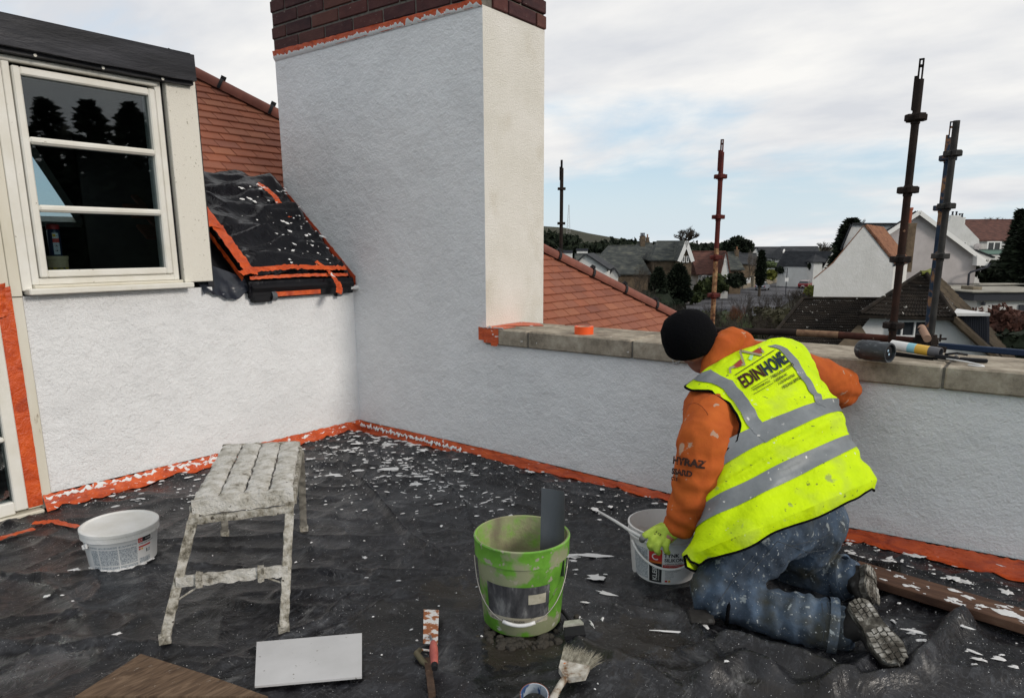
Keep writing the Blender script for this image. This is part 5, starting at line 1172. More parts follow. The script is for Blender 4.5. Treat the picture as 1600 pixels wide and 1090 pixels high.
# tape up the chimney face above the roof line
A = [(-.90, -.004, zroof(-.90) + .11), (-.4, -.004, zroof(-.4) + .12), (.045, -.004, zroof(.045) + .125), (.05, -.006, 1.12)]; B = [(-.9, -.01, zroof(-.9) + .04), (-.4, -.02, zroof(-.4) + .065), (0, -.02, zroof(0) + .06), (.0, -.03, 1.10)]
crinkle_strip(A, B, (0, -1, 0), 60, 62, .006, .003).build('tape_strip', mat('dark_orange_tape', (.36, .05, .018), .4, cols=[(.3, (.28, .035, .015)), (.7, (.48, .07, .02))], scale=6, bump=[(20, .4, .01)]), sk, smooth=True)
ragged([(-.45, -.03, zroof(-.45) + .085), (.045, -.03, zroof(.045) + .075)], [(-.45, -.035, zroof(-.45) + .072), (.05, -.035, zroof(.05) + .04)], (0, -1, .3), 90, 14, .008, .01, .008).build('render_smear', m_white_splash, sk, smooth=True)
ragged([(.05, -.07, 1.14), (.07, .0, 1.15)], [(.055, -.07, 1.12), (.07, .0, 1.115)], (1, 0, 0), 30, 15, .012, .01, .012).build('render_smear', m_white_splash, sk, smooth=True)
# tape strip and roll ends under the lower edge
MB().box((.058, -.79, 1.10), (.066, -.38, 1.135), bev=.003).build('tape_strip', m_orange, sk)
MB().box((-.02, -.98, 1.09), (.055, -.10, 1.165), bev=.01).build('frame_rail', m_black, sk)
MB().box((.0, -.97, 1.065), (.06, -.83, 1.12), bev=.01).build('bracket', m_black, sk)
for y in (-.80, -.19):
    MB().lathe([(.035, -.02), (.04, -.02), (.04, .02), (.035, .02), (.035, -.02)], (0, 0, 0), 20, Matrix.Translation((.035, y, 1.105)) @ Matrix.Rotation(R(90), 4, 'X')).build('clear_tape_loop', mat('clear_tape', (.10, .11, .12), .2), sk, smooth=40)
wb_ = MB(); rnd = random.Random(5)
for _ in range(75):
    x = rnd.uniform(-.75, .02); y = -.04 - abs(rnd.gauss(0, .30)); s = .003 + .011 * rnd.random() ** 2
    if y < -.94: continue
    p = rpt(x, y, .135); a = rnd.uniform(-.5, .9); e = (Vector((0, 1, 0)) * math.cos(a) + rs * math.sin(a)); blob(wb_, p, e * s * rnd.uniform(1, 2.2), e.cross(rn) * s, rn, rnd, .002)
wb_.build('render_splashes', m_spl, sk, kind='stuff')

# ================================================================ TOOLS AND TUBS
_TXT = {}
def text_geo(s, size=1.0, bold=0, sx=1.0):
    c = bpy.data.curves.new('lettering', 'FONT'); c.body = s; c.size = size; c.offset = bold; c.resolution_u = 3
    o = bpy.data.objects.new('lettering', c); COL.objects.link(o); dg = bpy.context.evaluated_depsgraph_get(); dg.update(); m_ = o.evaluated_get(dg).to_mesh()
    v = [(p.co.x * sx, p.co.y) for p in m_.vertices]; f = [tuple(q.vertices) for q in m_.polygons]; o.evaluated_get(dg).to_mesh_clear(); bpy.data.objects.remove(o); bpy.data.curves.remove(c)
    return v, f
class Cone:
    """side of a tub: (arc length u, height v) -> point"""
    def __init__(s, c, r0, r1, h, a0): s.c, s.r0, s.r1, s.h, s.a0 = Vector(c), r0, r1, h, a0
    def __call__(s, u, v, off=.0008):
        r = s.r0 + (s.r1 - s.r0) * v / s.h; a = s.a0 + u / ((s.r0 + s.r1) / 2); r += off
        return s.c + Vector((math.cos(a) * r, math.sin(a) * r, v))
def patch(S, u0, v0, u1, v1, off, nu=10, nv=4):
    m_ = MB(); vs = [S(u0 + (u1 - u0) * i / nu, v0 + (v1 - v0) * j / nv, off) for i in range(nu + 1) for j in range(nv + 1)]
    return m_.add(vs, [(i * (nv + 1) + j, i * (nv + 1) + j + 1, (i + 1) * (nv + 1) + j + 1, (i + 1) * (nv + 1) + j) for i in range(nu) for j in range(nv)])
def text_on(S, s, u, v, size, off, sx=1.0, rot=0, bold=.01, mb_=None):
    m_ = mb_ or MB(); vv, f = text_geo(s, 1, bold, sx); cr_, sr_ = math.cos(rot), math.sin(rot)
    return m_.add([S(u + (x * cr_ - y * sr_) * size, v + (x * sr_ + y * cr_) * size, off) for x, y in vv], f)
m_tub = mat('white_plastic_tub', (.66, .66, .65), .35, cols=[(.3, (.62, .62, .61)), (.7, (.70, .70, .69))], scale=6, splat=[(16, .7, (.50, .49, .46), .04)], bump=[(50, .15, .003)])
m_tublid = mat('render_caked_lid', (.66, .65, .62), .75, cols=[(.3, (.66, .645, .60)), (.5, (.74, .73, .70)), (.7, (.80, .795, .78))], scale=7, bump=[(12, .4, .01), (60, .4, .004)])
m_lblgrey = mat('printed_small_text', (.42, .45, .47), .45, cols=[(.42, (.24, .27, .30)), (.58, (.55, .575, .59))], scale=190, detail=2)
m_lblwhite = mat('label_white', (.68, .68, .67), .4); m_red = mat('label_red', (.50, .035, .03), .4); m_blk2 = mat('label_black', (.015, .015, .017), .4); m_yel = mat('label_yellow', (.65, .38, .03), .4)
def facing(c): return math.atan2(CAM.y - c[1], CAM.x - c[0])
m_wire = mat('handle_wire', (.35, .33, .3), .35, metal=.8)

# white lidded tub by the left wall
c = Vector((1.10, -2.49, FL + .006)); a0 = facing(c)
tb = thing('render_tub', 'lidded white plastic tub with crusted lid, standing between door and step stool', 'tub', c)
r0, r1, hT = .150, .168, .175
MB().lathe([(0, 0), (r0 - .004, 0), (r0, .004), (r1, hT)], c, 56).build('body', m_tub, tb, smooth=35)
MB().lathe([(r1 + .001, hT - .028), (r1 + .007, hT - .026), (r1 + .006, hT - .002), (r1 + .009, hT), (r1 + .009, hT + .014), (r1 + .003, hT + .018), (r1 - .006, hT + .018), (r1 - .012, hT + .012), (0, hT + .014)], c, 56).build('lid', m_tublid, tb, smooth=35)
S = Cone(c, r0, r1, hT, a0)
MB_l = patch(S, -.155, .018, -.115, .142, .001); MB_l.v += []; lg = tb
lab_ = patch(S, -.17, .006, .15, .145, .0006, 24).build('label', m_lblwhite, tb, smooth=True)
for u0, u1 in ((-.150, -.112), (-.106, -.022), (-.016, .062)):
    patch(S, u0, .030, u1, .112, .0012, 8).build('label_text', m_lblgrey, lab_, smooth=True); patch(S, u0, .010, u1, .024, .0012, 8).build('label_text', m_lblgrey, lab_, smooth=True); patch(S, u0, .118, u1, .128, .0012, 8).build('label_text', m_lblgrey, lab_, smooth=True)
patch(S, .068, .122, .090, .146, .0014, 3).build('logo_block', m_red, lab_); patch(S, .090, .122, .136, .146, .0014, 5).build('logo_block', m_blk2, lab_)
text_on(S, 'CT', .071, .128, .014, .002).build('lettering', m_lblwhite, lab_); text_on(S, 'KLEIB', .104, .130, .011, .002).build('lettering', m_lblwhite, lab_)
text_on(S, 'TYNK SILIKONOWY', .071, .112, .009, .0016, bold=.02).build('lettering', m_blk2, lab_)
patch(S, .069, .095, .134, .103, .0014, 5).build('stripe', m_red, lab_); patch(S, .069, .083, .078, .092, .0014, 2).build('icon', m_red, lab_); patch(S, .081, .083, .090, .092, .0014, 2).build('icon', m_yel, lab_)
patch(S, .108, .062, .114, .080, .0014, 2).build('barcode', m_blk2, lab_); patch(S, .118, .062, .130, .080, .0014, 2).build('barcode', m_lblgrey, lab_); patch(S, .070, .014, .13, .040, .0012, 5).build('label_text', m_lblgrey, lab_)
sp = MB(); sp.tube([S(-.185, hT - .045, .012), S(-.17, hT - .055, .018), S(-.16, hT - .05, .012), S(-.165, hT - .035, .008)], .007, 8); sp.lathe([(0, 0), (.013, 0), (.013, .016), (0, .016)], S(-.17, hT - .046, -.002), 10); sp.build('handle_hook', m_tub, tb, smooth=40)
rnd = random.Random(2); cb_ = MB()
for i in range(34): a = a0 + rnd.uniform(-1.3, 1.0); q = c + Vector((math.cos(a) * (r0 + .003), math.sin(a) * (r0 + .003), rnd.uniform(-.002, .006))); blob(cb_, q, Vector((-math.sin(a), math.cos(a), 0)) * rnd.uniform(.006, .018), Vector((math.cos(a), math.sin(a), .2)) * rnd.uniform(.003, .008), Vector((0, 0, 1)), rnd, .006)
cb_.build('render_crust', m_white_splash, tb, kind='stuff')

# open tub held by the worker
c = Vector((3.324, -1.005, FL + .004)); a0 = facing(c)
tk = thing('render_tub', 'open white tub of render with black and red label, held by the worker', 'tub', c)
r0, r1, hT = .148, .170, .235
MB().lathe([(0, 0), (r0 - .004, 0), (r0, .004), (r1, hT), (r1 + .004, hT), (r1 + .006, hT + .002), (r1 + .006, hT + .012), (r1 - .002, hT + .014), (r1 - .005, hT - .0), (r0 - .004, .01), (0, .01)], c, 56).build('body', m_tub, tk, smooth=35)
MB().lathe([(r1 + .001, hT - .035), (r1 + .006, hT - .033), (r1 + .006, hT - .028), (r1 + .001, hT - .026)], c, 56).build('rim_ring', m_tub, tk, smooth=35)
vs = [c + Vector((0, 0, .13))]; fs = []
for ri in range(1, 9):
    for j in range(40):
        a = 2 * math.pi * j / 40; r = .158 * ri / 8; z = .12 + .035 * mnoise.noise(Vector((math.cos(a) * r * 12, math.sin(a) * r * 12, 0))) + (.05 if ri == 8 else .012 * (ri / 8) ** 3); vs.append(c + Vector((math.cos(a) * r, math.sin(a) * r, z)))
for j in range(40): fs.append((0, 1 + j, 1 + (j + 1) % 40))
for ri in range(7):
    for j in range(40): fs.append((1 + ri * 40 + j, 1 + (ri + 1) * 40 + j, 1 + (ri + 1) * 40 + (j + 1) % 40, 1 + ri * 40 + (j + 1) % 40))
MB().add(vs, fs).build('wet_render', mat('wet_render_mix', (.56, .54, .51), .6, bump=[(30, .6, .02)]), tk, smooth=True)
S = Cone(c, r0, r1, hT, a0)
lab_ = patch(S, -.16, .012, .18, .19, .0006, 24).build('label', m_lblwhite, tk, smooth=True)
patch(S, -.155, .02, -.075, .17, .0012, 8, 4).build('label_text', m_lblgrey, lab_, smooth=True)
patch(S, -.068, .012, -.008, .112, .0014, 6).build('label_block', m_blk2, lab_, smooth=True); patch(S, -.068, .112, -.008, .178, .0014, 6).build('label_block', m_red, lab_, smooth=True)
patch(S, -.066, .108, -.008, .118, .0018, 6).build('label_block', mat('label_orange', (.6, .16, .03), .4), lab_, smooth=True)
text_on(S, 'KLEIB', -.030, .020, .030, .0022, rot=R(90), bold=.015).build('lettering', m_lblwhite, lab_); text_on(S, 'PROFESSIONAL', -.019, .022, .0075, .0022, rot=R(90), sx=1.2).build('lettering', m_lblwhite, lab_)
lt = MB(); text_on(S, 'TYNK', -.0, .143, .025, .002, bold=.03, mb_=lt); text_on(S, 'SILIKONOWY', .002, .120, .0235, .002, bold=.03, mb_=lt); text_on(S, 'o fakturze baranek', .004, .108, .009, .002, sx=1.15, mb_=lt); lt.build('lettering', m_blk2, lab_)
lo_ = MB(); text_on(S, 'C', -.056, .125, .045, .0022, bold=.01, mb_=lo_); lo_.build('lettering', m_lblwhite, lab_)
patch(S, -.004, .089, .14, .104, .0014, 10).build('stripe', m_red, lab_, smooth=True)
st = MB()
text_on(S, 'SILIKONHARZPUTZ', .004, .096, .0065, .002, sx=1.2, mb_=st)
st.build('lettering', m_lblwhite, lab_)
st = MB()
for i in range(9): text_on(S, ['tynk silikonowy cienkowarstwowy', 'wysoka odpornosc na zabrudzenia', 'do stosowania na zewnatrz', 'elastyczny i trwaly', 'gotowy do uzycia', 'odporny na warunki', 'paroprzepuszczalny', 'hydrofobowy', 'ziarno 1,5 mm'][i], .008, .080 - i * .0062, .0052, .002, mb_=st)
st.build('lettering', mat('label_text_grey', (.16, .16, .17), .5), lab_)
patch(S, .008, .016, .020, .026, .0014, 2).build('icon', m_red, lab_); patch(S, .024, .016, .034, .026, .0014, 2).build('icon', m_yel, lab_)
hb = [S(-.16 + .36 * i / 16, hT - .05 - .085 * math.sin(math.pi * i / 16), .010 + .03 * math.sin(math.pi * i / 16)) for i in range(17)]
MB().tube(hb, .0055, 8).build('handle', m_tub, tk, smooth=True)
tagp(MB().tube([P(936, 799, 3.38), P(962, 814, 3.27), P(985, 829, 3.17), P(1002, 838, 3.10)], [.006, .007, .008, .009], 8).build('stirring_stick', m_tub, smooth=True), 'thin white stick held across the rim of the open tub', 'stick')

# green bucket
m_green = mat('green_plastic_bucket', (.13, .33, .03), .55, cols=[(.3, (.07, .19, .02)), (.5, (.13, .34, .03)), (.75, (.20, .40, .08))], scale=7, bump=[(40, .25, .004)], splat=[(8, .475, (.27, .29, .17), .07), (30, .62, (.33, .32, .24), .04), (20, .68, (.5, .5, .44), .02)])
m_gin = mat('dirty_green_inside', (.2, .26, .10), .7, cols=[(.35, (.25, .22, .15)), (.5, (.28, .30, .16)), (.65, (.19, .38, .06))], scale=10, bump=[(30, .5, .01)])
c = Vector((3.044, -1.767, FL + .008)); a0 = facing(c); r0, r1, hT = .160, .190, .375
gb = thing('green_bucket', 'lime green builders bucket, scuffed and caked, with a grey blade standing in it', 'bucket', c)
rnd = random.Random(1)
MB().lathe([(0, 0), (r0 - .008, 0), (r0, .01), (r0 + .024, hT * .8), (r0 + .026, hT * .8 + .002), (r0 + .033, hT * .8 + .004), (r0 + .034, hT - .012), (r1 + .006, hT - .006), (r1 + .006, hT), (r1 + .001, hT + .004)], c, 64).build('body', m_green, gb, smooth=40)
MB().lathe([(r1 + .001, hT + .004), (r1 - .005, hT + .002), (r0 - .006, .012), (0, .012)], c, 64).build('inner_face', m_gin, gb, smooth=40)
S = Cone(c, r0, r0 + .0285, hT * .95, a0)
m_wlab = mat('worn_dark_label', (.06, .06, .065), .7, cols=[(.35, (.028, .028, .032)), (.52, (.07, .07, .075)), (.65, (.2, .2, .2))], scale=22, stretch=(1, 1, .35), bump=[(60, .4, .003)], splat=[(26, .66, (.5, .5, .47), .02), (14, .69, (.16, .35, .04), .03)])
m_clab = mat('worn_cream_label', (.42, .39, .3), .8, cols=[(.3, (.28, .26, .19)), (.7, (.5, .47, .38))], scale=18, splat=[(24, .64, (.15, .14, .12), .03)])
lb_ = patch(S, -.155, .085, .115, .225, .0012, 28, 6).build('label', m_wlab, gb, smooth=True)
patch(S, .025, .150, .098, .192, .002, 8).build('label_patch', m_clab, lb_, smooth=True); patch(S, -.152, .066, .112, .09, .002, 28).build('label_strip', m_clab, lb_, smooth=True)
text_on(S, 'EN 998-1   CEMENT RENDER', -.14, .071, .012, .003).build('lettering', m_wlab, lb_)
hw_ = [S(-.235 + .45 * i / 26, hT * .80 - .215 * max(0, math.sin(math.pi * i / 26)) ** .75, .012 + .035 * math.sin(math.pi * i / 26)) for i in range(27)]
ho = MB().tube(hw_, .0024, 6).build('handle', m_wire, gb, smooth=True)
MB().tube(hw_[10:17], .0075, 8).build('handle_grip', m_tub, ho, smooth=True)
mud = MB(); rnd = random.Random(6)
for i in range(60):
    a = a0 + rnd.gauss(.1, .5); rr = r0 + rnd.uniform(-.01, .07); q = Vector((c.x + math.cos(a) * rr, c.y + math.sin(a) * rr, 0)); q.z = zs_(q.x, q.y); s = rnd.uniform(.008, .026)
    mud.lathe([(0, -.5 * s), (s, -.2 * s), (s * .8, .45 * s), (0, .7 * s)], q, 6, Matrix.Rotation(rnd.uniform(0, 3), 4, 'Z') @ Matrix.Diagonal((1, rnd.uniform(.6, 1.3), 1, 1)))
tagp(mud.build('mud_clods', mat('grey_brown_mud', (.05, .045, .038), .85, bump=[(50, .6, .01)]), smooth=False), 'dark clods of dropped mortar at the foot of the green bucket', 'mortar', kind='stuff')
# grey curved blade standing in it
bl = thing('metal_blade', 'dark grey metal blade standing upright in the green bucket', 'blade', c + Vector((.05, .03, .02)))
p0, p1, p2, p3 = P(846, 762, 2.88), P(882, 768, 2.83), P(881, 900, 2.80), P(843, 900, 2.86)
vs = []; 
for i in range(9):
    f = i / 8; bw = (p1 - p0).cross(p3 - p0).normalized() * .012 * math.sin(math.pi * f)
    for j in range(7): g_ = j / 6; vs.append(p0.lerp(p1, f).lerp(p3.lerp(p2, f), g_) + bw)
nb_ = (p1 - p0).cross(p3 - p0).normalized() * .003
fs = [(i * 7 + j, i * 7 + j + 1, i * 7 + 8 + j, i * 7 + 7 + j) for i in range(8) for j in range(6)]
n_ = len(vs); vs += [v + nb_ for v in vs]; fs += [tuple(k_ + n_ for k_ in f)[::-1] for f in fs]
b_ = [i * 7 for i in range(9)] + [56 + j for j in range(1, 7)] + [i * 7 + 6 for i in range(7, -1, -1)] + [j for j in range(5, 0, -1)]
fs += [(b_[i], b_[(i + 1) % len(b_)], b_[(i + 1) % len(b_)] + n_, b_[i] + n_) for i in range(len(b_))]
MB().add(vs, fs).build('blade', mat('blade_steel', (.07, .075, .08), .38, metal=.5, cols=[(.3, (.05, .055, .06)), (.7, (.10, .105, .11))], scale=5, bump=[(40, .1, .002)], stretch=(1, 1, .3)), bl, smooth=40)

# plaster-caked step stool
m_crust = mat('plaster_crust', (.4, .38, .33), .95, cols=[(.36, (.09, .08, .06)), (.46, (.27, .25, .205)), (.58, (.46, .44, .39)), (.72, (.60, .585, .55))], scale=24, nrough=.7, bump=[(22, .9, .02), (80, .8, .008)], splat=[(42, .68, (.07, .06, .05), .03)])
m_crustw = mat('pale_plaster_crust', (.52, .5, .46), .95, cols=[(.33, (.16, .145, .115)), (.42, (.42, .40, .35)), (.55, (.58, .565, .525)), (.75, (.68, .67, .645))], scale=15, nrough=.7, stretch=(1, 1, 1), bump=[(22, .9, .02), (80, .8, .008)], splat=[(60, .70, (.10, .09, .07), .03)])
def lumpy(p, q, w_, t_, amp=.004, n=16, up=(0, 0, 1), seed=0, ns=12):
    m_ = MB(); p, q = Vector(p), Vector(q); d = (q - p); L_ = d.length; d.normalize(); sx_ = d.cross(Vector(up))
    if sx_.length < .05: sx_ = d.cross(Vector((1, 0, 0)))
    sx_.normalize(); uu = sx_.cross(d); vs = []
    for i in range(n + 1):
        for j in range(ns):
            a = 2 * math.pi * (j + .5) / ns; cx_, cy_ = math.cos(a), math.sin(a); m1 = max(abs(cx_), abs(cy_)) ** .85
            o = sx_ * (cx_ / m1 * w_ / 2) + uu * (cy_ / m1 * t_ / 2); c_ = p + d * L_ * i / n
            o *= 1 + amp / max(w_, t_) * 2 * (mnoise.noise((c_ + o) * 40 + Vector((seed, 0, 0))) + .7 * mnoise.noise((c_ + o) * 95))
            vs.append(c_ + o)
    fs = [(i * ns + j, i * ns + (j + 1) % ns, (i + 1) * ns + (j + 1) % ns, (i + 1) * ns + j) for i in range(n) for j in range(ns)] + [tuple(range(ns))[::-1], tuple(n * ns + j for j in range(ns))]
    return m_.add(vs, fs)
ZT = .485
tfl, tfr, tbr, tbl = Vector((2.045, -2.603, ZT)), Vector((2.240, -2.272, ZT)), Vector((1.668, -1.815, ZT)), Vector((1.410, -2.085, ZT))
ffl, ffr, fbl, fbr = Vector((2.09, -2.785, FL)), Vector((2.355, -2.44, FL)), Vector((1.246, -2.027, FL)), Vector((1.53, -1.729, FL))
for v in (ffl, ffr, fbl, fbr): v.z = zs_(v.x, v.y) + .002
stl = thing('step_stool', 'folding aluminium hop-up step caked in dried plaster, standing by the left wall', 'step stool', ((ffl + ffr + fbl + fbr) / 4))
up3 = Vector((0, 0, 1))
for i in range(4):
    f0, f1 = i / 4 + .012, (i + 1) / 4 - .012; fm = (f0 + f1) / 2; p, q = tfl.lerp(tfr, fm), tbl.lerp(tbr, fm); w_ = (tfr - tfl).length * (f1 - f0)
    lumpy(p - up3 * .012 + (q - p).normalized() * .02, q - up3 * .012, w_ * 1.0, .026, .008, 34, seed=i * 7, ns=16).build('slat', m_crustw, stl, smooth=50)
lumpy(tfl + Vector((-.0, -.0, -.034)), tfr + Vector((0, 0, -.034)), .03, .066, .007, 18, seed=31).build('end_board', m_crustw, stl, smooth=50)
lumpy(tbl + Vector((0, 0, -.03)), tbr + Vector((0, 0, -.03)), .03, .06, .006, 14, seed=32).build('end_board', m_crust, stl, smooth=50)
lumpy(tfl - up3 * .05, tbl - up3 * .05, .02, .045, .004, 20, seed=33).build('side_rail', m_crust, stl, smooth=50); lumpy(tfr - up3 * .05, tbr - up3 * .05, .02, .045, .004, 20, seed=34).build('side_rail', m_crust, stl, smooth=50)
lg_ = []
for k, (a, b) in enumerate(((tfl + (tfr - tfl) * .02, ffl), (tfr - (tfr - tfl) * .04, ffr), (tbl, fbl), (tbr, fbr))):
    a = a - up3 * .055; l_ = lumpy(a, b + up3 * .02, .036, .026, .004, 26, up=(b - a).cross(tfr - tfl), seed=40 + k).build('leg', m_crust if k < 2 else mat('plaster_crust_dark', (.2, .185, .155), .95, cols=[(.3, (.09, .08, .065)), (.7, (.33, .31, .27))], scale=17, bump=[(22, .9, .02)]), stl, smooth=50)
    lumpy(b + up3 * .03, b, .044, .034, .003, 4, up=(b - a).cross(tfr - tfl), seed=50 + k).build('foot', m_crust, l_, smooth=50)
def lp(a, b, f): return a.lerp(b, f)
A1, A2 = lp(tfl, ffl, .12), lp(tfr, ffr, .12); lumpy(A1 - up3 * .02, A2 - up3 * .02, .022, .028, .004, 16, seed=61).build('crossbar', m_crust, stl, smooth=50)
A1, A2 = lp(tfl, ffl, .58), lp(tfr, ffr, .58); lumpy(A1, A2, .034, .038, .006, 22, seed=62).build('crossbar', m_crustw, stl, smooth=50)
for f in (.2, .75): q = A1.lerp(A2, f); lumpy(q - (A2 - A1).normalized() * .012, q + (A2 - A1).normalized() * .012, .05, .052, .006, 4, seed=int(63 + f * 9)).build('hinge_collar', m_crust, stl, smooth=50)
MB().tube([A1.lerp(A2, .22) - up3 * .02, lp(tfl, ffl, .72) + (A2 - A1) * .02], .004, 6).build('brace', m_crust, stl); MB().tube([A1.lerp(A2, .78) - up3 * .02, lp(tfr, ffr, .68)], .004, 6).build('brace', m_crust, stl)
B1, B2 = lp(tbl, fbl, .55), lp(tbr, fbr, .55); lumpy(B1, B2, .028, .03, .004, 14, seed=70).build('crossbar', m_crust, stl, smooth=50)

def slab_px(name, label, cat, px4, th, m_, parent=None, z=FL, bev=.002, lift=.004):
    q = [on(x, y, 2, z) for x, y in px4]; zz_ = max(zs_(p.x, p.y) for p in q) + lift
    q = [Vector((p.x, p.y, zz_)) for p in q]; m2 = MB().prism(q, (0, 0, th)); bm = bmesh.new()
    return q, m2
q, m2 = slab_px('x', '', '', [(399, 1083), (566, 1068), (566, 999), (402, 1013)], .008, None, lift=.006)
c = sum(q, Vector()) / 4; t = thing('plastic_board', 'clean pale grey plastic render board lying flat beside the stool leg', 'board', c)
m2.build('board', mat('pale_plastic', (.50, .50, .50), .5, cols=[(.3, (.44, .44, .44)), (.7, (.54, .54, .545))], scale=4, splat=[(55, .70, (.2, .19, .17), .03), (7, .66, (.36, .35, .33), .12)], bump=[(80, .15, .002)]), t)
q, m2 = slab_px('x', '', '', [(120, 1105), (420, 1105), (330, 1072), (222, 1037)], .018, None, lift=.006)
t = thing('plywood_board', 'brown weathered plywood offcut in the bottom left corner', 'board', sum(q, Vector()) / 4)
m2.build('board', mat('weathered_plywood', (.12, .075, .05), .85, cols=[(.3, (.05, .032, .022)), (.5, (.12, .078, .05)), (.7, (.19, .13, .085))], scale=5, stretch=(6, 1.2, 1), distort=1.5, bump=[(30, .4, .005)], splat=[(20, .7, (.4, .38, .34), .03)]), t)
# timber plank along the parapet
a, b = Vector((4.06, -.56, 0)), Vector((5.35, -.74, 0)); za = max(zs_(4.2 + .1 * i, -.6 - .012 * i) for i in range(9))
t = thing('timber_plank', 'long brown timber plank splashed with white, lying along the parapet foot', 'plank', Vector((4.6, -.64, za)))
a.z = b.z = za + .022
m_timber = mat('brown_timber', (.11, .06, .04), .7, cols=[(.3, (.055, .03, .022)), (.6, (.12, .065, .042)), (.8, (.18, .11, .075))], scale=6, stretch=(.5, 7, 3), bump=[(30, .4, .004)])
pk = MB().beam(a, b, .155, .042, bev=.004).build('plank', m_timber, t)
ws = MB(); rnd = random.Random(8); dpl = (b - a).normalized(); spl_ = Vector((-dpl.y, dpl.x, 0))
for _ in range(75): s = .003 + .012 * rnd.random() ** 2.5; blob(ws, a + dpl * rnd.uniform(.02, 1.25) + spl_ * rnd.uniform(-.07, .07) + up3 * .0215, dpl * s * rnd.uniform(1, 2.5), spl_ * s, up3, rnd, .0015)
for o_, s in ((.60, .045), (.64, .03), (.52, .02)): blob(ws, a + dpl * o_ - spl_ * .02 + up3 * .0215, dpl * s, spl_ * s * .6, up3, rnd, .002)
ws.build('render_splashes', m_spl, t, kind='stuff')

# trowel with red handle lying over an old wooden scraper
m_rblade = mat('rusty_white_blade', (.5, .48, .45), .6, cols=[(.44, (.26, .09, .035)), (.48, (.34, .15, .07)), (.51, (.56, .55, .54)), (.7, (.62, .62, .62))], scale=26, bump=[(50, .4, .003)])
def P2(x, y, h_): return on(x, y, 2, FL + h_)
zb_ = zs_(2.86, -2.05) - FL + .012
sc = thing('scraper', 'old scraper with brown wooden handle lying under the red handled trowel', 'scraper', P2(665, 1040, 0))
lumpy(P2(668, 1030, zb_ + .012), P2(675, 1085, zb_ + .012), .026, .022, .002, 14, seed=80).build('handle', mat('muddy_wood', (.07, .045, .03), .85, cols=[(.3, (.035, .024, .018)), (.6, (.08, .05, .035)), (.8, (.26, .2, .15))], scale=20, bump=[(50, .5, .004)]), sc, smooth=50)
MB().tube([P2(657, 1014, zb_ + .01), P2(651, 1020, zb_ + .014), P2(660, 1032, zb_ + .016), P2(670, 1040, zb_ + .012)], [.009, .012, .012, .010], 8).build('ferrule', mat('old_brass', (.14, .12, .07), .6, metal=.4), sc, smooth=True)
MB().tube([P2(657, 1014, zb_ + .01), P2(675, 1016, zb_ + .012)], .004, 6).build('blade_root', m_rblade, sc)
tw_ = thing('trowel', 'small rusty bladed trowel with faded red handle on the black sheet', 'trowel', P2(673, 1000, 0))
z2 = zb_ + .03
MB().prism([P2(661, 1005, z2), P2(684, 1006, z2), P2(686, 953, z2 - .004), P2(662, 952, z2 - .004)], (0, 0, .0022)).build('blade', m_rblade, tw_)
MB().tube([P2(672, 993, z2 + .004), P2(674, 998, z2 + .022), P2(677, 1004, z2 + .03)], [.006, .005, .006], 8).build('tang', mat('steel_tang', (.25, .26, .28), .45, metal=.7), tw_, smooth=True)
pa, pb_ = P2(677, 1002, z2 + .03), P2(679, 1040, z2 + .022)
MB().tube([pa.lerp(pb_, f) for f in (0, .08, .25, .5, .75, .92, 1)], [.009, .013, .0155, .016, .014, .013, .009], 14).build('handle', mat('faded_red_wood', (.36, .075, .06), .55, cols=[(.3, (.27, .05, .045)), (.7, (.45, .12, .09))], scale=22, splat=[(40, .68, (.5, .3, .25), .03)]), tw_, smooth=True)
MB().tube([pa.lerp(pb_, .93), pa.lerp(pb_, 1.10)], [.0125, .011], 12).build('end_cap', m_black, tw_, smooth=40)

# big emulsion brush
br = thing('paint_brush', 'broad plastered brush with splayed pale bristles, lying bristles up', 'brush', P2(890, 1040, 0)); zb2 = zs_(3.4, -1.95) - FL + .02
hp = [P2(862, 1094, zb2 + .0), P2(874, 1072, zb2 + .006), P2(884, 1057, zb2 + .012)]
m_bh = mat('plastered_brush_handle', (.45, .42, .36), .8, cols=[(.36, (.14, .07, .03)), (.46, (.36, .33, .28)), (.7, (.6, .585, .54))], scale=22, bump=[(50, .5, .005)], splat=[(16, .66, (.55, .16, .03), .03)])
MB().tube(hp, [.014, .012, .013], 10).build('handle', m_bh, br, smooth=True)
fL, fR = P2(876, 1034, zb2 + .02), P2(921, 1044, zb2 + .02); hL, hR = P2(880, 1058, zb2 + .012), P2(890, 1062, zb2 + .012)
hd_ = MB(); vs = []; T_ = up3 * .018
ringA = [hL, hR]; row = [(hL, hR), (P2(873, 1046, zb2 + .016), P2(915, 1058, zb2 + .016)), (fL, fR)]
for l_, r_ in row: vs += [l_ - T_ * .6, r_ - T_ * .6, r_ + T_ * .6, l_ + T_ * .6]
hd_.add(vs, [(4 * i + j, 4 * i + (j + 1) % 4, 4 * i + 4 + (j + 1) % 4, 4 * i + 4 + j) for i in range(2) for j in range(4)] + [(0, 1, 2, 3), (11, 10, 9, 8)]); ho_ = hd_.build('head', m_bh, br, smooth=60)
bs = MB(); rnd = random.Random(3); tL, tR = P2(884, 1008, zb2 + .035), P2(944, 1026, zb2 + .03)
for i in range(420):
    f = rnd.random(); g_ = rnd.uniform(-.5, .5); p = fL.lerp(fR, f) + T_ * g_; q = tL.lerp(tR, min(1, max(0, f + rnd.gauss(0, .06)))) + T_ * g_ * 1.8 + Vector((rnd.gauss(0, .004), rnd.gauss(0, .004), rnd.gauss(0, .006))); q = p + (q - p) * rnd.uniform(.75, 1.08); m3 = p.lerp(q, .5) + up3 * .004
    sd2 = (q - p).cross(up3).normalized() * .0009; bs.add([p - sd2, p + sd2, m3 + sd2, m3 - sd2, q], [(0, 1, 2, 3), (3, 2, 4)])
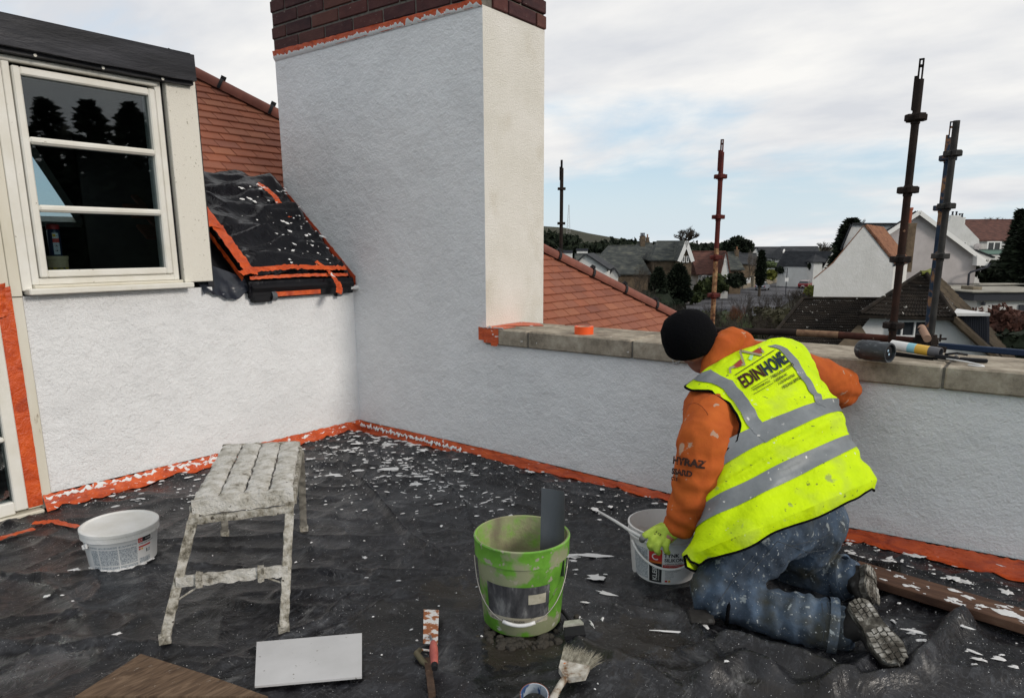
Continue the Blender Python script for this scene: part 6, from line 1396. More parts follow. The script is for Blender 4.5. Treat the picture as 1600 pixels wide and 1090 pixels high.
bs.build('bristles', mat('pale_bristles', (.34, .31, .23), .8, cols=[(.3, (.16, .14, .10)), (.7, (.5, .47, .38))], scale=60), br, kind='stuff')
# small black brush behind the bucket
b2 = thing('paint_brush', 'small black brush with pale tipped bristles half behind the green bucket', 'brush', P2(897, 980, 0)); zb3 = zs_(3.34, -1.72) - FL + .008
MB().prism([P2(880, 984, zb3), P2(912, 980, zb3), P2(906, 974, zb3), P2(882, 977, zb3)], (0, 0, .022)).build('bristles', mat('caked_bristles', (.42, .42, .36), .8, cols=[(.3, (.3, .3, .25)), (.7, (.5, .5, .44))], scale=40, bump=[(90, .6, .004)]), b2)
MB().prism([P2(882, 1000, zb3), P2(915, 997, zb3), P2(912, 982, zb3), P2(881, 986, zb3)], (0, 0, .018)).build('ferrule', m_black, b2)
MB().tube([P2(890, 968, zb3 + .01), P2(880, 955, zb3 + .012), P2(872, 950, zb3 + .01)], .008, 8).build('handle', m_black, b2, smooth=True)
# blue lined tape roll at the bottom edge
def tape_roll(name, label, c, r, ri, h_, m_out, m_in, tilt=None):
    t = thing(name, label, 'tape roll', c); M = tilt or Matrix.Identity(4)
    MB().lathe([(r, 0), (r, h_), (ri + .003, h_), (ri + .003, 0), (r, 0)], c, 40, M).build('tape', m_out, t, smooth=40)
    MB().lathe([(ri + .003, .001), (ri + .003, h_ - .0005), (ri, h_ - .0005), (ri, .001), (ri + .003, .001)], c, 40, M).build('core', m_in, t, smooth=40); return t
q = P2(835, 1101, 0); q.z = zs_(q.x, q.y) + .005
m_bl = mat('blue_print_core', (.05, .11, .25), .5, cols=[(.48, (.035, .08, .2)), (.52, (.4, .45, .5))], scale=30, stretch=(1, 1, .2))
tape_roll('tape_roll', 'dull orange tape roll with blue printed core, cut off by the bottom edge', q, .049, .044, .045, mat('brown_orange_tape', (.22, .07, .035), .5), m_bl, Matrix.Rotation(R(14), 4, RT))
q = on(908, 519, 2, .887); q = Vector((2.20, .075, .8875))
tape_roll('tape_roll', 'bright orange roll of tape standing on the coping near the chimney', q, .063, .042, .05, mat('bright_orange_tape', (.85, .10, .012), .5, bump=[(200, .2, .001)], stretch=(.1, .1, 1)), mat('cardboard_core', (.4, .32, .24), .8))

# canister, foam tube and gun on the coping
m_can = mat('scuffed_black_rubber', (.022, .028, .035), .55, cols=[(.4, (.014, .018, .024)), (.6, (.03, .037, .045)), (.7, (.16, .18, .2))], scale=20, bump=[(50, .4, .004)], stretch=(1, 1, 3))
def axis_M(p, q):
    d = (Vector(q) - Vector(p)); return Matrix.Translation(p) @ d.to_track_quat('Z', 'Y').to_matrix().to_4x4(), d.length
zc = .887
p, q_ = on(1340, 545, 2, zc + .052), on(1376, 553, 2, zc + .052); p.z = q_.z = zc + .053
q_ = p + Vector((.16, -.065, 0)); M, L_ = axis_M(p, q_)
cn = thing('canister', 'fat scuffed black ribbed canister lying on the coping', 'canister', p.lerp(q_, .5) - up3 * .05)
MB().lathe([(0, -.004), (.030, 0), (.044, .012), (.0485, .022), (.0485, .03), (.045, .033), (.045, .042), (.050, .046), (.0515, L_ * .6), (.049, L_ * .66), (.050, L_ - .01), (.047, L_), (.040, L_), (.036, L_ - .02), (0, L_ - .022)], (0, 0, 0), 36, M).build('body', m_can, cn, smooth=40)
MB().lathe([(0, L_ - .02), (.034, L_ - .019), (.034, L_ - .012), (.03, L_ - .010), (0, L_ - .010)], (0, 0, 0), 24, M).build('inner_cap', m_black, cn, smooth=40)
for i, (dx_, dy_) in enumerate(((-.006, .010), (.004, -.008))): MB().lathe([(0, L_ - .009), (.007, L_ - .008), (0, L_ - .007)], (0, 0, 0), 5, M @ Matrix.Translation((dx_, dy_, 0))).build('cap_print', mat('pale_blue_print', (.35, .5, .62), .5), cn)
MB().lathe([(0, 0), (.007, -.004), (.006, -.014), (0, -.02)], (0, 0, 0), 12, M @ Matrix.Translation((.018, .0, 0))).build('nozzle_blob', m_tub, cn, smooth=True)
p = Vector((4.00, .24, zc + .05)); q_ = Vector((4.235, .165, zc + .036)); M, L_ = axis_M(p, q_)
tu = thing('sealant_cartridge', 'white, blue and yellow printed cartridge behind the black canister', 'cartridge', p.lerp(q_, .5) - up3 * .04)
for a_s, b_s, m_ in ((0, .36, m_lblwhite), (.36, .52, mat('cartridge_blue', (.25, .52, .6), .4)), (.52, .78, mat('cartridge_yellow', (.68, .40, .05), .4)), (.78, 1.0, mat('cartridge_grey', (.09, .09, .10), .45))):
    MB().lathe([(.026, L_ * a_s), (.026, L_ * b_s)] + ([(.022, L_), (.022, L_ * .85), (0, L_ * .85)] if b_s == 1 else []), (0, 0, 0), 28, M).build('printed_band', m_, tu, smooth=40)
St = lambda u, v, off=.0004: M @ Vector((math.cos(R(-62) + u / .026) * (.026 + off), math.sin(R(-62) + u / .026) * (.026 + off), v))
text_on(lambda u, v, off=0: St(-v, u, .0006), 'SOUDAL', L_ * .52, -.005, .018, .001, bold=.02).build('lettering', m_blk2, tu)
gn = thing('sealant_gun', 'sealant gun with black handle and white bent rod beside the cartridge', 'sealant gun', Vector((4.2, .13, zc)))
MB().lathe([(.029, .0), (.029, .25)], (0, 0, 0), 18, Matrix.Translation((0, 0, -.008)) @ axis_M(Vector((3.98, .22, zc + .034)), Vector((4.22, .145, zc + .028)))[0], R(200), R(340)).build('cradle', m_black, gn, smooth=True)
g0 = Vector((4.215, .15, zc + .02)); MB().beam(g0, g0 + Vector((.10, -.015, -.005)), .03, .022, bev=.004).build('trigger_housing', m_black, gn)
MB().tube([g0 + Vector((.04, 0, .012)), g0 + Vector((.09, .02, .02)), g0 + Vector((.13, .05, .012))], .006, 7).build('trigger', m_black, gn, smooth=True)
MB().beam(g0 + Vector((.10, .02, -.008)), g0 + Vector((.22, .03, -.008)), .028, .018, bev=.005).build('grip', m_black, gn)
a = g0 + Vector((.05, -.02, -.006)); MB().tube([a, a + Vector((.09, -.03, -.004)), a + Vector((.155, -.07, -.009)), a + Vector((.165, -.088, -.011)), a + Vector((.145, -.095, -.011)), a + Vector((.10, -.085, -.011))], .0042, 8).build('plunger_rod', m_tub, gn, smooth=True)

# things on the inner window sill
Wz = 1.285
def wpt(x, y, X=-.16): return on(x, y, 0, X)
c = wpt(92, 425); c.z = 1.30 - .0
sh2 = MB().box((-.30, -3.0, 1.24), (-.122, -1.5, 1.262)).build('inner_sill', m_upvc, house)
c = wpt(91, 422, -.17); c.z = 1.262
yt = thing('plastic_pot', 'yellow labelled round pot standing on the inner sill', 'pot', c); hp_ = wpt(91, 400, -.17).z - c.z
rr = .058; MB().lathe([(0, 0), (rr * .9, 0), (rr, hp_ * .55)], c, 24).build('label', mat('pot_yellow', (.5, .33, .04), .5, cols=[(.45, (.5, .33, .04)), (.55, (.06, .06, .05))], scale=30), yt, smooth=40)
MB().lathe([(rr, hp_ * .55), (rr * 1.02, hp_ * .85), (rr * 1.08, hp_ * .86), (rr * 1.08, hp_), (0, hp_)], c, 24).build('rim_and_lid', mat('pot_cream', (.45, .33, .2), .5), yt, smooth=40)
c2 = c + Vector((0, 0, hp_)); hc = wpt(90, 350, -.17).z - c2.z; rc = .034
ca_ = thing('spray_can', 'dark blue spray can with red cap standing on the yellow pot', 'spray can', c2)
MB().lathe([(0, 0), (rc, .0), (rc, hc * .78), (rc * .8, hc * .83)], c2, 24).build('body', mat('can_navy', (.012, .016, .045), .35), ca_, smooth=40)
MB().lathe([(rc * .8, hc * .83), (rc * 1.05, hc * .84), (rc * 1.05, hc * .97), (rc * .8, hc), (0, hc)], c2, 24).build('cap', mat('can_red', (.36, .02, .02), .4), ca_, smooth=40)
S = Cone(c2, rc, rc, hc, facing(c2)); lab_ = patch(S, -.008, .01, .026, hc * .72, .0008, 6).build('label', mat('can_label', (.5, .52, .56), .5), ca_, smooth=True)
patch(S, -.006, hc * .60, .010, hc * .69, .0014, 3).build('logo', m_yel, lab_); text_on(S, 'WD-40', -.005, hc * .62, .008, .002).build('lettering', m_blk2, lab_); patch(S, -.008, hc * .42, .026, hc * .55, .0014, 4).build('label_band', m_red, lab_)
for z in (.12, .27):
    cc = S(.008, hc * z + .01, .0016); k = .011; e1 = (S(.012, .1) - S(.004, .1)).normalized(); hz = MB()
    pr = [cc + e1 * k, cc + up3 * k, cc - e1 * k, cc - up3 * k]; hz.tube(pr, .0009, 4, closed=True); hz.build('hazard_mark', m_red, lab_); blob_ = MB(); blob(blob_, cc, e1 * .004, up3 * .004, e1.cross(up3), random.Random(2), .0004); blob_.build('hazard_mark', m_blk2, lab_)
c = wpt(64, 423, -.15); c.z = 1.262; t = thing('small_red_box', 'small red box on the inner sill left of the yellow pot', 'box', c)
MB().box((c.x - .03, c.y - .05, c.z), (c.x + .02, c.y + .05, c.z + .035), bev=.004).build('box', mat('box_red', (.33, .015, .02), .4), t)
Sb = lambda u, v, off=0: Vector((c.x + .0205, c.y - .035 + u, c.z + .012 + v)); text_on(Sb, 'FIREMARK', 0, 0, .012, 0, bold=.02).build('lettering', m_lblwhite, t)
c = wpt(60, 390, -.25); c.z = 1.262; t = thing('crumpled_bag', 'dark crumpled bag heaped on the inner sill behind the red box', 'bag', c); vs_ = MB(); vs_.lathe([(0, 0), (.09, .0), (.10, .05), (.07, .1), (.03, .13), (0, .135)], c, 16); vs_.v = [tuple(Vector(v) + Vector((mnoise.noise(Vector(v) * 20), mnoise.noise(Vector(v) * 20 + Vector((5, 0, 0))), 0)) * .03) for v in vs_.v]
vs_.build('bag', mat('dark_bag', (.02, .022, .03), .3, bump=[(30, .5, .01)]), t, smooth=False)
# ================================================================ THE WORKER
def remesh(mb_, vox, smooth=4, disp=None):
    """one continuous skin over overlapping closed lumps"""
    me = mb_.mesh('lumps', m_black); o = bpy.data.objects.new('lumps', me); COL.objects.link(o)
    md = o.modifiers.new('r', 'REMESH'); md.mode = 'VOXEL'; md.voxel_size = vox
    if smooth: s_ = o.modifiers.new('s', 'SMOOTH'); s_.iterations = smooth; s_.factor = .5
    dg = bpy.context.evaluated_depsgraph_get(); dg.update(); ev = o.evaluated_get(dg); m2 = ev.to_mesh()
    v = [p.co.copy() for p in m2.vertices]; nrm = [p.normal.copy() for p in m2.vertices]; f = [tuple(p.vertices) for p in m2.polygons]
    ev.to_mesh_clear(); bpy.data.objects.remove(o); bpy.data.meshes.remove(me)
    if disp: v = [p + n_ * disp(p) for p, n_ in zip(v, nrm)]
    out = MB(); out.v = [tuple(p) for p in v]; out.f = f; return out
def caps(mb_, pts, rads, n=18, flat=None):
    """chain of tapered round segments with closed ends"""
    pts = [Vector(p) for p in pts]; P_, R_ = [], []
    for i in range(len(pts) - 1):
        for k in range(5): f = k / 5; P_.append(pts[i].lerp(pts[i + 1], f)); R_.append(rads[i] + (rads[i + 1] - rads[i]) * f)
    P_.append(pts[-1]); R_.append(rads[-1])
    d0 = (P_[0] - P_[1]).normalized(); d1 = (P_[-1] - P_[-2]).normalized(); r0_, r1_ = R_[0], R_[-1]
    hd_ = [(P_[0] + d0 * r0_ * math.sin(R(a)), r0_ * math.cos(R(a))) for a in (88, 65, 42, 20)]; tl_ = [(P_[-1] + d1 * r1_ * math.sin(R(a)), r1_ * math.cos(R(a))) for a in (20, 42, 65, 88)]
    return mb_.tube([a for a, _ in hd_] + P_ + [a for a, _ in tl_], [b for _, b in hd_] + R_ + [b for _, b in tl_], n)
def ell(mb_, c, ax_, ay_, az_, n=20):
    prof_ = [(math.cos(R(a)), math.sin(R(a))) for a in range(-90, 91, 12)]; prof_[0] = (.01, -1); prof_[-1] = (.01, 1)
    return mb_.lathe(prof_ , (0, 0, 0), n, frame(Vector(c), Vector(ax_), Vector(ay_), Vector(az_)))

RG = [  # left px, left depth, right px, right depth, bulge back, bulge front
    ((1122, 577), 3.38, (1222, 537), 3.44, .05, .08),
    ((1072, 612), 3.25, (1252, 552), 3.45, .10, .13),
    ((1064, 655), 3.17, (1270, 595), 3.40, .14, .15),
    ((1084, 705), 3.10, (1287, 630), 3.32, .17, .16),
    ((1106, 750), 3.04, (1303, 660), 3.25, .18, .17),
    ((1103, 790), 2.99, (1315, 692), 3.19, .18, .18),
    ((1097, 828), 2.95, (1332, 722), 3.14, .185, .18),
    ((1086, 872), 2.91, (1348, 758), 3.10, .19, .18)]
RL = [P(*a, d) for a, d, *_ in RG]; RR = [P(*b, d) for _, _, b, d, *_ in RG]
def crm(A, t):
    n_ = len(A) - 1; t = max(0, min(n_ - 1e-6, t)); i = int(t); f = t - i
    p0, p1, p2, p3 = A[max(i - 1, 0)], A[i], A[i + 1], A[min(i + 2, n_)]
    return (p1 * 2 + (p2 - p0) * f + (p0 * 2 - p1 * 5 + p2 * 4 - p3) * f * f + (p1 * 3 - p0 - p2 * 3 + p3) * f ** 3) * .5
def St_(u, v, sc=1.0):
    l, r = crm(RL, v), crm(RR, v); c = (l + r) / 2; hw = (r - l) / 2
    e = .05; sp_d = ((crm(RL, v - e) + crm(RR, v - e)) - (crm(RL, v + e) + crm(RR, v + e))).normalized()
    B = hw.cross(sp_d).normalized(); B = B if B.dot(CAM - c) > 0 else -B
    bb = crm([Vector((g_[4], g_[5], 0)) for g_ in RG], v); s_ = math.sin(math.pi * u); b = bb.x if s_ >= 0 else bb.y
    return c + (-hw * math.copysign(abs(math.cos(math.pi * u)) ** .92, math.cos(math.pi * u)) + B * math.copysign(abs(s_) ** .8, s_) * b) * sc
def wr_(u, v):
    lo = min(1, max(0, (v - 3) / 3))
    a = math.sin(u * 19 + v * 2.2 + 2.5 * mnoise.noise(Vector((u * 3, v * .7, 1)))) * .0075 * lo * (.5 + .5 * mnoise.noise(Vector((u * 2, v * .6, 4))) + .3)
    b = .010 * mnoise.noise(Vector((u * 5, v * 1.3, 2))) + .009 * abs(mnoise.noise(Vector((u * 4 + v * 1.1, v * 1.9 - u * 3, 7)))) + .004 * mnoise.noise(Vector((u * 14, v * 3.5, 5)))
    fold = .012 * math.exp(-((v - 4.55 + 1.0 * (u - .4)) / .16) ** 2) * (1 if u < .8 else 0) + .009 * math.exp(-((v - 3.0 - .9 * (u - .5)) / .14) ** 2)
    return a + b + fold
def Sv(u, v, off=0):
    p = St_(u, v); e = .01
    n_ = (St_(u + e, v) - St_(u - e, v)).cross(St_(u, v + .05) - St_(u, v - .05)).normalized(); c = (crm(RL, v) + crm(RR, v)) / 2
    if n_.dot(p - c) < 0: n_ = -n_
    fl = .0 if v < 6 else .02 * (v - 6)
    return p + n_ * (.014 + fl + wr_(u, v) + off)
def pj(p): d = p - CAM; D = d.dot(FW); return 800 + FPX * d.dot(RT) / D, CY - FPX * d.dot(UP) / D
GU, GV = 60, 105; GR = [[pj(Sv(i / GU, 7 * j / GV)) for j in range(GV + 1)] for i in range(GU + 1)]
GRn = np.array(GR)
def inv(x, y):
    d = (GRn[..., 0] - x) ** 2 + (GRn[..., 1] - y) ** 2; i, j = np.unravel_index(np.argmin(d), d.shape); u, v = i / GU, 7 * j / GV
    for _ in range(5):
        f = pj(Sv(u, v)); fu = pj(Sv(u + .004, v)); fv = pj(Sv(u, v + .02)); a, b, c_, d_ = (fu[0] - f[0]) / .004, (fv[0] - f[0]) / .02, (fu[1] - f[1]) / .004, (fv[1] - f[1]) / .02
        det = a * d_ - b * c_
        if abs(det) < 1e-6: break
        ex, ey = x - f[0], y - f[1]; u = min(1.1, max(-.1, u + .8 * (d_ * ex - b * ey) / det)); v = min(7, max(0, v + .8 * (-c_ * ex + a * ey) / det))
    return u, v

m_vest = mat('hi_vis_yellow', (.55, .76, .0), .7, cols=[(.3, (.47, .68, .0)), (.5, (.56, .78, .0)), (.7, (.60, .82, .0))], scale=4, bump=[(8, .5, .03), (26, .3, .008), (420, .3, .001)], splat=[(5, .56, (.44, .58, .05), .2), (44, .665, (.20, .25, .03), .04), (14, .67, (.34, .42, .10), .06), (30, .71, (.62, .68, .42), .02)])
m_refl = mat('reflective_grey_band', (.18, .20, .21), .5, cols=[(.35, (.13, .145, .155)), (.7, (.225, .245, .26))], scale=6, metal=.15, bump=[(18, .3, .008), (300, .2, .001)], splat=[(34, .68, (.52, .52, .50), .03)])
m_hood = mat('orange_hoodie', (.42, .09, .018), .9, cols=[(.3, (.31, .062, .014)), (.5, (.42, .09, .018)), (.7, (.50, .118, .022))], scale=5, bump=[(8, .4, .02), (260, .4, .002)], splat=[(15, .66, (.42, .27, .19), .02)])
m_jean = mat('plaster_stained_denim', (.06, .09, .14), .9, cols=[(.30, (.018, .024, .034)), (.46, (.045, .062, .088)), (.60, (.085, .125, .185)), (.76, (.17, .215, .27))], scale=4.5, bump=[(11, .5, .025), (380, .4, .0015)], splat=[(5, .52, (.05, .052, .045), .15), (24, .635, (.27, .30, .31), .05), (60, .67, (.38, .40, .40), .03), (110, .69, (.42, .44, .44), .02)])
m_skin = mat('skin', (.34, .15, .10), .55, sss=.05, cols=[(.3, (.28, .11, .08)), (.7, (.38, .18, .12))], scale=20); m_bean = mat('black_knit', (.005, .005, .006), .95, spec=.05, bump=[(70, .8, .008)], splat=[(20, .75, (.3, .3, .32), .02)])
m_glove = mat('lime_knit_glove', (.40, .55, .06), .9, cols=[(.3, (.30, .42, .05)), (.7, (.48, .62, .10))], scale=30, bump=[(160, .6, .003)])
m_boot = mat('dusty_black_boot', (.025, .023, .022), .7, cols=[(.3, (.014, .013, .013)), (.6, (.03, .028, .026)), (.75, (.12, .12, .115))], scale=16, bump=[(40, .4, .004)])
m_sole = mat('plastered_sole', (.2, .19, .17), .9, cols=[(.36, (.02, .018, .016)), (.52, (.065, .06, .05)), (.70, (.30, .29, .26))], scale=22, bump=[(60, .5, .004)])

worker = thing('person', 'kneeling worker in yellow hi-vis vest, orange hoodie, black beanie and stained jeans, hand on tub', 'person', Vector((3.85, -1.05, FL)))
Lsh, Lel, Lwr = P(1108, 652, 3.12), P(1090, 745, 3.03), P(1066, 808, 3.05)
Rsh, Rel, Rwr = P(1240, 588, 3.46), P(1312, 606, 3.60), P(1225, 655, 3.86)
Lhand = P(1042, 838, 3.06)
hipC = P(1222, 815, 3.05); Lhip, Rhip = P(1180, 838, 2.99), P(1262, 808, 3.12)
Lkn, Lan = P(1112, 928, 2.93), P(1318, 972, 2.76); Rkn, Ran = P(1235, 905, 3.36), P(1335, 908, 3.14)
headC = P(1078, 530, 3.43); neckB = P(1135, 580, 3.44)
hax = (headC - neckB).normalized()                              # towards crown
face = (FH * .75 - RT * .55 + Vector((0, 0, -.45))); face = (face - hax * face.dot(hax)).normalized(); hsd = hax.cross(face).normalized()
# body: one continuous figure under the clothes
bd_ = MB()
vs = []; nv_, nu_ = 16, 28
for j in range(nv_ + 1):
    for i in range(nu_): vs.append(St_(2 * i / nu_, .2 + 6.2 * j / nv_, .80))
bd_.add(vs, [(j * nu_ + i, j * nu_ + (i + 1) % nu_, (j + 1) * nu_ + (i + 1) % nu_, (j + 1) * nu_ + i) for j in range(nv_) for i in range(nu_)] + [tuple(range(nu_))[::-1], tuple(nv_ * nu_ + i for i in range(nu_))])
hb0 = headC - hax * .03
ell(bd_, hb0, hsd * .092, face * .112, hax * .128)
ell(bd_, hb0 - hax * .085 + face * .045, hsd * .072, face * .07, hax * .08)                      # jaw
ell(bd_, hb0 - hax * .02 + face * .112, hsd * .016, face * .028, hax * .034, 12)                  # nose
for s in (-1, 1):
    ell(bd_, hb0 - hax * .02 + hsd * .092 * s - face * .0, hsd * .014, face * .022, hax * .034, 12)   # ears
    ell(bd_, hb0 + hax * .018 + hsd * .036 * s + face * .10, hsd * .024, face * .014, hax * .010, 10)  # brows
ell(bd_, hb0 - hax * .07 + face * .105, hsd * .026, face * .012, hax * .012, 10)                  # lips
caps(bd_, [neckB - (headC - neckB) * .15, hb0 - hax * .03], [.075, .068])
caps(bd_, [Lsh, Lel, Lwr, Lhand], [.075, .055, .036, .034]); caps(bd_, [Rsh, Rel, Rwr], [.075, .055, .036])
caps(bd_, [hipC, Lhip, Lkn], [.15, .11, .07]); caps(bd_, [Lkn, Lan], [.065, .045]); caps(bd_, [hipC, Rhip, Rkn], [.15, .11, .07]); caps(bd_, [Rkn, Ran], [.065, .045])
remesh(bd_, .011, 4).build('body', m_skin, worker, smooth=True)
for s in (-1, 1): MB().lathe([(.001, -.011), (.008, -.008), (.011, 0), (.008, .008), (.001, .011)], hb0 + hax * .002 + hsd * .036 * s + face * .098, 10).build('eye', m_white_splash, worker, smooth=True)

# hoodie
hd_ = MB(); vs = []
for j in range(nv_ + 1):
    for i in range(nu_): vs.append(St_(2 * i / nu_, .05 + 6.3 * j / nv_, .95))
hd_.add(vs, [(j * nu_ + i, j * nu_ + (i + 1) % nu_, (j + 1) * nu_ + (i + 1) % nu_, (j + 1) * nu_ + i) for j in range(nv_) for i in range(nu_)] + [tuple(range(nu_))[::-1], tuple(nv_ * nu_ + i for i in range(nu_))])
caps(hd_, [P(1112, 648, 3.17), P(1102, 690, 3.06), P(1092, 745, 3.03), P(1080, 785, 3.04), P(1067, 812, 3.05)], [.118, .122, .108, .097, .078], 24)
caps(hd_, [Rsh, P(1285, 595, 3.53), Rel], [.125, .112, .098], 24); caps(hd_, [Rel, P(1270, 635, 3.75), Rwr], [.10, .085, .07], 24)
caps(hd_, [P(1108, 592, 3.36), P(1116, 566, 3.36), P(1126, 543, 3.38), P(1145, 530, 3.42), P(1165, 530, 3.48)], [.045, .055, .066, .066, .042], 20)
caps(hd_, [P(1100, 606, 3.38), P(1098, 606, 3.46), P(1120, 590, 3.54), P(1160, 545, 3.54)], [.045, .045, .05, .05], 18)
caps(hd_, [P(1130, 570, 3.40), P(1165, 552, 3.44), P(1190, 548, 3.45)], [.06, .06, .05], 18)
def sleeve_d(p):
    d = .007 * mnoise.noise(p * 9) + .010 * (.5 - abs(mnoise.noise(p * 10))) ** 3 * 4 - .003 + .003 * mnoise.noise(p * 26)
    for J, s_ in ((Lel, 1), (Lwr, 1.2), (Rel, 1), (P(1150, 690, 3.1), .9)):
        q = p - J; dd = q.length
        if dd < .2: d += s_ * .009 * math.sin(q.z * 75 + q.x * 30 + 3 * mnoise.noise(p * 7)) * (1 - dd / .2)
    return d
ho_ = remesh(hd_, .0095, 5, sleeve_d).build('hoodie', m_hood, worker, smooth=True)
# seam round the armhole, knitted cuff, printed lettering on the sleeve
MB().tube([P(1066 + 62 * f, 640 - 20 * math.sin(f * 3.14) + 60 * f * f, 2.995 + .02 * f) for f in [i / 10 for i in range(11)]], .0016, 5).build('sleeve_seam', mat('dark_seam', (.2, .045, .015), .9), ho_)
cf = (Lwr - Lel).normalized()
def arm_s(u, v, off=0):                                         # outer side of the left sleeve facing the camera
    a, b = P(1092, 700, 3.05), P(1080, 785, 3.04); ax_ = (b - a).normalized(); c = a + ax_ * v; n0 = (CAM - c); n0 = (n0 - ax_ * n0.dot(ax_)).normalized(); s0 = ax_.cross(n0)
    th_ = -u / .118; return c + (n0 * math.cos(th_) + s0 * math.sin(th_)) * (.124 + off - v * .05)
lt = MB()
for s_, dv, sz in (('HYRAZ', .035, .042), ('SSARD', .078, .032), ('CTS', .105, .02)):
    text_on(lambda x, y, off=0, dv=dv: arm_s(x - .105, dv + .055 - y, .006), s_, 0, .01, sz, 0, bold=.055, mb_=lt)
lt.build('lettering', mat('faded_black_print', (.04, .02, .015), .8, splat=[(60, .6, (.3, .07, .02), .03)]), ho_)

# jeans
jn = MB()
caps(jn, [P(1262, 800, 3.14), hipC, P(1180, 835, 3.0)], [.150, .165, .150], 24); caps(jn, [P(1205, 775, 3.12), P(1215, 812, 3.03)], [.18, .175], 24)
caps(jn, [P(1190, 840, 2.99), P(1150, 880, 2.96), P(1117, 922, 2.93)], [.152, .132, .108], 24)
caps(jn, [P(1118, 938, 2.93), P(1170, 948, 2.88), P(1235, 962, 2.83), P(1296, 980, 2.775)], [.075, .088, .104, .106], 24)
caps(jn, [P(1272, 815, 3.14), P(1262, 850, 3.2), P(1240, 895, 3.32)], [.145, .128, .10], 24)
caps(jn, [P(1240, 905, 3.34), P(1285, 900, 3.22), P(1318, 902, 3.16)], [.085, .094, .092], 24)
def jean_d(p):
    d = .009 * mnoise.noise(p * 8) + .014 * (.5 - abs(mnoise.noise(p * 11))) ** 3 * 4 - .004 + .004 * mnoise.noise(p * 30)
    for J, ax_, s_, rr in ((Lkn, Lan - Lkn, 1.2, .22), (Lan, Lan - Lkn, 1.3, .2), (P(1230, 962, 2.83), Lan - Lkn, .8, .2), (Lhip, Lkn - Lhip, 1.1, .24), (Ran, Ran - Rkn, 1.1, .2), (P(1200, 900, 2.95), Vector((0, 0, 1)), 1, .15)):
        q = p - J; dd = q.length
        if dd < rr: d += s_ * .010 * math.sin(q.dot(ax_.normalized()) * 88 + 3.2 * mnoise.noise(p * 6)) * (1 - dd / rr)
    return d
jo = remesh(jn, .0098, 4, jean_d).build('jeans', m_jean, worker, smooth=True)
# hems, seam and pocket stitching
def ring(mb_, c, ax_, r, th_, n=28, sq=1):
    ax_ = ax_.normalized(); a = ax_.cross(up3).normalized(); b = ax_.cross(a); return mb_.tube([c + a * math.cos(2 * math.pi * i / n) * r + b * math.sin(2 * math.pi * i / n) * r * sq for i in range(n)], th_, 6, closed=True)
for c, ax_, r in ((P(1304, 983, 2.765), Lan - Lkn, .118), (P(1322, 902, 3.15), Ran - Rkn, .1)):
    hm = MB(); ax_ = ax_.normalized(); a = ax_.cross(up3).normalized(); b = ax_.cross(a)
    pr = [(-.03, r + .003), (.0, r + .006), (.004, r + .003), (.003, r - .004), (-.02, r - .008)]
    vs = [c + ax_ * t_ + (a * math.cos(2 * math.pi * i / 36) + b * math.sin(2 * math.pi * i / 36)) * (rr * (1 + .05 * mnoise.noise(Vector((math.cos(i / 36 * 6.28) * 2, math.sin(i / 36 * 6.28) * 2, c.x))))) for t_, rr in pr for i in range(36)]
    hm.add(vs, [(j * 36 + i, j * 36 + (i + 1) % 36, (j + 1) * 36 + (i + 1) % 36, (j + 1) * 36 + i) for j in range(4) for i in range(36)]); hm.build('hem', m_jean, jo, smooth=50)

# stitching laid on the jeans where the photo shows it
from mathutils.bvhtree import BVHTree
def surf_fn(o):
    tr = BVHTree.FromPolygons([v.co + ORG[worker] for v in o.data.vertices], [tuple(p.vertices) for p in o.data.polygons])
    def f(x, y, off=.001):
        h = tr.ray_cast(CAM, ray(x, y).normalized())
        return None if h[0] is None else h[0] + h[1] * off * (1 if h[1].dot(CAM - h[0]) > 0 else -1)
    return f
js = surf_fn(jo); m_stitch = mat('pale_stitching', (.075, .085, .095), .9)
for pts in ([(1178, 868), (1150, 900), (1122, 940)], [(1215, 845), (1192, 872), (1172, 895)], [(1215, 845), (1262, 862), (1292, 858)], [(1292, 940), (1298, 975), (1292, 1015)], [(1284, 942), (1289, 975), (1284, 1012)], [(1150, 985), (1220, 1003), (1290, 1014)], [(1236, 852), (1280, 842), (1300, 832)]):
    q_ = []
    for (x0, y0), (x1, y1) in zip(pts, pts[1:]):
        for k in range(9):
            p = js(x0 + (x1 - x0) * k / 8, y0 + (y1 - y0) * k / 8)
            if p is not None: q_.append(p)
    if len(q_) > 3: MB().tube(q_, .0013, 5).build('seam_stitching', m_stitch, jo, smooth=True)
# vest
bl_ = [inv(x, y) for x, y in ((1076, 606), (1112, 611), (1140, 630), (1157, 662), (1152, 690), (1130, 707))]
uv_ = sorted([(0.0, .02), (max(.3, bl_[0][1] - .3), .0)] + [(v, u) for u, v in bl_[1:]] + [(bl_[-1][1] + .7, -.02), (7.0, -.14)])
def interp(tab, v):
    for (a, x), (b, y) in zip(tab, tab[1:]):
        if v <= b: f = (v - a) / max(1e-6, b - a); f = f * f * (3 - 2 * f) * .4 + f * .6; return x + (y - x) * f
    return tab[-1][1]
uL = lambda v: interp(uv_, v)
uR = lambda v: interp([(0, .98), (.9, .97), (2.2, .96), (3.4, 1.0), (4, 1.06), (7, 1.16)], v)
def vgrid(f0, f1, v0, v1, nu, nv, off): return [[Sv(f0(v0 + (v1 - v0) * j / nv) + (f1(v0 + (v1 - v0) * j / nv) - f0(v0 + (v1 - v0) * j / nv)) * i / nu, v0 + (v1 - v0) * j / nv, off) for i in range(nu + 1)] for j in range(nv + 1)]
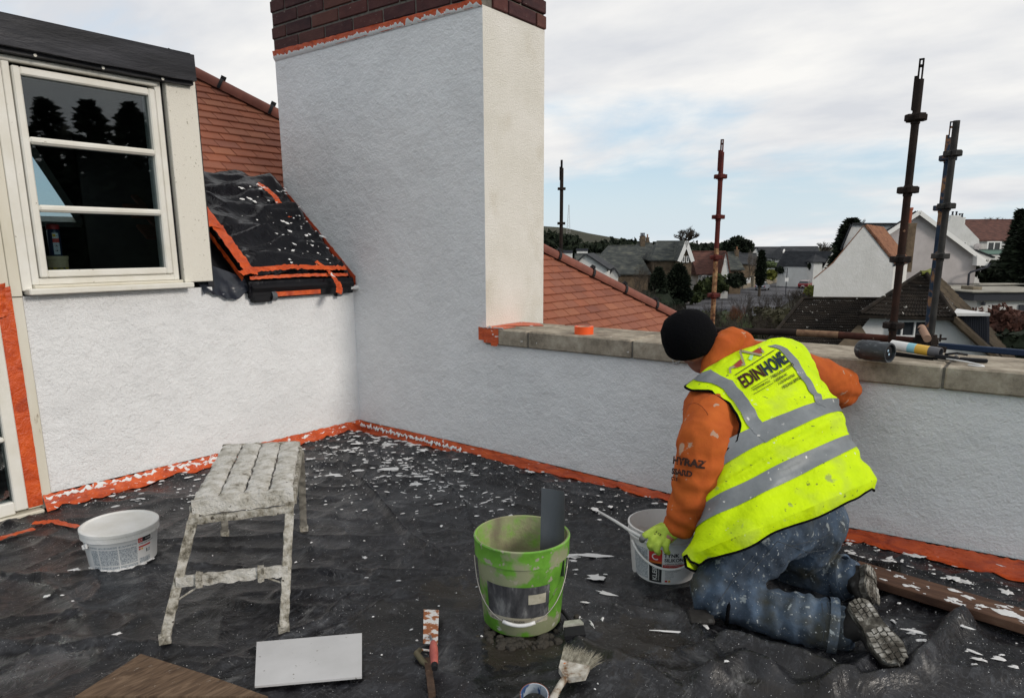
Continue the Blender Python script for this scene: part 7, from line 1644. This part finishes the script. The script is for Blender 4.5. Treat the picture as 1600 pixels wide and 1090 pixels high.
def shell(mb_, g0, g1):
    nv, nu = len(g0) - 1, len(g0[0]) - 1; k = nu + 1; N_ = (nv + 1) * k
    vs = [p for r in g0 for p in r] + [p for r in g1 for p in r]
    fs = [(j * k + i, j * k + i + 1, (j + 1) * k + i + 1, (j + 1) * k + i) for j in range(nv) for i in range(nu)]; fs += [tuple(a + N_ for a in f)[::-1] for f in fs]
    bnd = [i for i in range(k)] + [j * k + nu for j in range(1, nv + 1)] + [nv * k + i for i in range(nu - 1, -1, -1)] + [j * k for j in range(nv - 1, 0, -1)]
    fs += [(bnd[i], bnd[(i + 1) % len(bnd)], bnd[(i + 1) % len(bnd)] + N_, bnd[i] + N_) for i in range(len(bnd))]
    return mb_.add(vs, fs)
vo = shell(MB(), vgrid(uL, uR, 0.05, 7.0, 90, 110, 0), vgrid(uL, uR, .05, 7.0, 90, 110, -.004)).build('hi_vis_vest', m_vest, worker, smooth=60)
for nm, pts in (('piping', [Sv(uL(v_), v_, 0) for v_ in [.1 + (bl_[-1][1] - .05) * i / 50 for i in range(51)]]), ('piping', [Sv(uL(v_), v_, 0) for v_ in [5 + 2.0 * i / 40 for i in range(41)]]), ('piping', [Sv(uR(.1 + 6.9 * i / 90), .1 + 6.9 * i / 90, 0) for i in range(91)]), ('piping', [Sv(uL(7) + (uR(7) - uL(7)) * i / 80, 7.0, 0) for i in range(81)])):
    MB().tube(pts, .0055, 6).build(nm, m_bean, vo, smooth=True)
def band(pl, pr, n=60, k=7, off=.0035, name='reflective_band', m_=m_refl):
    """strip between two lists of photo points"""
    A, B = [inv(*p) if not isinstance(p[0], str) else p[1:] for p in pl], [inv(*p) if not isinstance(p[0], str) else p[1:] for p in pr]
    def at_(T, f): f *= len(T) - 1; i = min(int(f), len(T) - 2); g_ = f - i; return [T[i][c] + (T[i + 1][c] - T[i][c]) * g_ for c in (0, 1)]
    m3 = MB(); rows = []
    for i in range(n + 1):
        a, b = at_(A, i / n), at_(B, i / n); rows.append([Sv(a[0] + (b[0] - a[0]) * j / k, a[1] + (b[1] - a[1]) * j / k, off) for j in range(k + 1)])
    return m3.add([p for r in rows for p in r], [(i * (k + 1) + j, i * (k + 1) + j + 1, (i + 1) * (k + 1) + j + 1, (i + 1) * (k + 1) + j) for i in range(n) for j in range(k)]).build(name, m_, vo, smooth=True)
q = lambda u, v: ('uv', u, v)
band([q(-.02, 3.48), q(.12, 3.40), q(.5, 3.42), q(.85, 3.36), q(1.0, 3.30)], [q(-.04, 4.12), q(.12, 4.02), q(.5, 4.02), q(.85, 3.93), q(1.03, 3.86)])
band([q(-.10, 5.15), q(.12, 5.08), q(.5, 5.08), q(.85, 4.98), q(1.08, 4.92)], [q(-.10, 5.95), q(.12, 5.88), q(.5, 5.80), q(.85, 5.60), q(1.09, 5.50)])
band([(1096, 579), (1122, 585), (1144, 595), (1160, 613), (1175, 635), (1196, 668), (1213, 681)], [(1080, 592), (1112, 599), (1131, 609), (1146, 627), (1160, 650), (1178, 677), (1196, 692)], off=.0045)
band([(1199, 541), (1218, 547), (1235, 567), (1250, 590), (1264, 612), (1276, 632)], [(1211, 539), (1230, 546), (1246, 563), (1260, 588), (1275, 612), (1291, 638)], off=.0045)
# print on the back
QB = [inv(*p) for p in ((1163, 607), (1232, 565), (1151, 590), (1216, 549))]
def bilin(Q, s_, t_): return [(Q[0][c] * (1 - s_) + Q[1][c] * s_) * (1 - t_) + (Q[2][c] * (1 - s_) + Q[3][c] * s_) * t_ for c in (0, 1)]
def text_q(s_, corners, m_, off=.005, bold=.02, name='lettering'):
    Q = [inv(*p) for p in corners]; vv, f = text_geo(s_, 1, bold); xs_ = [a for a, _ in vv]; ys_ = [b for _, b in vv]; x0, x1, y0, y1 = min(xs_), max(xs_), min(ys_), max(ys_)
    MB().add([Sv(*bilin(Q, (a - x0) / (x1 - x0), (b - y0) / (y1 - y0)), off) for a, b in vv], f).build(name, m_, vo)
m_print = mat('dark_print', (.035, .03, .012), .7, splat=[(70, .66, (.5, .6, .05), .02)]); m_printr = mat('dark_maroon_print', (.045, .012, .010), .7); m_printn = mat('navy_print', (.012, .022, .04), .7)
text_q('EDIN', ((1164, 608), (1197, 588), (1151, 591), (1184, 571)), m_printr, bold=.035); text_q('HOME', ((1198, 588), (1233, 566), (1185, 570), (1217, 549)), m_printn, bold=.035)
text_q('/ INSULATION SYSTEMS', ((1205, 593), (1240, 571), (1202, 589), (1237, 567)), m_print, bold=.03); text_q('/ RENDERING', ((1210, 599), (1230, 587), (1208, 595), (1228, 583)), m_print, bold=.03)
text_q('/ ROUGHCASTING', ((1216, 603), (1242, 588), (1214, 599), (1240, 584)), m_print, bold=.03); text_q('/ BUILDING SERVICES', ((1222, 609), (1252, 592), (1220, 605), (1250, 588)), m_print, bold=.03)
text_q('WWW.EDINHOME.CO.UK', ((1177, 612), (1204, 597), (1175, 609), (1202, 594)), m_print, bold=.02)
def line_q(a, b, w_=1.2, m_=m_print, off=.005, nm='printed_line'):
    a, b = Vector(a), Vector(b); d = (b - a).normalized(); n_ = Vector((-d.y, d.x)) * w_ / 2; k = 10
    vs = [Sv(*inv(*(a.lerp(b, i / k) + n_ * s_)), off) for i in range(k + 1) for s_ in (-1, 1)]; MB().add(vs, [(2 * i, 2 * i + 1, 2 * i + 3, 2 * i + 2) for i in range(k)]).build(nm, m_, vo)
line_q((1148, 587), (1211, 547)); line_q((1173, 608), (1200, 592), .8); line_q((1177, 617), (1208, 599), .8)
m_lg = mat('logo_grey', (.28, .25, .16), .7)
for a, b in (((1141, 584), (1140, 576)), ((1140, 576), (1163, 570)), ((1163, 572), (1156, 549)), ((1156, 549), (1190, 556)), ((1186, 544), (1193, 552))): line_q(a, b, 3.2, m_lg, .0056, 'logo_roofline')
def poly_q(pts, m_): MB().add([Sv(*inv(*p), .0052) for p in pts], [tuple(range(len(pts)))]).build('logo_panel', m_, vo)
poly_q([(1142, 575), (1157, 562), (1162, 571), (1150, 576)], mat('logo_red', (.28, .04, .03), .7)); poly_q([(1175, 551), (1188, 543), (1192, 551), (1184, 554)], mat('logo_red', (.28, .04, .03), .7)); poly_q([(1169, 562), (1172, 556), (1177, 556), (1174, 564)], mat('logo_pale', (.35, .6, .35), .7))

# beanie
bn = MB(); prof_ = [(.0, .150), (.045, .144), (.088, .118), (.112, .080), (.122, .03), (.122, -.02), (.119, -.040), (.113, -.042), (.112, -.0)]
vs = []; nn_ = 40
bt = (hax * .78 - face * .50).normalized(); bf = (face - bt * face.dot(bt)).normalized(); bs_ = bt.cross(bf)
for r, z in prof_:
    for i in range(nn_):
        a = 2 * math.pi * i / nn_; k = 1 + .02 * mnoise.noise(Vector((math.cos(a) * 3, math.sin(a) * 3, z * 20)))
        vs.append(headC + bt * z * 1.0 + bs_ * math.cos(a) * r * k + bf * math.sin(a) * r * 1.10 * k)
bn.add(vs, [(j * nn_ + i, j * nn_ + (i + 1) % nn_, (j + 1) * nn_ + (i + 1) % nn_, (j + 1) * nn_ + i) for j in range(len(prof_) - 1) for i in range(nn_)]).build('beanie', m_bean, worker, smooth=True)
e_ = headC - hax * .055 - hsd * .0; gl = MB()
sgn = 1 if (hsd.dot(RT) < 0) else -1
gl.tube([hb0 + hsd * .098 * sgn - face * .02 + hax * .005, hb0 + hsd * .10 * sgn + face * .06 + hax * .0, hb0 + hsd * .07 * sgn + face * .115], .003, 6); gl.tube([hb0 + hsd * .05 * sgn + face * .12 + (hsd * math.cos(a) * .024 + hax * math.sin(a) * .018) for a in [i * .6283 for i in range(10)]], .002, 5, closed=True)
gl.build('spectacles', mat('spectacle_frame', (.5, .5, .52), .3), worker, smooth=True)

# glove: palm, four curled fingers of unequal length, thumb from the side of the palm
gv = MB(); wA, pA = P(1058, 820, 3.06), P(1036, 836, 3.06)
caps(gv, [P(1062, 815, 3.055), P(1052, 826, 3.055)], [.047, .044]); 
ell(gv, P(1041, 834, 3.055), (P(1022, 846, 3.05) - P(1052, 822, 3.05)) * .62, (P(1052, 846, 3.06) - P(1034, 824, 3.06)) * .58, (CAM - P(1040, 836, 3.05)).normalized() * .026)
fg = [[(1030, 826, 3.06), (1018, 830, 3.04), (1008, 836, 3.04), (1003, 843, 3.07)],      # index, laid along the rim
      [(1028, 836, 3.04), (1019, 843, 3.02), (1015, 851, 3.025), (1018, 856, 3.05)],
      [(1034, 842, 3.035), (1028, 851, 3.015), (1026, 859, 3.02), (1029, 863, 3.045)],
      [(1043, 845, 3.035), (1040, 853, 3.02), (1041, 860, 3.03), (1044, 863, 3.05)]]
for pts, r in zip(fg, (.0155, .016, .0155, .0135)): caps(gv, [P(*p) for p in pts], [r * 1.08, r, r * .95, r * .85], 12)
caps(gv, [P(1048, 822, 3.10), P(1034, 822, 3.13), P(1020, 828, 3.14), P(1010, 836, 3.12)], [.022, .019, .016, .013], 12)
go = remesh(gv, .0042, 3, lambda p: .0012 * mnoise.noise(p * 60)).build('glove', m_glove, worker, smooth=True)
gd = MB(); 
for pts in fg[:1]: gd.tube([P(*pts[2]), P(*pts[3])], [.0165, .0145], 10)
gd.build('dirty_finger_pad', mat('grey_latex', (.25, .25, .25), .7, bump=[(90, .5, .003)]), go, smooth=True)
gn_ = (CAM - P(1038, 836, 3.05)).normalized(); ga = (P(1046, 845, 3.05) - P(1024, 828, 3.05)).normalized(); gb2 = gn_.cross(ga)
lt = MB(); base_ = P(1024, 831, 3.05)
if gb2.z < 0: gb2 = -gb2
for i, s_ in enumerate(('6 CE', 'EN 388', 'LATEX', 'GRIP')): text_on(lambda x, y, off=0, i=i: base_ + ga * x + gb2 * (y - .011 * i) + gn_ * .0285, s_, 0.0, 0, .014 if i == 0 else .009, 0, bold=.02, mb_=lt)
lt.build('lettering', m_print, go)

# boots
def boot(heel, toe, wd, up_leg, ank, L=1.0):
    x = (toe - heel); Ln = x.length; x.normalize(); n_ = wd.cross(x); n_ = n_ if n_.dot(ank - (heel + toe) / 2) > 0 else -n_; n_.normalize(); y = n_.cross(x); M = frame(heel, x, y, n_)
    t = MB()
    sec = [(-.0, .030, .07), (.02, .040, .085), (.25, .041, .09), (.45, .040, .082), (.62, .048, .066), (.78, .052, .056), (.92, .042, .05), (1.0, .018, .035)]
    vs = []; ns = 16
    for f, w_, h_ in sec:
        for j in range(ns):
            a = 2 * math.pi * j / ns; cy_, cz_ = math.cos(a), math.sin(a); vs.append(M @ Vector((f * Ln, math.copysign(abs(cy_) ** .7, cy_) * w_ * 1.08, .012 + (math.copysign(abs(cz_) ** .8, cz_) + 1) / 2 * h_)))
    t.add(vs, [(i * ns + j, i * ns + (j + 1) % ns, (i + 1) * ns + (j + 1) % ns, (i + 1) * ns + j) for i in range(len(sec) - 1) for j in range(ns)] + [tuple(range(ns))[::-1], tuple((len(sec) - 1) * ns + j for j in range(ns))])
    caps(t, [M @ Vector((.07, 0, .06)), ank], [.052, .056], 16)
    b = remesh(t, .007, 3, lambda p: .002 * mnoise.noise(p * 30)).build('boot', m_boot, worker, smooth=True)
    ol = [(0, .0), (.02, .026), (.08, .037), (.25, .040), (.42, .036), (.6, .046), (.76, .052), (.9, .043), (.97, .026), (1.0, 0)]
    pl = [(f * Ln, w_ * 1.12) for f, w_ in ol] + [(f * Ln, -w_ * 1.12) for f, w_ in ol[-2:0:-1]]
    MB().prism([M @ Vector((a, c_, -.004)) for a, c_ in pl], n_ * .024).build('sole', m_sole, b, smooth=False)
    tr = MB(); rnd = random.Random(5)
    def wid(f):
        for (a, w0), (c_, w1) in zip(ol, ol[1:]):
            if f <= c_: return w0 + (w1 - w0) * (f - a) / (c_ - a)
        return 0
    f = .03
    while f < .97:
        if not .34 < f < .47:
            w_ = wid(f + .025) * 1.04
            for k in range(4):
                y0_, y1_ = -w_ + 2 * w_ * k / 4 + .002, -w_ + 2 * w_ * (k + 1) / 4 - .002; sk_ = .012 * (abs(k - 1.5) - 1)
                tr.prism([M @ Vector((f * Ln + sk_ + rnd.uniform(-.001, .001), y0_, -.003)), M @ Vector((f * Ln + .016 + sk_, y0_ + .001, -.003)), M @ Vector((f * Ln + .016 + sk_ * .4, y1_, -.003)), M @ Vector((f * Ln + sk_ * .4, y1_, -.003))], -n_ * rnd.uniform(.005, .008))
        f += .078
    tr.build('tread', mat('plastered_tread', (.22, .21, .19), .9, cols=[(.40, (.045, .04, .033)), (.52, (.16, .15, .13)), (.68, (.48, .47, .44))], scale=24, bump=[(70, .5, .003)]), b, kind='stuff')
boot(P(1336, 936, 2.70), P(1405, 1036, 2.50), (P(1385, 980, 2.62) - P(1350, 1000, 2.60)), None, P(1312, 985, 2.74))
boot(P(1358, 885, 3.10), P(1362, 938, 2.98), (P(1372, 915, 3.10) - P(1345, 915, 3.00)), None, P(1328, 905, 3.14))
# knee pad strap and pad
ks = MB(); ring(ks, P(1140, 940, 2.92), Lan - Lkn, .088, .008, 26); ks.v = [tuple(Vector(v)) for v in ks.v]
ks.build('knee_pad_strap', m_bean, jo, smooth=True)
pdp = P(1095, 962, 2.86); zf = zs_(pdp.x, pdp.y)
MB().box((-.05, -.035, 0), (.05, .035, .02), Matrix.Translation((pdp.x, pdp.y, zf + .01)) @ Matrix.Rotation(R(35), 4, 'Z') @ Matrix.Rotation(R(18), 4, 'X'), bev=.006).build('knee_pad', m_boot, jo)
